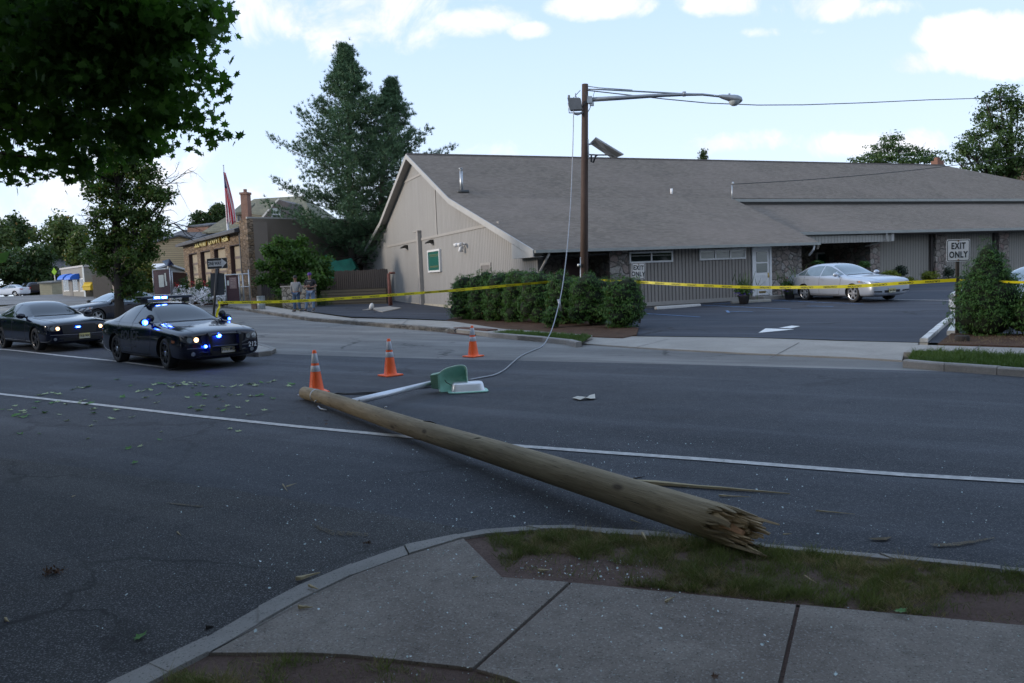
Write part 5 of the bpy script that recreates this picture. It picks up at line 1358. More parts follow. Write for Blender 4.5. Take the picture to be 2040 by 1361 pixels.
# ---------------- kerbside things
def wheel_stop(l, m, label):
    a, b_ = gp(*l[0]), gp(*l[1]); d = b_-a; c = (a+b_)/2
    b = MB(); L_ = d.length/2
    b.prism([(-.10, 0), (.10, 0), (.085, .08), (.05, .125), (-.05, .125), (-.085, .08)], -L_, L_, 'xz')
    o = b.build('wheel_stop', m); o.location = (c.x, c.y, G(c.x, c.y)+.0); o.rotation_euler = (0, 0, math.atan2(d.y, d.x)-R(90)); bevel(o, .015)
    tag(o, label, 'wheel stop', 'concrete wheel stops along the front wall'); return o
wheel_stop([(1306, 618), (1394, 610)], m_concrete('pale_stop', (.45, .44, .42), (.55, .54, .52), .2, .1), 'pale concrete wheel stop, the cleaner one nearer the hedge')
wheel_stop([(1457, 606), (1535, 601)], m_concrete('worn_stop', (.26, .25, .22), (.36, .34, .30), .5, .2), 'weathered grey wheel stop in front of the white door')
def drain():
    a, b_ = gp(905, 661), gp(972, 668); d = (b_-a); c = (a+b_)/2; rz = math.atan2(d.y, d.x); L_ = d.length/2
    r = empty('storm_drain', (c.x, c.y, G(c.x, c.y)), rz, 'rusty storm drain inlet set into the kerb', 'storm drain')
    b = MB(); b.box(-L_, L_, -.02, .35, .10, .15); b.box(-L_, -L_+.06, -.02, .35, 0, .1); b.box(L_-.06, L_, -.02, .35, 0, .1); b.build('cast_hood', mat('rusty_cast_iron', (.11, .055, .038), .85, .2, .4, 6, .3), r)
    MB().box(-L_+.06, L_-.06, .03, .06, -.02, .10).build('inlet_mouth', BLACK, r)
    b = MB(); b.box(-L_*.75, L_*.75, -.42, -.03, .006, .018); b.build('grate', mat('rusty_cast_iron', (.11, .055, .038)), r)
drain()
def bin_(px, py, w, h, m, label, Y=None, boxy=False):
    c = gp(px, py, .12); k = 1583/c.y; rr = w/k/2; hh = h/k
    b = MB()
    if boxy: b.box(-rr, rr, -rr, rr, 0, hh)
    else: b.lathe([(.001, 0), (rr*.9, 0), (rr*.92, .02), (rr, hh*.3), (rr, hh*.32), (rr*.98, hh*.34), (rr, hh*.66), (rr*.98, hh*.68), (rr, hh-.03), (rr*1.05, hh), (rr*.8, hh-.02), (.001, hh-.03)], 24)
    o = b.build('litter_bin', m, None, not boxy); o.location = c; tag(o, label, 'litter bin'); return o
bin_(521, 616, 16, 26, mat('galvanised_bin', (.27, .30, .31), .5, .5, .2, 4), 'round galvanised bin on the far pavement, the wider one')
bin_(507, 616, 9, 22, mat('brown_bin', (.20, .13, .09), .8, 0, .2, 5), 'narrow brown cardboard bin beside the galvanised one', boxy=True)
# ================================================================ VEGETATION
import numpy as np
DIAMOND = np.array([(-.5, 0, 0), (0, -.28, .06), (.5, 0, 0), (0, .28, .06)])
BLADE = np.array([(-.5, -.5, 0), (.5, -.12, 0), (.5, .12, 0), (-.5, .5, 0)])
MAPLE = np.array([(0, -.50, 0), (.06, -.30, 0), (.40, -.34, .0), (.28, -.16, .0), (.52, .08, .05), (.26, .08, .0), (.28, .24, 0), (.10, .20, 0), (0, .55, .06), (-.10, .20, 0), (-.28, .24, 0), (-.26, .08, 0), (-.52, .08, .05), (-.28, -.16, 0), (-.40, -.34, 0), (-.06, -.30, 0)])
def polys(name, tmpl, C_, X_, Y_, Z_, mats, parent=None, shade_smooth=False):
    """one polygon per row: centres C, local axes X Y Z already scaled"""
    n, k = len(C_), len(tmpl)
    V = (C_[:, None, :]+tmpl[None, :, 0, None]*X_[:, None, :]+tmpl[None, :, 1, None]*Y_[:, None, :]+tmpl[None, :, 2, None]*Z_[:, None, :]).reshape(-1, 3)
    me = bpy.data.meshes.new(name); me.vertices.add(n*k); me.vertices.foreach_set('co', V.astype(np.float32).ravel())
    me.loops.add(n*k); me.loops.foreach_set('vertex_index', np.arange(n*k, dtype=np.int32))
    me.polygons.add(n); me.polygons.foreach_set('loop_start', np.arange(0, n*k, k, dtype=np.int32)); 
    me.update(calc_edges=True); me.validate()
    return link_mesh(name, me, mats, parent)
def unit(v): return v/np.maximum(1e-9, np.linalg.norm(v, axis=1))[:, None]
def rand_axes(rng, n, nrm, size, aspect=.7, jitter=.8, fwd=None):
    N_ = unit(nrm+rng.normal(0, jitter, (n, 3)))
    F_ = rng.normal(0, 1, (n, 3)) if fwd is None else fwd+rng.normal(0, .35, (n, 3))
    X_ = unit(F_-N_*np.sum(F_*N_, 1)[:, None]); Y_ = np.cross(N_, X_)
    s = size*rng.uniform(.65, 1.3, n)[:, None]
    return X_*s, Y_*s*aspect, N_*s
def foliage(name, blobs, n, size, m, parent=None, tmpl=DIAMOND, seed=0, inner=.35, aspect=.9, up=.3, cull=None, fwd=None, jitter=.8, clump=.5):
    """leaves gathered in sprays on and inside the given ellipsoids [(centre, (rx,ry,rz))]"""
    rng = np.random.default_rng(seed)
    cs = np.array([b[0] for b in blobs], float); rs = np.array([b[1] if hasattr(b[1], '__len__') else (b[1],)*3 for b in blobs], float)
    wt = (rs.prod(1))**(.67); wt /= wt.sum()
    per = 7; ns = max(1, n//per)
    idx = rng.choice(len(blobs), ns, p=wt)
    d = unit(rng.normal(0, 1, (ns, 3))); rad = 1-(1-inner)*rng.random(ns)**1.8
    # ragged surface
    ph = rng.uniform(0, 6.28, 3); lump = 1+.16*np.sin(d[:, 0]*5+ph[0]+idx)+.14*np.sin(d[:, 2]*6+ph[1]+idx*2)+.12*rng.normal(0, 1, ns)*.5
    S = cs[idx]+d*rs[idx]*(rad*lump)[:, None]
    C_ = np.repeat(S, per, 0)+rng.normal(0, size*clump, (ns*per, 3))*np.array([1.3, 1.3, .8]); D_ = np.repeat(d, per, 0)
    if cull is not None:
        keep = cull(C_); C_ = C_[keep]; D_ = D_[keep]
    nn = len(C_)
    X_, Y_, Z_ = rand_axes(rng, nn, D_*.7+np.array([0, 0, up]), size, aspect, jitter, None if fwd is None else np.array(fwd)[None, :]*np.ones((nn, 1)))
    return polys(name, tmpl, C_, X_, Y_, Z_, m, parent)
def core(name, c, r, m, parent=None, seed=0, amp=.12, sub=4, flat=0.0):
    bm = bmesh.new(); bmesh.ops.create_icosphere(bm, subdivisions=sub, radius=1)
    for v in bm.verts:
        q = v.co.copy(); f = 1+amp*noise.noise(q*2.2+Vector((seed, 0, 0)))+amp*.6*noise.noise(q*5+Vector((0, seed, 0)))
        v.co = Vector((q.x*r[0]*f+c[0], q.y*r[1]*f+c[1], q.z*r[2]*f+c[2]))
    me = bpy.data.meshes.new(name); bm.to_mesh(me); bm.free(); return link_mesh(name, me, m, parent, True)
BARK = m_wood('bark', (.035, .029, .025), (.065, .055, .047), 2, 1.0, (.02, .016, .013), .95, False, 9)
def tree(name, label, base, blobs, n, size, m, trunk_r=.2, trunk_top=None, seed=0, group=None, limbs=True, cat='tree', inner=.3, tmpl=DIAMOND, parent_off=None, cull=None, bark=None, up=.3):
    """blobs in world coordinates"""
    base = Vector(base); r = empty(name, base, 0, label, cat, group)
    lb = [(Vector(c)-base, rr) for c, rr in blobs]
    tp = Vector(trunk_top)-base if trunk_top is not None else max((c for c, _ in lb), key=lambda c: c.z)*.92
    rnd = random.Random(seed); b = MB()
    pts = []; rr_ = []
    for i in range(9):
        t = i/8; pts.append(Vector((tp.x*t+.25*trunk_r*math.sin(t*5+seed), tp.y*t+.25*trunk_r*math.cos(t*4+seed), tp.z*t-.15*(i == 0)))); rr_.append(trunk_r*(1.35 if i == 0 else 1)*(1-.82*t))
    b.tube(pts, rr_, 10)
    if limbs:
        for c, q in lb:
            t = min(.8, max(.2, (c.z-abs(c.x-tp.x)*.4)/max(tp.z, .1)*.75)); p0 = Vector((tp.x*t, tp.y*t, tp.z*t))
            mid_ = p0.lerp(c, .5)+Vector((rnd.uniform(-.1, .1), rnd.uniform(-.1, .1), -.08))*(c-p0).length
            rl = trunk_r*(1-.8*t)*.55; b.tube([p0, mid_, c], [rl, rl*.7, rl*.25], 6)
            for j in range(3):
                e = c+Vector((rnd.uniform(-1, 1), rnd.uniform(-1, 1), rnd.uniform(-.3, 1)))*(q if not hasattr(q, '__len__') else max(q))*.8
                b.tube([mid_.lerp(c, .6), e], [rl*.4, rl*.08], 5)
    b.build('trunk', bark or BARK, r, True)
    foliage('crown', lb, n, size, m, r, tmpl, seed, inner, cull=cull, up=up)
    return r
def clumps(c, R_, n, rnd, rs=(.30, .5), zmin=-1.0):
    """sub-blobs scattered in an ellipsoid so that the crown has lobes and gaps"""
    out = []
    for i in range(n):
        while True:
            v = Vector((rnd.uniform(-1, 1), rnd.uniform(-1, 1), rnd.uniform(zmin, 1)))
            if v.length < 1: break
        v = v.normalized()*(v.length**.5)*.78
        s = rnd.uniform(*rs)
        out.append((Vector((c[0]+v.x*R_[0], c[1]+v.y*R_[1], c[2]+v.z*R_[2])), (R_[0]*s, R_[1]*s, R_[2]*s*.75)))
    return out
# ---------------- the near maple, whose boughs hang into the picture from the upper left
L_MAPLE = m_leaf('maple_leaf', (.026, .062, .014), (.075, .150, .028), .38)
def cam_uv(P):
    d = P-np.array([0, 0, CH]); F_ = np.array(cf); R_ = np.array(cr); U_ = np.array(cu); z = d@F_
    z = np.where(z < .05, .05, z); return 1020+1583*(d@R_)/z, 680.5-1583*(d@U_)/z, d@F_
def near_maple():
    rnd = random.Random(11)
    base = Vector((-9.6, 6.8, .1)); r = empty('maple_tree', base, 0, 'large dark maple whose leafy boughs hang in at the upper left', 'tree')
    blobs = []
    # boughs seen in the picture, as world points at their own distances
    for x, y, Y, s in ((60, 60, 10.5, 1.0), (190, 70, 9.6, .9), (300, 60, 9.2, .8), (390, 60, 9.0, .55), (440, 20, 9.0, .30), (100, 170, 10.2, .8), (230, 170, 9.4, .8), (350, 165, 9.0, .45), (420, 150, 8.8, .28), (440, 185, 8.7, .18),
                       (60, 270, 10.2, .50), (150, 265, 9.8, .55), (260, 265, 9.4, .50), (350, 240, 9.0, .36), (410, 235, 8.8, .30), (450, 280, 8.7, .16), (300, 300, 9.3, .26), (200, 315, 9.6, .30), (30, 335, 10.0, .34), (100, 330, 10, .22), (60, 372, 10, .13), (110, 345, 9.9, .14), (170, 350, 9.7, .22),
                       (-60, 150, 11, 1.2), (-80, 320, 10.6, .7), (380, 200, 9.1, .3), (330, 110, 9.3, .55), (445, 75, 8.9, .2), (465, 285, 8.6, .12), (400, 290, 8.8, .12), (240, 20, 9.2, .9), (20, 20, 10.4, .9), (150, 120, 9.4, .8), (-20, 230, 10.4, .6)):
        s *= .72 if x > 300 else .86; c = at(x-(32 if x > 300 else 8), y-8, Y); blobs.append((c, (s, s, s*.60)))
    seen = [(c, rr) for c, rr in blobs]
    # rest of the crown, out of the picture
    out = []
    for i in range(46):
        a = rnd.uniform(0, 2*math.pi); q = math.sqrt(rnd.random())*6.2
        out.append((Vector((-9.4+q*math.cos(a), 5.6+q*math.sin(a), rnd.uniform(6.0, 12.5))), (1.6, 1.6, 1.1)))
    lb = [(c-base, rr) for c, rr in seen]; lo = [(c-base, rr) for c, rr in out]
    b = MB(); b.tube([Vector((0, 0, -.2)), Vector((.1, 0, 1.5)), Vector((.0, -.1, 3.6)), Vector((.2, .2, 6)), Vector((.3, .1, 10))], [.42, .33, .28, .2, .08], 14)
    for c, rr in lo[:30]:
        h = 3.2+rnd.uniform(0, 2.5); p0 = Vector((.1, 0, h)); md = p0.lerp(c, .55)+Vector((0, 0, .25)); b.tube([p0, md, c], [.075, .045, .012], 6)
    for x, y in ((0, 120), (20, 180), (60, 150), (10, 205), (125, 275), (150, 330)):
        p = at(x, y, 10)-base; b.tube([p+Vector((-1.2, 0, .25)), p, p+Vector((.6, 0, -.28))], [.02, .015, .006], 5)
    b.build('trunk', BARK, r, True)
    foliage('crown', lb, 19000, .115, m_leaf('near_maple_leaf', (.035, .085, .018), (.11, .22, .035), .45), r, MAPLE, 3, .0, 1.0, .2, jitter=.8, clump=.75)
    bb = np.array(base)
    def cull(C_):
        x, y, z = cam_uv(C_+bb); ins = (z > .3) & (x > -60) & (x < 2100) & (y > -60) & (y < 1400); return ~ins
    foliage('upper_crown', lo, 42000, .26, L_MAPLE, r, DIAMOND, 5, .1, 1.0, .2, cull=cull)
near_maple()
# street tree standing over the camera, entirely above and behind the picture: it shades the corner
def overhead_tree():
    rnd = random.Random(5); base = Vector((3.6, -3.6, .1)); r = empty('shade_tree', base, 0, 'broad street tree over the pavement where the photographer stands', 'tree')
    bl = []
    for i in range(70):
        a = rnd.uniform(0, 2*math.pi); q = math.sqrt(rnd.random())*9.0; x, y = -.4+q*math.cos(a)*1.15, -2.6+q*math.sin(a)
        z = rnd.uniform(4.6, 9.5)+max(0, y)*.52
        bl.append((Vector((x, y, z))-base, (1.8, 1.8, 1.1)))
    b = MB(); b.tube([Vector((0, 0, -.2)), Vector((0, 0, 2)), Vector((-.2, .2, 4.5)), Vector((-.3, .4, 9))], [.42, .33, .27, .1], 14)
    for c, rr in bl[::2]: b.tube([Vector((0, 0, 2.6+rnd.random()*2)), c*.5+Vector((0, 0, 2.6)), c], [.10, .06, .02], 6)
    b.build('trunk', BARK, r, True); bb = np.array(base)
    def cull(C_):
        x, y, z = cam_uv(C_+bb); return ~((z > .2) & (x > -80) & (x < 2120) & (y > -120) & (y < 1450))
    foliage('crown', bl, 34000, .34, L_MAPLE, r, DIAMOND, 8, .1, 1.0, .5, cull=cull)
overhead_tree()
# ---------------- tree on the pavement island
L_OAK = m_leaf('street_tree_leaf', (.028, .058, .014), (.085, .14, .030), .35, (.16, .12, .02), .03)
def island_tree():
    Y = 29.5; base = at(240, 640, Y); base.z = G(base.x, base.y)+.1
    bl = []
    for x, y, rx, rz in ((250, 330, 40, 26), (215, 350, 34, 26), (290, 345, 34, 24), (190, 380, 26, 22), (245, 385, 50, 26), (305, 385, 34, 20), (170, 352, 16, 16), (325, 400, 20, 12), (225, 420, 44, 20), (280, 430, 44, 22), (305, 460, 30, 22), (200, 470, 30, 22),
                         (250, 470, 44, 26), (215, 505, 36, 22), (270, 510, 40, 26), (298, 500, 20, 26), (205, 535, 22, 16), (245, 545, 26, 24), (270, 565, 22, 20), (252, 585, 20, 14), (275, 590, 14, 8), (340, 385, 10, 5), (190, 440, 16, 12), (240, 300, 50, 30), (245, 260, 44, 30)):
        bl.append((at(x, y, Y+random.Random(x+y).uniform(-.5, .5)), (rx/1583*Y, rx/1583*Y*.9, rz/1583*Y)))
    top = at(228, 250, Y)
    r = tree('street_tree', 'leafy street tree with creeping growth on its trunk, behind the police car', base, bl, 26000, .13, L_OAK, .19, top, 3, cat='tree', inner=.2, up=.2)
    # bare side branches
    b = MB(); rnd = random.Random(2)
    def br(p, d, ln, rad, dep):
        q = [p]; dd = Vector(d).normalized(); k = 5
        for i in range(k):
            dd = (dd+Vector((rnd.uniform(-.22, .22), rnd.uniform(-.2, .2), rnd.uniform(-.20, .20)))).normalized(); q.append(q[-1]+dd*ln/k)
        b.tube(q, [rad*(1-.75*i/k) for i in range(k+1)], 5)
        if dep:
            for i in range(1, k+1):
                if rnd.random() < .85: br(q[i], dd+Vector((rnd.uniform(-.4, .9), rnd.uniform(-.6, .6), rnd.uniform(-.8, .8))), ln*rnd.uniform(.3, .6), rad*.5, dep-1)
    W0 = lambda x, y: at(x, y, Y)-base
    for a_, b2, rad, dep in (((245, 430), (345, 445), .05, 2), ((250, 420), (340, 425), .035, 2), ((260, 400), (330, 365), .035, 2), ((300, 380), (350, 345), .022, 2), ((330, 370), (395, 345), .02, 2), ((345, 445), (390, 480), .022, 1), ((235, 430), (170, 445), .03, 2), ((190, 380), (150, 420), .016, 1), ((345, 445), (430, 470), .014, 1), ((300, 420), (370, 470), .014, 1), ((352, 362), (354, 430), .010, 0)):
        p, q = W0(*a_), W0(*b2); br(p, q-p, (q-p).length, rad, dep)
    b.build('bare_branch', BARK, r, True)
island_tree()
# ---------------- pines behind the fence
L_PINE = m_leaf('pine_needle', (.042, .085, .046), (.120, .205, .108), .12, rough=.5)
def pine(label, base, H, top, spread, seed, n_br=95, lo=.12, lean=None, width=lambda t: 1.0, extra=()):
    rnd = random.Random(seed); rng = np.random.default_rng(seed); base = Vector(base); tp = Vector(top)-base
    r = empty('pine_tree', base, 0, label, 'tree'); b = MB()
    ax = lambda t: Vector((tp.x*t+.25*math.sin(t*4+seed), tp.y*t, tp.z*t))
    b.tube([ax(i/8)-Vector((0, 0, .2*(i == 0))) for i in range(9)], [.34*(1-.9*i/8) for i in range(9)], 10)
    C_ = []; D_ = []
    def tufts(p, d, k):
        for j in range(k): C_.append(p+Vector((rnd.gauss(0, .22), rnd.gauss(0, .22), rnd.gauss(0, .13)))); D_.append(d)
    brs = []
    for i in range(n_br):
        t = lo+(1-lo)*((i+.5)/n_br)**.92; a = i*2.399+rnd.uniform(-.5, .5)
        L_ = spread*width(t)*rnd.uniform(.72, 1.12); brs.append((t, a, L_, rnd.uniform(-.05, .30)+.45*t))
    for t, a, L_, rise in list(brs)+list(extra):
        p0 = ax(t); dr_ = Vector((math.cos(a), math.sin(a), rise)).normalized(); k = 7; q = [p0]; d = dr_
        for s in range(k):
            u = (s+1)/k; d = (d+Vector((0, 0, -.07 if u < .5 else .16))+Vector((rnd.uniform(-.1, .1), rnd.uniform(-.1, .1), 0))).normalized(); q.append(q[-1]+d*L_/k)
        b.tube(q, [max(.012, .035*(L_/4)*(1-.8*s/k)) for s in range(k+1)], 5)
        for s in range(2, k+1):
            u = s/k; side = Vector((-d.y, d.x, 0)).normalized(); sl = L_*.33*(1.15-u)+.12
            for sg in (-1, 1):
                dd = (d*.75+side*sg*.8+Vector((0, 0, .15))).normalized(); m_ = max(2, int(sl/.26))
                for w in range(m_): tufts(q[s]+dd*sl*(w+1)/m_, dd, 3)
            tufts(q[s], d, 3)
        tufts(q[-1]+d*.15, (d+Vector((0, 0, .6))).normalized(), 4)
    for s in range(14): tufts(ax(1.015-.008*s), Vector((0, 0, 1)), 3)
    b.build('trunk', BARK, r, True)
    C_ = np.array([tuple(c) for c in C_]); D_ = np.array([tuple(d) for d in D_]); per = 13; n = len(C_)*per
    CC = np.repeat(C_, per, 0); DD = unit(np.repeat(D_, per, 0)*.9+rng.normal(0, .62, (n, 3))+np.array([0, 0, .28]))
    Ln_ = rng.uniform(.16, .30, n)[:, None]; Nn = unit(rng.normal(0, 1, (n, 3))); Yv = unit(np.cross(DD, Nn))*.034
    polys('crown', BLADE, CC+DD*Ln_*.4, DD*Ln_, Yv, Nn*.01, L_PINE, r); return r
b1 = at(712, 548, 59); t1 = at(681, 95, 58.5); b1.z = G(b1.x, b1.y)
wid = lambda t: (1.0-.25*(math.sin(t*38)+1)/2) if t < .42 else max(.02, (1.0-t)*1.95-.04)*(1-.22*(math.sin(t*44)+1)/2)
pine('tall dark pine, the left of two behind the fence, with the highest top', b1, 17, t1, 6.3, 4, 118, .13, width=wid)
b2 = at(755, 545, 58.5); t2 = at(778, 165, 59); b2.z = G(b2.x, b2.y)
pine('dark pine beside the gable, the right of two, with a long low bough', b2, 14, t2, 6.2, 9, 84, .20, width=wid, extra=[(.52, R(3), 7.4, .10), (.5, R(-8), 6.3, .12), (.60, R(10), 5.2, .25), (.48, R(6), 5.0, .05)])
# ---------------- broadleaf bush in front of the fence
L_BUSH = m_leaf('bright_bush_leaf', (.032, .075, .016), (.095, .18, .036), .35)
rnd = random.Random(3); Yb = 50.5; bb_ = at(590, 605, Yb); bb_.z = G(bb_.x, bb_.y)
bl = [(at(x, y, Yb+rnd.uniform(-1, 1)), (s/1583*Yb*.86, s/1583*Yb*.86, s/1583*Yb*.62)) for x, y, s in ((560, 520, 30), (600, 510, 34), (635, 530, 28), (545, 555, 26), (590, 550, 34), (630, 560, 28), (540, 500, 20), (575, 490, 20), (610, 575, 24), (570, 585, 22), (650, 545, 16), (525, 530, 16), (640, 580, 16), (555, 480, 12), (520, 560, 12), (655, 565, 10), (600, 480, 12))]
tree('leafy_shrub', 'big bright green shrub spreading over the fence behind the two men', bb_, bl, 11000, .24, L_BUSH, .12, at(590, 520, Yb), 7, cat='shrub', inner=.1)
# ---------------- clipped evergreens of the hedge
L_ARB = m_leaf('arborvitae_spray', (.036, .092, .020), (.092, .190, .038), .18, (.14, .06, .02), .012)
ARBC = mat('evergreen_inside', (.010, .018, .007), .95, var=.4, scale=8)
L_ARBD = m_leaf('evergreen_spray_dark', (.034, .085, .020), (.085, .180, .038), .18)
def evergreen(label, px0, px1, ytop, ybot, Y, seed, group='clipped evergreens of the hedge', lobes=10, dens=3000, cone_=False, name='evergreen_shrub', m=L_ARB, size=.075):
    k = Y/1583; cx_ = (px0+px1)/2; w = (px1-px0)*k/2
    c0 = at(cx_, ybot, Y); gz = G(c0.x, c0.y)+.08; base = Vector((c0.x, c0.y, gz)); zt = at(cx_, ytop, Y).z-gz
    r = empty(name, base, 0, label, 'shrub', group); rnd = random.Random(seed)
    b = MB(); b.tube([(0, 0, -.1), (0, 0, zt*.5)], [.06, .03], 8); b.build('trunk', BARK, r, True)
    bl = []
    for i in range(lobes):
        t = (i+.5)/lobes; z = zt*(.14+.72*t); a = i*2.4+seed
        sp = (w*.40*(1-.95*max(0, t-.35)/.65) if cone_ else w*.45*(1-.35*t))
        rad = (w*.62*(1-.95*max(0, t-.5)/.5)+.16 if cone_ else w*.74*(1-.12*t))*rnd.uniform(.88, 1.1)
        bl.append((Vector((math.cos(a)*sp, math.sin(a)*sp*.8, z)), (rad, rad*.9, (zt*.22)*rnd.uniform(.9, 1.1))))
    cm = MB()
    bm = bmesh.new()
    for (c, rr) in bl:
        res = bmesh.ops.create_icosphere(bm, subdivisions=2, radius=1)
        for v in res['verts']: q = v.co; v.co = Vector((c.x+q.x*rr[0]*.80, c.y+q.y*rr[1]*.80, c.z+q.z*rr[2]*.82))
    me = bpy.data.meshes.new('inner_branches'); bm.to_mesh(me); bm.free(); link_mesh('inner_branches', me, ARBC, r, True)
    foliage('foliage', bl, int(dens*lobes), size, m, r, DIAMOND, seed, .80, .62, .9, fwd=(0, 0, 1.6), jitter=.55, clump=.35)
    return r
hx = [(904, 958, 552, 634, 31.0), (938, 990, 544, 637, 30.2), (972, 1020, 543, 639, 29.3), (1008, 1056, 539, 641, 28.5), (1042, 1102, 540, 644, 27.6), (1095, 1160, 548, 650, 26.3), (1140, 1216, 546, 655, 25.2), (1208, 1286, 556, 660, 23.9)]
nm = ['evergreen hedge shrub at the left end of the row, nearest the gable', 'second evergreen shrub from the left end of the hedge', 'third evergreen shrub from the left end of the hedge', 'fourth evergreen shrub from the left in the hedge', 'wide evergreen shrub in the middle of the hedge, left of the hanging cable', 'evergreen shrub in the hedge right behind the hanging cable', 'evergreen shrub in the hedge at the foot of the light pole', 'big evergreen shrub at the right end of the hedge beside the driveway']
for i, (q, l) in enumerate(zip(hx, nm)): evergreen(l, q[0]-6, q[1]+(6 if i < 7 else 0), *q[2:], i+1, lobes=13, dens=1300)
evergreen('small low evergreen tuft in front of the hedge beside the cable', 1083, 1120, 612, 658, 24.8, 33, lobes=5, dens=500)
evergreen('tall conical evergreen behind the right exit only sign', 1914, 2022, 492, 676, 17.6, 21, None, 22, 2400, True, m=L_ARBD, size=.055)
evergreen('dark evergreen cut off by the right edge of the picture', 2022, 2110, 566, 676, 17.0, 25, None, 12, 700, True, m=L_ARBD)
# ---------------- planting along the wing
def small_bush(label, x, y, w, h, m, seed, Yq=None, stem=False, n=1400, size=.09, name='garden_shrub', group='small shrubs along the wing wall'):
    Y = Yq or 41.5; k = Y/1583; c = at(x, y, Y); base = Vector((c.x, c.y, G(c.x, c.y)+.25)); zc = c.z-base.z
    r = empty(name, base, 0, label, 'shrub', group)
    b = MB(); b.tube([(0, 0, -.3), (0, 0, zc)], [.04, .02], 6)
    for i in range(5): b.tube([(0, 0, max(.05, zc*.5)), (math.cos(i*1.3)*w*k*.3, math.sin(i*1.3)*w*k*.3, zc+h*k*.2)], [.02, .008], 5)
    b.build('stem', BARK, r, True)
    rnd = random.Random(seed); bl = [(Vector((rnd.uniform(-.3, .3)*w*k/2, rnd.uniform(-.3, .3)*w*k/2, zc+rnd.uniform(-.3, .3)*h*k/2)), (w*k*.36, w*k*.36, h*k*.36)) for i in range(6)]
    foliage('foliage', bl, n, size, m, r, DIAMOND, seed, .4); return r
YEL = m_leaf('golden_shrub_leaf', (.10, .14, .02), (.24, .26, .04), .3); DKB = m_leaf('dark_shrub_leaf', (.02, .035, .022), (.05, .07, .045), .2)
small_bush('round golden green shrub right of the silver car', 1772, 548, 34, 20, YEL, 1, 38)
small_bush('dark heart shaped shrub on a bare stem against the siding', 1793, 540, 24, 24, DKB, 2, 39)
small_bush('low golden shrub halfway between two stone piers', 1853, 549, 30, 20, YEL, 3, 40)
small_bush('open dark shrub left of the right exit only sign', 1890, 543, 28, 24, DKB, 4, 40, n=700)
small_bush('sparse low weed at the foot of the siding', 1815, 557, 22, 10, YEL, 5, 39.5, n=250)
small_bush('clipped ball shrub under the green window', 1627, 526, 20, 12, L_ARB, 6, 37.5)
small_bush('clipped ball shrub in the shade of the porch', 1722, 527, 18, 12, L_ARBD, 7, 38.5)
def planter(label, x, y, Y, seed):
    c = at(x, y, Y); base = Vector((c.x, c.y, G(c.x, c.y)+.03)); r = empty('flower_pot', base, 0, label, 'flower pot', 'planters beside the white door')
    b = MB(); b.lathe([(.001, 0), (.17, 0), (.23, .30), (.25, .32), (.25, .36), (.2, .34), (.001, .33)], 18); b.build('pot', mat('dark_pot', (.06, .055, .055), .6), r, True)
    foliage('foliage', [(Vector((0, 0, .52)), (.28, .28, .26))], 700, .10, L_BUSH, r, DIAMOND, seed, .2)
    foliage('spike_leaves', [(Vector((0, 0, .85)), (.14, .14, .30))], 80, .42, m_leaf('spike_leaf', (.05, .08, .03), (.10, .15, .06), .2), r, BLADE*np.array([1, .10, 1]), seed, .1, fwd=(0, 0, 2), up=0, jitter=.4)
    foliage('blossom', [(Vector((0, -.1, .48)), (.30, .30, .22))], 90, .05, mat('violet_blossom', (.14, .06, .42), .6), r, DIAMOND, seed+3, .8)
planter('potted spiky plant with violet flowers left of the white door', 1482, 596, 32.2, 1)
planter('potted spiky plant right of the white door behind the silver car', 1573, 592, 33.6, 2)

def off_tree(label, x, y, R_, H, seed):  # unseen tree, added to keep low sun off the road and darken reflections
    rnd_ = random.Random(seed); bl = clumps((x, y, H*.62), (R_, R_, H*.42), 16, rnd_, (.40, .6))
    tree('shade_tree', label, (x, y, 0), bl, 3800, 1.0, L_MAPLE, .3, (x, y, H*.7), seed, 'street trees out of the picture', inner=.3)
for i, (x, y, q, h) in enumerate(((-34, 2, 6, 13), (-40, 14, 6, 13), (-24, -9, 6, 12), (-14, -20, 6, 12), (0, -24, 6, 13), (13, -20, 6, 12), (24, -10, 6, 12), (-48, 27, 6, 13), (30, 2, 5, 11))):
    off_tree('broad street tree of the near side row, out of the picture', x, y, q, h, 50+i)

# unseen belt of foliage, added around the camera to darken reflections in the cars
def belt():
    bl = []; rnd_ = random.Random(9)
    for i in range(40):
        a = R(172+196*i/39); bl.append((Vector((38*math.cos(a)*1.25, 34*math.sin(a)-2, rnd_.uniform(2.5, 4.5))), (5, 5, 4.2)))
    for i in range(12):
        a = R(131+44*i/11); bl.append((Vector((66*math.cos(a), 66*math.sin(a), rnd_.uniform(4, 7))), (7, 7, 6)))
    o = foliage('added_tree_belt', bl, 16000, 1.7, L_MAPLE, None, DIAMOND, 77, .2); tag(o, 'dark belt of trees behind the photographer, out of the picture', 'trees', None, 'stuff')
belt()
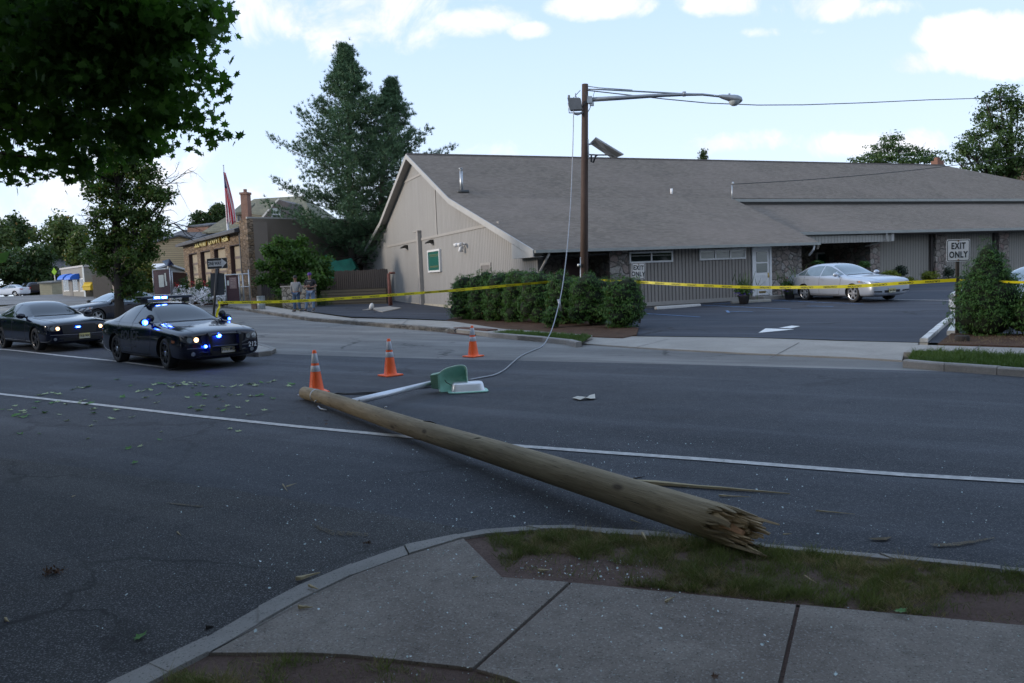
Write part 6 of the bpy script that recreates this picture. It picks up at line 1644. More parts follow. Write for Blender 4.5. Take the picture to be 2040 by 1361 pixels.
# ================================================================ BACKGROUND, LEFT
SLAT = m_siding('weathered_fence', (.115, .095, .085), .14, 0, .45, .4)
def frame_between(p0, p1):
    """origin and z rotation of a thing whose local x runs from p0 to p1"""
    d = p1-p0; return Vector((p0.x, p0.y, 0)), math.atan2(d.y, d.x), math.hypot(d.x, d.y)
def fence(p0, p1, h, label, m, z0=None, top=.05):
    o, rz_, L_ = frame_between(p0, p1); o.z = min(G(p0.x, p0.y), G(p1.x, p1.y)) if z0 is None else z0
    r = empty('board_fence', o, rz_, label, 'fence'); rnd = random.Random(1); b = MB(); x = 0
    while x < L_:
        w = .135; hh = h+rnd.uniform(-.03, .03)+top; b.prism([(x, -.3), (x+w, -.3), (x+w, hh-.04), (x+w*.75, hh), (x+w*.25, hh), (x, hh-.04)], -.01+rnd.uniform(-.004, .004), .01, 'xz'); x += .142
    b.build('boards', m, r)
    b = MB(); x = 0
    while x < L_: b.box(x, x+.09, .015, .10, -.3, h); x += 2.4
    b.build('fence_posts', m, r) if L_ > 3 else None
    return r
f0 = at(668, 590, 53); f1 = at(773, 584, 52.5)
fence(f0, f1, 2.05, 'tall weathered board fence between the gable and the bushes', SLAT, z0=.50)
f2 = at(500, 600, 54.5); fence(f2, f0, 1.55, 'dark lower board fence behind the bright green shrub', m_siding('dark_fence', (.07, .06, .058), .14, 0, .45, .3), z0=.55)
# retaining timbers, stone wall, odds and ends near the gable
def boxthing(name, label, cat, p0, p1, h, th, m, z0=None, group=None, y_off=0.0):
    o, rz_, L_ = frame_between(p0, p1); o.z = (min(G(p0.x, p0.y), G(p1.x, p1.y))-.1) if z0 is None else z0
    b = MB(); b.box(0, L_, y_off, y_off+th, 0, h+.1); ob = b.build(name, m); ob.location = o; ob.rotation_euler = (0, 0, rz_); return tag(ob, label, cat, group)
TIMB = m_siding('timber_sleepers', (.12, .10, .07), .17, 2, .4, .35)
boxthing('timber_wall', 'low retaining wall of dark timbers at the foot of the fence', 'retaining wall', at(640, 612, 49.5), at(770, 606, 48.5), .95, .2, TIMB, z0=.35)
sw0 = at(563, 612, 47.5); sw1 = at(624, 610, 46.5)
ob = boxthing('stone_wall', 'short rubble stone wall with a flat cap behind the two men', 'wall', sw0, sw1, 1.18, .35, m_stone('rubble_stone', [(.18, .165, .14), (.34, .32, .28), (.28, .26, .22), (.42, .40, .36)], 3.3, (.06, .055, .045), gap=.07), z0=.40)
o, rz_, L_ = frame_between(sw0, sw1); b = MB(); b.box(-.05, L_+.05, -.05, .40, 1.28, 1.35); c_ = b.build('cap_stone', CONC_FAR, ob); 
GRASS_DRY = m_leaf('dry_weed', (.10, .09, .03), (.22, .18, .06), .3)
def weeds(label, px, Y, n, m, seed, w=1.2, h=.35, name='weeds'):
    c = at(px[0], px[1], Y); ob = foliage(name, [(Vector((c.x, c.y, G(c.x, c.y)+h*.5)), (w, .4, h))], n, .22, m, None, BLADE*np.array([1, .10, 1]), seed, .1, fwd=(0, 0, 2), up=0, jitter=.4)
    ob['kind'] = 'stuff'; ob['label'] = label; ob['category'] = 'weeds'
weeds('dry yellow weeds between the bins and the stone wall', (545, 605), 48, 700, GRASS_DRY, 2, 1.3, .45)
weeds('dry reddish weeds on top of the timber wall', (690, 590), 49.8, 500, GRASS_DRY, 3, 1.9, .25)
weeds('rank grass right of the stone wall', (640, 602), 48, 600, m_leaf('rank_grass', (.02, .05, .012), (.05, .10, .02), .2), 4, .6, .5)
b = MB(); p0 = at(778, 606, 46); z0 = G(p0.x, p0.y); b.tube([(p0.x, p0.y, z0-.1), (p0.x-.02, p0.y, at(780, 545, 46).z)], [.12, .085], 10); q = at(780, 545, 46); b.tube([q+Vector((-.15, 0, .03)), q+Vector((.2, 0, .03))], .06, 8)
tag(b.build('rusty_bollard', mat('rust_red', (.16, .06, .045), .8, 0, .25, 5), None, True), 'rusty red iron post against the left end of the gable', 'post')
pc = gpx([(722, 618), (745, 614), (775, 611), (800, 614), (762, 622), (744, 617)], .03)
tag(sheet('concrete_pad', pc, .05, CONC_FAR, None, .05), 'pale concrete pad on the asphalt by the gable', 'pad')
c = gp(739, 617, .05); b = MB(); b.lathe([(.001, -.02), (.10, 0), (.13, .15), (.09, .30), (.001, .36)], 12, Matrix.Translation(c) @ Matrix.Rotation(R(15), 4, 'Y')); tag(b.build('white_bag', mat('white_plastic', (.6, .6, .58), .5), None, True), 'small white plastic bag in front of the timber wall', 'bag')
q = [at(622, 528, 57), at(650, 508, 57.2), at(672, 520, 57), at(700, 514, 57.2), at(709, 533, 56.8), at(690, 556, 56), at(660, 560, 56), at(628, 552, 56)]
b = MB(); b.add([*q]+[v+Vector((0, 1.6, -.3)) for v in q], [tuple(range(8))]+[(i, (i+1) % 8, 8+(i+1) % 8, 8+i) for i in range(8)]+[tuple(range(15, 7, -1))])
tag(b.build('green_tarpaulin', mat('teal_tarpaulin', (.015, .16, .11), .5, var=.3, scale=2)), 'green tarpaulin draped over things behind the fence', 'tarpaulin')

# ---------------- stone fronted building with gold letters
CLUB = m_stone('ledge_stone', [(.14, .095, .06), (.26, .18, .11), (.20, .15, .11), (.34, .25, .17)], 2.4, (.05, .04, .03), stretch=(1, 1, 2.4), gap=.05)
P0 = at(500, 600, 55); P1 = at(372, 590, 72); P0.z = P1.z = 0
cd = (P0-P1); cr_ = math.atan2(cd.y, cd.x); CLn = cd.length
CUX = cd.normalized(); CVY = Vector((-CUX.y, CUX.x, 0))      # local x runs right along the front, y into the building
def pc_(x, y, v=0.0):
    d = ray(x, y); o = P1+CVY*v; t = (o-CAMP).dot(CVY)/d.dot(CVY); w = CAMP+d*t-P1; return w.dot(CUX), w.z
def club():
    r = empty('stone_front_building', P1, cr_, 'brown stone fronted building with four tall openings and gold lettering', 'building')
    zt = pc_(430, 473)[1]; zb = .3; x1 = pc_(487, 500)[0]; D = 16
    ops = []
    for xa, xb, yt in ((375, 392, 501), (398, 418, 495), (425, 448, 490), (457, 486, 485)):
        a, b_ = pc_(xa, yt)[0], pc_(xb, yt)[0]; ops.append((a, b_))
    ztop = sum(pc_(q[0], q[1])[1] for q in ((392, 502), (418, 496), (448, 491), (486, 486)))/4
    w = MB(); xs = [0]+[v for o_ in ops for v in o_]+[x1]
    for i in range(0, len(xs), 2): w.box(xs[i], xs[i+1], 0, .5, zb-1, ztop)
    w.box(0, x1, 0, .5, ztop, zt); w.build('stone_front', CLUB, r)
    MAR = mat('dark_maroon', (.045, .020, .022), .6); CRM = m_siding('cream_garage_slats', (.34, .29, .21), .30, 0, .4, .2)
    for a, b_ in ops:
        d = MB(); d.box(a, b_, .30, .38, zb-1, ztop); dd = d.build('garage_door', CRM, r)
        e = MB(); e.box(a, a+.05, .02, .30, zb-1, ztop); e.box(b_-.05, b_, .02, .30, zb-1, ztop); e.box(a+.05, b_-.05, .02, .30, ztop-.05, ztop-.005); e.build('door_reveal', MAR, dd)
        e = MB(); h = ztop-.3
        for i in range(1, 5): e.box(a+.05, b_-.05, .27, .30, zb+h*i/5-.09, zb+h*i/5+.09)
        e.build('door_rail', mat('rail_brown', (.10, .07, .06), .6), dd)
    e = MB(); e.prism([(-.6, zt-.12), (-.6, zt+.1), (.4, zt+.42), (.7, zt+.42), (.7, zt-.05)], -.3, x1, 'yz'); e.build('dark_coping', mat('slate_coping', (.035, .035, .04), .6), r)
    # taller pier and the plain side wall
    x2 = pc_(503, 500)[0]; zp = pc_(495, 437)[1]
    MB().box(x1, x2, -.25, .15, zb-1, zp).build('stone_pier', CLUB, r)
    MB().box(x1-.15, x1, -.28, -.1, zb-1, zt+.3).build('downspout', mat('dark_post', (.02, .02, .022)), r)
    # side wall faces right
    sw = MB(); sw.box(x1+.1, x2-.02, .15, 1.1, zb-1, zp-.2)
    sw.build('corner', mat('brown_render', (.165, .135, .11), .85, var=.10, scale=.5), r)
    L_ = 24
    ob = MB(); A = P0+Vector((.1, .2, 0)); B_ = at(792, 560, 64); B_.z = 0; dv = B_-A
    lo = Matrix.Rotation(-cr_, 4, 'Z') @ Matrix.Translation(-P1)
    a_, b_ = lo @ A, lo @ B_; zr = at(560, 438, (A.lerp(B_, .28)).y).z
    ob.add([(a_.x, a_.y, zb-1), (b_.x, b_.y, zb-1), (b_.x, b_.y, zr), (a_.x, a_.y, zr), (a_.x, a_.y+.3, zb-1), (b_.x, b_.y+.3, zb-1), (b_.x, b_.y+.3, zr), (a_.x, a_.y+.3, zr)],
           [(0, 1, 2, 3), (7, 6, 5, 4), (0, 4, 5, 1), (1, 5, 6, 2), (2, 6, 7, 3), (3, 7, 4, 0)]); ob.build('side_wall', mat('brown_render', (.165, .135, .11)), r)
    ob = MB(); ob.tube([(a_.x-.1, a_.y-.08, zr+.04), (b_.x, b_.y-.08, zr+.04)], .09, 4); ob.build('parapet_cap', FASC, r)
    ob = MB(); ob.add([(0, .5, zt+.3), (x1, .5, zt+.3), (x1, 14, zt+.3), (0, 14, zt+.3)], [(0, 1, 2, 3)]); ob.build('flat_roof', SOFF, r)
    MB().box(-.01, .4, .5, 14, zb-1, zt+.25).build('far_side_wall', CLUB, r)
    # gold letters, as far as they can be read
    GOLD = mat('gold_letters', (.62, .46, .10), .3, .75, .08); M0 = Matrix.Rotation(R(90), 4, 'X')
    for t, xa, xb, yc, hpx, sx_ in (('SoLAmer', 391, 415, 488, 17, .95), ('UNWY', 418, 443, 482, 17, .95), ('H.56', 446, 458, 478, 11, .8)):
        a, z = pc_(xa, yc); b2, _ = pc_(xb, yc); hh = (pc_(xa, yc-hpx/2)[1]-pc_(xa, yc+hpx/2)[1]); me = text_mesh(t, hh*1.15, .06, 'CENTER', .9, .02)
        w_ = max(v.co.x for v in me.vertices)-min(v.co.x for v in me.vertices); me.transform(Matrix.Translation(((a+b2)/2, -.10, z)) @ M0 @ Matrix.Diagonal(((b2-a)/w_, 1, 1, 1)))
        link_mesh('gold_lettering', me, GOLD, r)
    return r
club()
# ---------------- gates and fence panels of dark maroon boards in steel tube frames
MARB = m_siding('maroon_boards', (.060, .028, .036), .12, 0, .25, .2)
def gate(label, x0, x1, yb0, yb1, yt0, yt1, Y0, Y1, paper, solid=1.0):
    p0, p1 = at(x0, yb0, Y0), at(x1, yb1, Y1); o, rz_, L_ = frame_between(p0, p1); zb0, zt0 = p0.z, at(x0, yt0, Y0).z; h = zt0-zb0; o.z = zb0
    r = empty('board_gate', o, rz_, label, 'gate'); b = MB(); b.box(.05, L_*solid, -.02, .02, .08, h-.05); b.build('boards', MARB, r)
    b = MB()
    for x in ([.03, L_-.03] if solid == 1 else [.03, L_*solid, L_*(solid+.16), L_-.03]): b.tube([(x, -.04, 0), (x, -.04, h+(.25 if x > L_*.8 and solid < 1 else 0))], .04, 8)
    b.tube([(0, -.04, .04), (L_, -.04, .04)], .035, 8); b.tube([(0, -.04, h), (L_, -.04, h)], .035, 8)
    if solid < 1: b.tube([(L_*solid, -.04, h*.55), (L_, -.04, h*.55)], .03, 8)
    b.build('tube_frame', STEEL, r, True)
    for (u0, u1, v0, v1, mm) in paper:
        MB().box(L_*u0, L_*u1, -.045, -.035, h*v0, h*v1).build('notice', mm, r)
    return r, L_, h
PAPER = mat('pale_notice', (.45, .48, .45), .7, var=.15, scale=8); PINK = mat('faded_pink_notice', (.20, .13, .13), .7); PLIN = mat('notice_print', (.42, .36, .33), .7)
g1, gl, gh = gate('maroon board gate with a white notice, left of the white flowers', 309, 344, 589, 598, 538, 541, 58, 55, [(.33, .62, .32, .78, PAPER), (.68, .76, .52, .84, PAPER), (.70, .79, .36, .52, PAPER)])
gate('plain maroon fence panel behind the leftmost white flowers', 345, 375, 594, 592, 541, 539, 60, 66, [])
g2, gl, gh = gate('maroon board gate half open with a faded pink notice, right of the flowers', 453, 501, 603, 606, 548, 543, 50, 48.5, [(.07, .15, .62, .80, PAPER), (.17, .47, .50, .90, PINK)]+[(.22, .42, v, v+.02, PLIN) for v in (.84, .78, .72, .66, .60, .55)], .58)
# ---------------- flower tubs
WFL = mat('white_blossom', (.88, .86, .88), .7, var=.08); RFL = mat('red_blossom', (.50, .03, .03), .6)
L_TUB = m_leaf('tub_leaf', (.03, .07, .02), (.08, .14, .04), .3)
def tub(label, x, y, Y, w, h, seed):
    c = at(x, y, Y); k = Y/1583; base = Vector((c.x, c.y, G(c.x, c.y)+.12)); r = empty('flower_tub', base, 0, label, 'flower tub', 'tubs of white flowers in front of the stone building')
    W_, H_ = w*k/2, h*k
    b = MB(); b.lathe([(.001, 0), (.30, 0), (.38, .4), (.4, .42), (.001, .41)], 16); b.build('tub', mat('terracotta', (.16, .065, .04), .8), r, True)
    bl = [(Vector((0, 0, .62)), (W_, .6, H_*.42)), (Vector((W_*.4, -.1, .42)), (W_*.6, .5, H_*.3)), (Vector((-W_*.4, -.1, .40)), (W_*.6, .5, H_*.3))]
    foliage('leaves', bl, 900, .13, L_TUB, r, DIAMOND, seed, .2); foliage('white_flowers', bl, 2600, .10, WFL, r, DIAMOND, seed+1, .88, up=.6)
    foliage('tall_stems', [(Vector((.2, .3, 1.2)), (W_*.5, .4, .5))], 500, .15, L_TUB, r, DIAMOND, seed+2, .2); foliage('red_flowers', [(Vector((-.1, .1, 1.35)), (W_*.45, .3, .3))], 36, .13, RFL, r, DIAMOND, seed+4, .5)
tub('tub of white flowers, leftmost, beside the maroon gate', 360, 590, 55.5, 27, 36, 1)
tub('tub of white flowers, second from the left', 388, 591, 54, 25, 36, 5)
tub('tub of white flowers just left of the one way sign post', 414, 593, 52.5, 27, 34, 9)
tub('tub of white flowers between the sign post and the right gate', 444, 596, 51, 27, 32, 14)
# ---------------- flagpole
def flag():
    Y = 68; b0 = at(455.5, 475, Y); t0 = at(445, 330, Y); r = empty('flagpole', (b0.x, b0.y, 0), 0, 'white flagpole with a limp striped flag above the stone fronted building', 'flagpole')
    o = Vector((b0.x, b0.y, 0)); k = (t0-b0)/(t0.z-b0.z); bs = b0+k*(.8-b0.z)
    b = MB(); b.tube([bs-o, b0-o, t0-o], [.13, .10, .045], 12); b.lathe([(.001, -.09), (.08, 0), (.001, .09)], 10, Matrix.Translation(t0-o)); b.build('pole', mat('flagpole_white', (.60, .62, .66), .4), r, True)
    # cloth gathered in vertical folds; seven red and six white stripes run down the hanging cloth
    V = []; nu, nv = 27, 16
    pt = at(445.6, 343, Y); pb_ = at(452.5, 446, Y)
    for j in range(nv+1):
        t = j/nv; c = pt.lerp(pb_, t)-o; wdt = (.16+.62*math.sin(min(1, t*1.15)*1.5)**1.1)
        for i in range(nu+1):
            u = i/nu; V.append(c+Vector((.03+wdt*u+.05*math.sin(u*15+t*3), -.10-.13*math.sin(u*21+t*2.2), -.12*u*(1-t)+.12*math.sin(u*9)*t)))
    for nm_, col, sel in (('red_stripes', (.60, .04, .06), lambda i, j: (i//2) % 2 == 0 and not (j < 5 and i < 12)), ('white_stripes', (.78, .76, .78), lambda i, j: (i//2) % 2 == 1 and not (j < 5 and i < 12)), ('blue_canton', (.03, .045, .13), lambda i, j: j < 5 and i < 12)):
        b = MB(); b.add(V, [(j*(nu+1)+i, j*(nu+1)+i+1, (j+1)*(nu+1)+i+1, (j+1)*(nu+1)+i) for j in range(nv) for i in range(nu) if sel(i, j)])
        f = b.build(nm_, mat('flag_'+nm_, col, .8), r, True, False); s = f.modifiers.new('t', 'SOLIDIFY'); s.thickness = .01
flag()
# ---------------- houses
ROOFG = m_brick('grey_green_shingles', (.17, .17, .13), (.24, .23, .17), (.09, .09, .075), .4, .2, (0, 2), .01)
ROOFD = m_brick('dark_grey_shingles', (.10, .105, .115), (.15, .155, .165), (.06, .06, .065), .4, .2, (0, 2), .01)
YEL_S = m_siding('yellow_clapboard', (.56, .43, .26), .22, 2, .3, .1)
REDB = m_brick('red_brick', (.22, .10, .07), (.30, .145, .10), (.30, .26, .22), .22, .075, ('s', 2), .01)
def gable_house(name, label, c, rz_, L_, D_, he, hr, wall, roof, cat='house', over=.4, z=None, wins=(), chim=None, hip=0.0):
    z = G(c.x, c.y) if z is None else z; r = empty(name, (c.x, c.y, z), rz_, label, cat)
    b = MB(); b.box(-L_/2, L_/2, -D_/2, D_/2, -1, he)
    if not hip: b.prism([(-D_/2, he), (D_/2, he), (0, hr)], -L_/2, L_/2, 'yz')
    b.build('wall', wall, r)
    b = MB(); k = (hr-he)/(D_/2); o_ = over; x0 = L_/2+o_
    for sg in (-1, 1):
        y0 = sg*(D_/2+o_); z0_ = he-k*o_+.02; q = [(-x0, y0, z0_), (x0, y0, z0_), (x0-hip, 0, hr+.02), (-x0+hip, 0, hr+.02)]
        b.add(q+[(x, y, zz+.16) for x, y, zz in q], [(0, 1, 2, 3), (7, 6, 5, 4), (0, 4, 5, 1), (1, 5, 6, 2), (2, 6, 7, 3), (3, 7, 4, 0)])
    if hip:
        for sg in (-1, 1):
            y0 = D_/2+o_; z0_ = he-k*o_+.02; q = [(sg*x0, -y0, z0_), (sg*x0, y0, z0_), (sg*(x0-hip), 0, hr+.02)]; b.add(q+[(x, y, zz+.16) for x, y, zz in q], [(0, 1, 2), (5, 4, 3), (0, 3, 4, 1), (1, 4, 5, 2), (2, 5, 3, 0)])
    b.build('roof', roof, r)
    for (face, u, zz, w, h) in wins:
        b = MB(); f = MB()
        if face == 'front': b.box(u-w/2, u+w/2, -D_/2-.06, -D_/2, zz, zz+h); f.box(u-w/2+.08, u+w/2-.08, -D_/2-.08, -D_/2-.06, zz+.08, zz+h-.08)
        elif face == 'left': b.box(-L_/2-.06, -L_/2, u-w/2, u+w/2, zz, zz+h); f.box(-L_/2-.08, -L_/2-.06, u-w/2+.08, u+w/2-.08, zz+.08, zz+h-.08)
        else: b.box(L_/2, L_/2+.06, u-w/2, u+w/2, zz, zz+h); f.box(L_/2+.06, L_/2+.08, u-w/2+.08, u+w/2-.08, zz+.08, zz+h-.08)
        wn = b.build('window', WFR, r); f.build('pane', PANE, wn)
    if chim: 
        b = MB(); x, y, w, zb_, zt_ = chim; b.box(x-w/2, x+w/2, y-w/2, y+w/2, zb_, zt_); b.box(x-w*.6, x+w*.6, y-w*.6, y+w*.6, zt_, zt_+.25); b.tube([(x, y, zt_+.2), (x, y, zt_+.7)], .16, 8); b.build('chimney', REDB, r)
    return r
# house with dormer and chimney behind the brown wall
def dormer_house():
    Y = 86; k = Y/1583; c = at(560, 470, Y+3); z = 2.0
    zz = lambda y, x=520: at(x, y, Y).z-z
    r = gable_house('dormer_house', 'house with a faded green roof, yellow dormer and brick chimney behind the stone building', c, R(-12), 12, 9, zz(455), zz(392), mat('grey_shake_wall', (.14, .12, .115), .8), ROOFG, z=z, over=.5, hip=3.5)
    Mi = r.matrix_basis.inverted() if False else (Matrix.Translation((c.x, c.y, z)) @ Matrix.Rotation(R(-12), 4, 'Z')).inverted()
    Q = lambda x, y, Yq: Mi @ at(x, y, Yq)
    b = MB(); f = [Q(461, 445, 82), Q(483, 448, 82), Q(483, 424, 82), Q(461, 424, 82)]; f2 = [v+Vector((0, 6, 0)) for v in f]; b.add(f+f2, [(0, 1, 2, 3), (7, 6, 5, 4), (0, 4, 5, 1), (1, 5, 6, 2), (2, 6, 7, 3), (3, 7, 4, 0)]); b.build('dormer', YEL_S, r)
    b = MB(); q = [Q(459, 425, 81.4), Q(490, 421, 81.4), Q(508, 404, 86), Q(482, 405, 86)]; b.add(q+[v-Vector((0, 0, .25)) for v in q], [(0, 1, 2, 3), (7, 6, 5, 4), (0, 4, 5, 1), (1, 5, 6, 2), (2, 6, 7, 3), (3, 7, 4, 0)]); b.build('dormer_roof', ROOFG, r)
    b = MB(); q = [Q(472, 442, 81.9), Q(479, 442.5, 81.9), Q(479, 427, 81.9), Q(472, 427, 81.9)]; b.add(q+[v+Vector((0, .1, 0)) for v in q], [(0, 1, 2, 3), (0, 4, 5, 1), (1, 5, 6, 2), (2, 6, 7, 3), (3, 7, 4, 0)]); w = b.build('window', WFR, r)
    b = MB(); q = [Q(473.2, 440.5, 81.8), Q(477.8, 440.5, 81.8), Q(477.8, 429, 81.8), Q(473.2, 429, 81.8)]; b.add(q, [(0, 1, 2, 3)]); b.build('pane', PANE, w)
    a = Q(493, 450, 81); t = Q(493, 388, 81); b = MB(); wd = .36
    b.box(a.x-wd, a.x+wd, a.y-wd, a.y+wd, a.z, t.z); b.box(a.x-wd*1.2, a.x+wd*1.2, a.y-wd*1.2, a.y+wd*1.2, t.z, t.z+.22); b.tube([(a.x, a.y, t.z+.2), (a.x, a.y, t.z+.55)], .18, 8); b.build('chimney', REDB, r)
    b = MB(); g = [Q(522, 437, 80.5), Q(575, 437, 80.5), Q(575, 404, 80.5), Q(556, 398, 80.5), Q(541, 411, 80.5)]; b.add(g+[v+Vector((0, 3, 0)) for v in g], [(0, 1, 2, 3, 4)]+[(i, (i+1) % 5, 5+(i+1) % 5, 5+i) for i in range(5)]); b.build('side_gable', mat('grey_shake_wall', (.14, .12, .115)), r)
    b = MB(); b.tube([Q(519, 439, 80.2), Q(542, 411, 80.2), Q(556, 397, 80.2)], .13, 4); b.build('barge_board', FASC, r)
    b = MB(); q = [Q(541, 437, 80.3), Q(558, 437, 80.3), Q(558, 415, 80.3), Q(541, 415, 80.3)]; b.add(q+[v+Vector((0, .1, 0)) for v in q], [(0, 1, 2, 3), (0, 4, 5, 1), (1, 5, 6, 2), (2, 6, 7, 3), (3, 7, 4, 0)]); w = b.build('window', WFR, r)
    b = MB(); b.add([Q(542.5, 436, 80.1), Q(556.5, 436, 80.1), Q(556.5, 428, 80.1), Q(542.5, 428, 80.1)], [(0, 1, 2, 3)]); b.build('pane', PANE, w)
dormer_house()
def px_house(name, label, x0, x1, ye, yr, Y, depth, wall, roof, rz_=0.0, wins=(), over=.3, chim=None, hip=0.0, cat='house'):
    k = Y/1583; c = at((x0+x1)/2, 570, Y+depth/2); z = G(c.x, c.y); xm = (x0+x1)/2
    return gable_house(name, label, c, rz_, (x1-x0)*k, depth, at(xm, ye, Y).z-z, at(xm, yr, Y+depth/2).z-z, wall, roof, cat, over, z, wins, chim, hip)
px_house('brick_building', 'low red brick block seen above the stone building roof', 420, 468, 450, 446, 92, 8, REDB, ROOFD, R(-15), cat='building', over=.1)
px_house('grey_roof_house', 'pale house with a grey roof left of the flagpole', 372, 450, 478, 459, 88, 12, mat('cream_wall', (.40, .35, .26), .8), ROOFD, R(-8))
px_house('yellow_house', 'yellow clapboard house lit by the low sun beside the stone building', 345, 374, 497, 472, 78, 12, YEL_S, ROOFD, R(-52), wins=(('left', 0, 3.3, .9, 1.5),), over=.35)
px_house('brick_house', 'red brick house with white windows behind the maroon gate', 318, 352, 487, 483, 108, 14, REDB, ROOFD, R(-30), wins=(('front', -1, 3.4, 1, 1.5), ('front', 2.5, 3.4, 1, 1.5), ('left', 0, 3.4, 1, 1.5), ('front', .7, .8, 1, 1.5)), cat='house', over=.1)
px_house('white_roof_shed', 'low shed with a white roof just above the maroon gate', 300, 338, 540, 529, 74, 6, mat('dirty_white_wall', (.35, .36, .36), .7), WHITE, R(-10), cat='shed')
px_house('brown_roof_house', 'brown roofed house cut off at the right edge behind the hall', 2000, 2120, 372, 326, 95, 12, mat('dark_brown_wall', (.09, .06, .05), .8), m_brick('brown_shingles', (.12, .07, .055), (.17, .10, .075), (.06, .04, .03), .4, .2, (0, 2), .01), R(10))
0 and px_house('grey_gable_house', 'house with a pale grey roof at the far left edge', -120, 12, 487, 470, 70, 9, mat('grey_wall', (.25, .26, .28), .8), mat('pale_grey_roof', (.30, .32, .36), .7), R(5))
px_house('distant_grey_house', 'distant grey house half hidden by trees above the small shop', 116, 172, 535, 512, 125, 9, mat('blue_grey_wall', (.22, .24, .28), .8), ROOFD, R(12))
# solar sign lamp beside the brick house
c = at(335, 530, 70); base = Vector((c.x, c.y, G(c.x, c.y))); r = empty('solar_lamp', base, 0, 'small tilted solar panel on a post above the maroon gate', 'solar panel')
b = MB(); b.tube([(0, 0, 0), (0, 0, c.z-base.z)], .06, 8); b.build('post', STEEL, r)
b = MB(); b.add([at(323, 520, 69.5)-base, at(333, 530, 69.0)-base, at(347, 528, 70)-base, at(338, 516, 70.6)-base], [(0, 1, 2, 3)]); s = b.build('panel', mat('solar_cells', (.01, .015, .04)), r, fix=False); so = s.modifiers.new('t', 'SOLIDIFY'); so.thickness = .05
# ---------------- little shop with blue awnings
def shop():
    Y0 = 86; A = at(125, 586, Y0); B_ = at(171, 585, 79); A.z = B_.z = 0; d = B_-A; rz_ = math.atan2(d.y, d.x); L_ = d.length; r = empty('small_shop', A, rz_, 'small grey shop with two blue awnings across the car park', 'shop')
    u, v = d.normalized(), Vector((-d.y, d.x, 0)).normalized()
    def P(x, y): q = ray(x, y); t = (A-CAMP).dot(v)/q.dot(v); w = CAMP+q*t-A; return w.dot(u), w.z
    z0 = G(B_.x, B_.y)-.6; zt = P(150, 534)[1]; GW = m_siding('grey_shop_wall', (.25, .24, .215), .25, 0, .15, .15)
    MB().box(0, L_, 0, 7, z0, zt).build('wall', GW, r); MB().box(-.1, L_+.1, -.1, 7.1, zt, zt+.18).build('cornice', FASC, r)
    MB().box(L_-.55, L_+.02, -.03, 0, z0, zt).build('corner_board', mat('pale_blue_board', (.36, .40, .42), .6), r)
    for xa, xb in ((127, 137), (146, 155), (160, 166)):
        a, b_ = P(xa, 560)[0], P(xb, 560)[0]; zz0, zz1 = P(xa, 579)[1], P(xa, 557)[1]
        f = MB(); f.box(a-.1, b_+.1, -.05, 0, zz0-.1, zz1+.1); w = f.build('window', WFR, r); f = MB(); f.box(a, b_, -.07, -.05, zz0, zz1); f.build('pane', PANE, w)
        f = MB(); 
        for i in range(1, 3): x = a+(b_-a)*i/3; f.box(x-.03, x+.03, -.08, -.07, zz0, zz1)
        f.build('glazing_bar', WFR, w)
    for xa, xb in ((139, 144),):
        a, b_ = P(xa, 560)[0], P(xb, 560)[0]; MB().box(a, b_, -.04, 0, z0, P(xa, 558)[1]).build('door', mat('shop_door', (.12, .11, .10), .6), r)
    for xa, xb in ((132, 143), (146, 158)):
        a, b_ = P(xa, 550)[0], P(xb, 550)[0]; z_0, z_1 = P(xa, 557.5)[1], P(xa, 546)[1]
        pr = [(0, z_0), (-.9, z_0)]+[(-.9*math.cos(R(t)), z_0+(z_1-z_0)*math.sin(R(t))) for t in (20, 45, 70, 90)]
        MB().prism(pr, a, b_, 'yz').build('awning', mat('blue_awning', (.012, .12, .55), .5), r)
    MB().box(L_, L_+5.5, 1.5, 7, z0, zt-.5).build('side_wing', mat('wing_render', (.20, .18, .165), .8), r)
    MB().prism([(1.0, zt-1.3), (4, zt-.4), (4, zt-.5), (1.0, zt-1.45)], L_+.2, L_+6.5, 'yz').build('lean_roof', mat('rusty_roof', (.16, .12, .11), .8, var=.3), r)
shop()
DY = mat('dumpster_yellow', (.60, .40, .015), .5, var=.08)
def dumpster(label, x0, x1, yt, yb, Y):
    a, b_ = at(x0, yb, Y), at(x1, yb, Y); L_ = (b_-a).length; r = empty('dumpster', (a.x, a.y, a.z), R(-14), label, 'dumpster', 'yellow dumpsters by the small shop'); h = at(x0, yt, Y).z-a.z
    b = MB(); b.prism([(0, .15), (1.6, .15), (1.6, h), (.25, h), (-.05, h*.62), (0, h*.55)], 0, L_, 'yz'); o = b.build('body', DY, r); bevel(o, .03)
    b = MB(); b.prism([(.2, h), (1.62, h), (1.62, h+.05), (.2, h+.07)], -.03, L_+.03, 'yz'); b.box(-.06, 0, -.02, .2, h*.5, h*.6); b.box(L_, L_+.06, .3, 1.2, h*.45, h*.55); b.build('lid', DY, r)
    b = MB(); 
    for x in (.2, L_-.2):
        for y in (.2, 1.4): b.tube([(x-.04, y, .08), (x+.04, y, .08)], .08, 10)
    b.build('castors', BLACK, r)
dumpster('yellow dumpster beside the corner of the small shop', 165, 184, 564, 582, 78)
dumpster('yellow dumpster behind dark railings, half hidden by the street tree', 200, 222, 561, 580, 80)
fence(at(186, 583, 76), at(224, 582, 73), 2.2, 'dark slatted screen fence in front of the second yellow dumpster', m_siding('dark_screen', (.025, .022, .02), .14, 0, .45, .2))
px_house('tan_shed', 'small tan block shed left of the small shop', 99, 123, 564, 562.5, 90, 4, m_brick('tan_block', (.42, .37, .25), (.46, .41, .28), (.33, .29, .2), .5, .25, ('s', 2), .01), mat('shed_roof', (.20, .20, .19), .8), 0.0, cat='shed', over=.15)
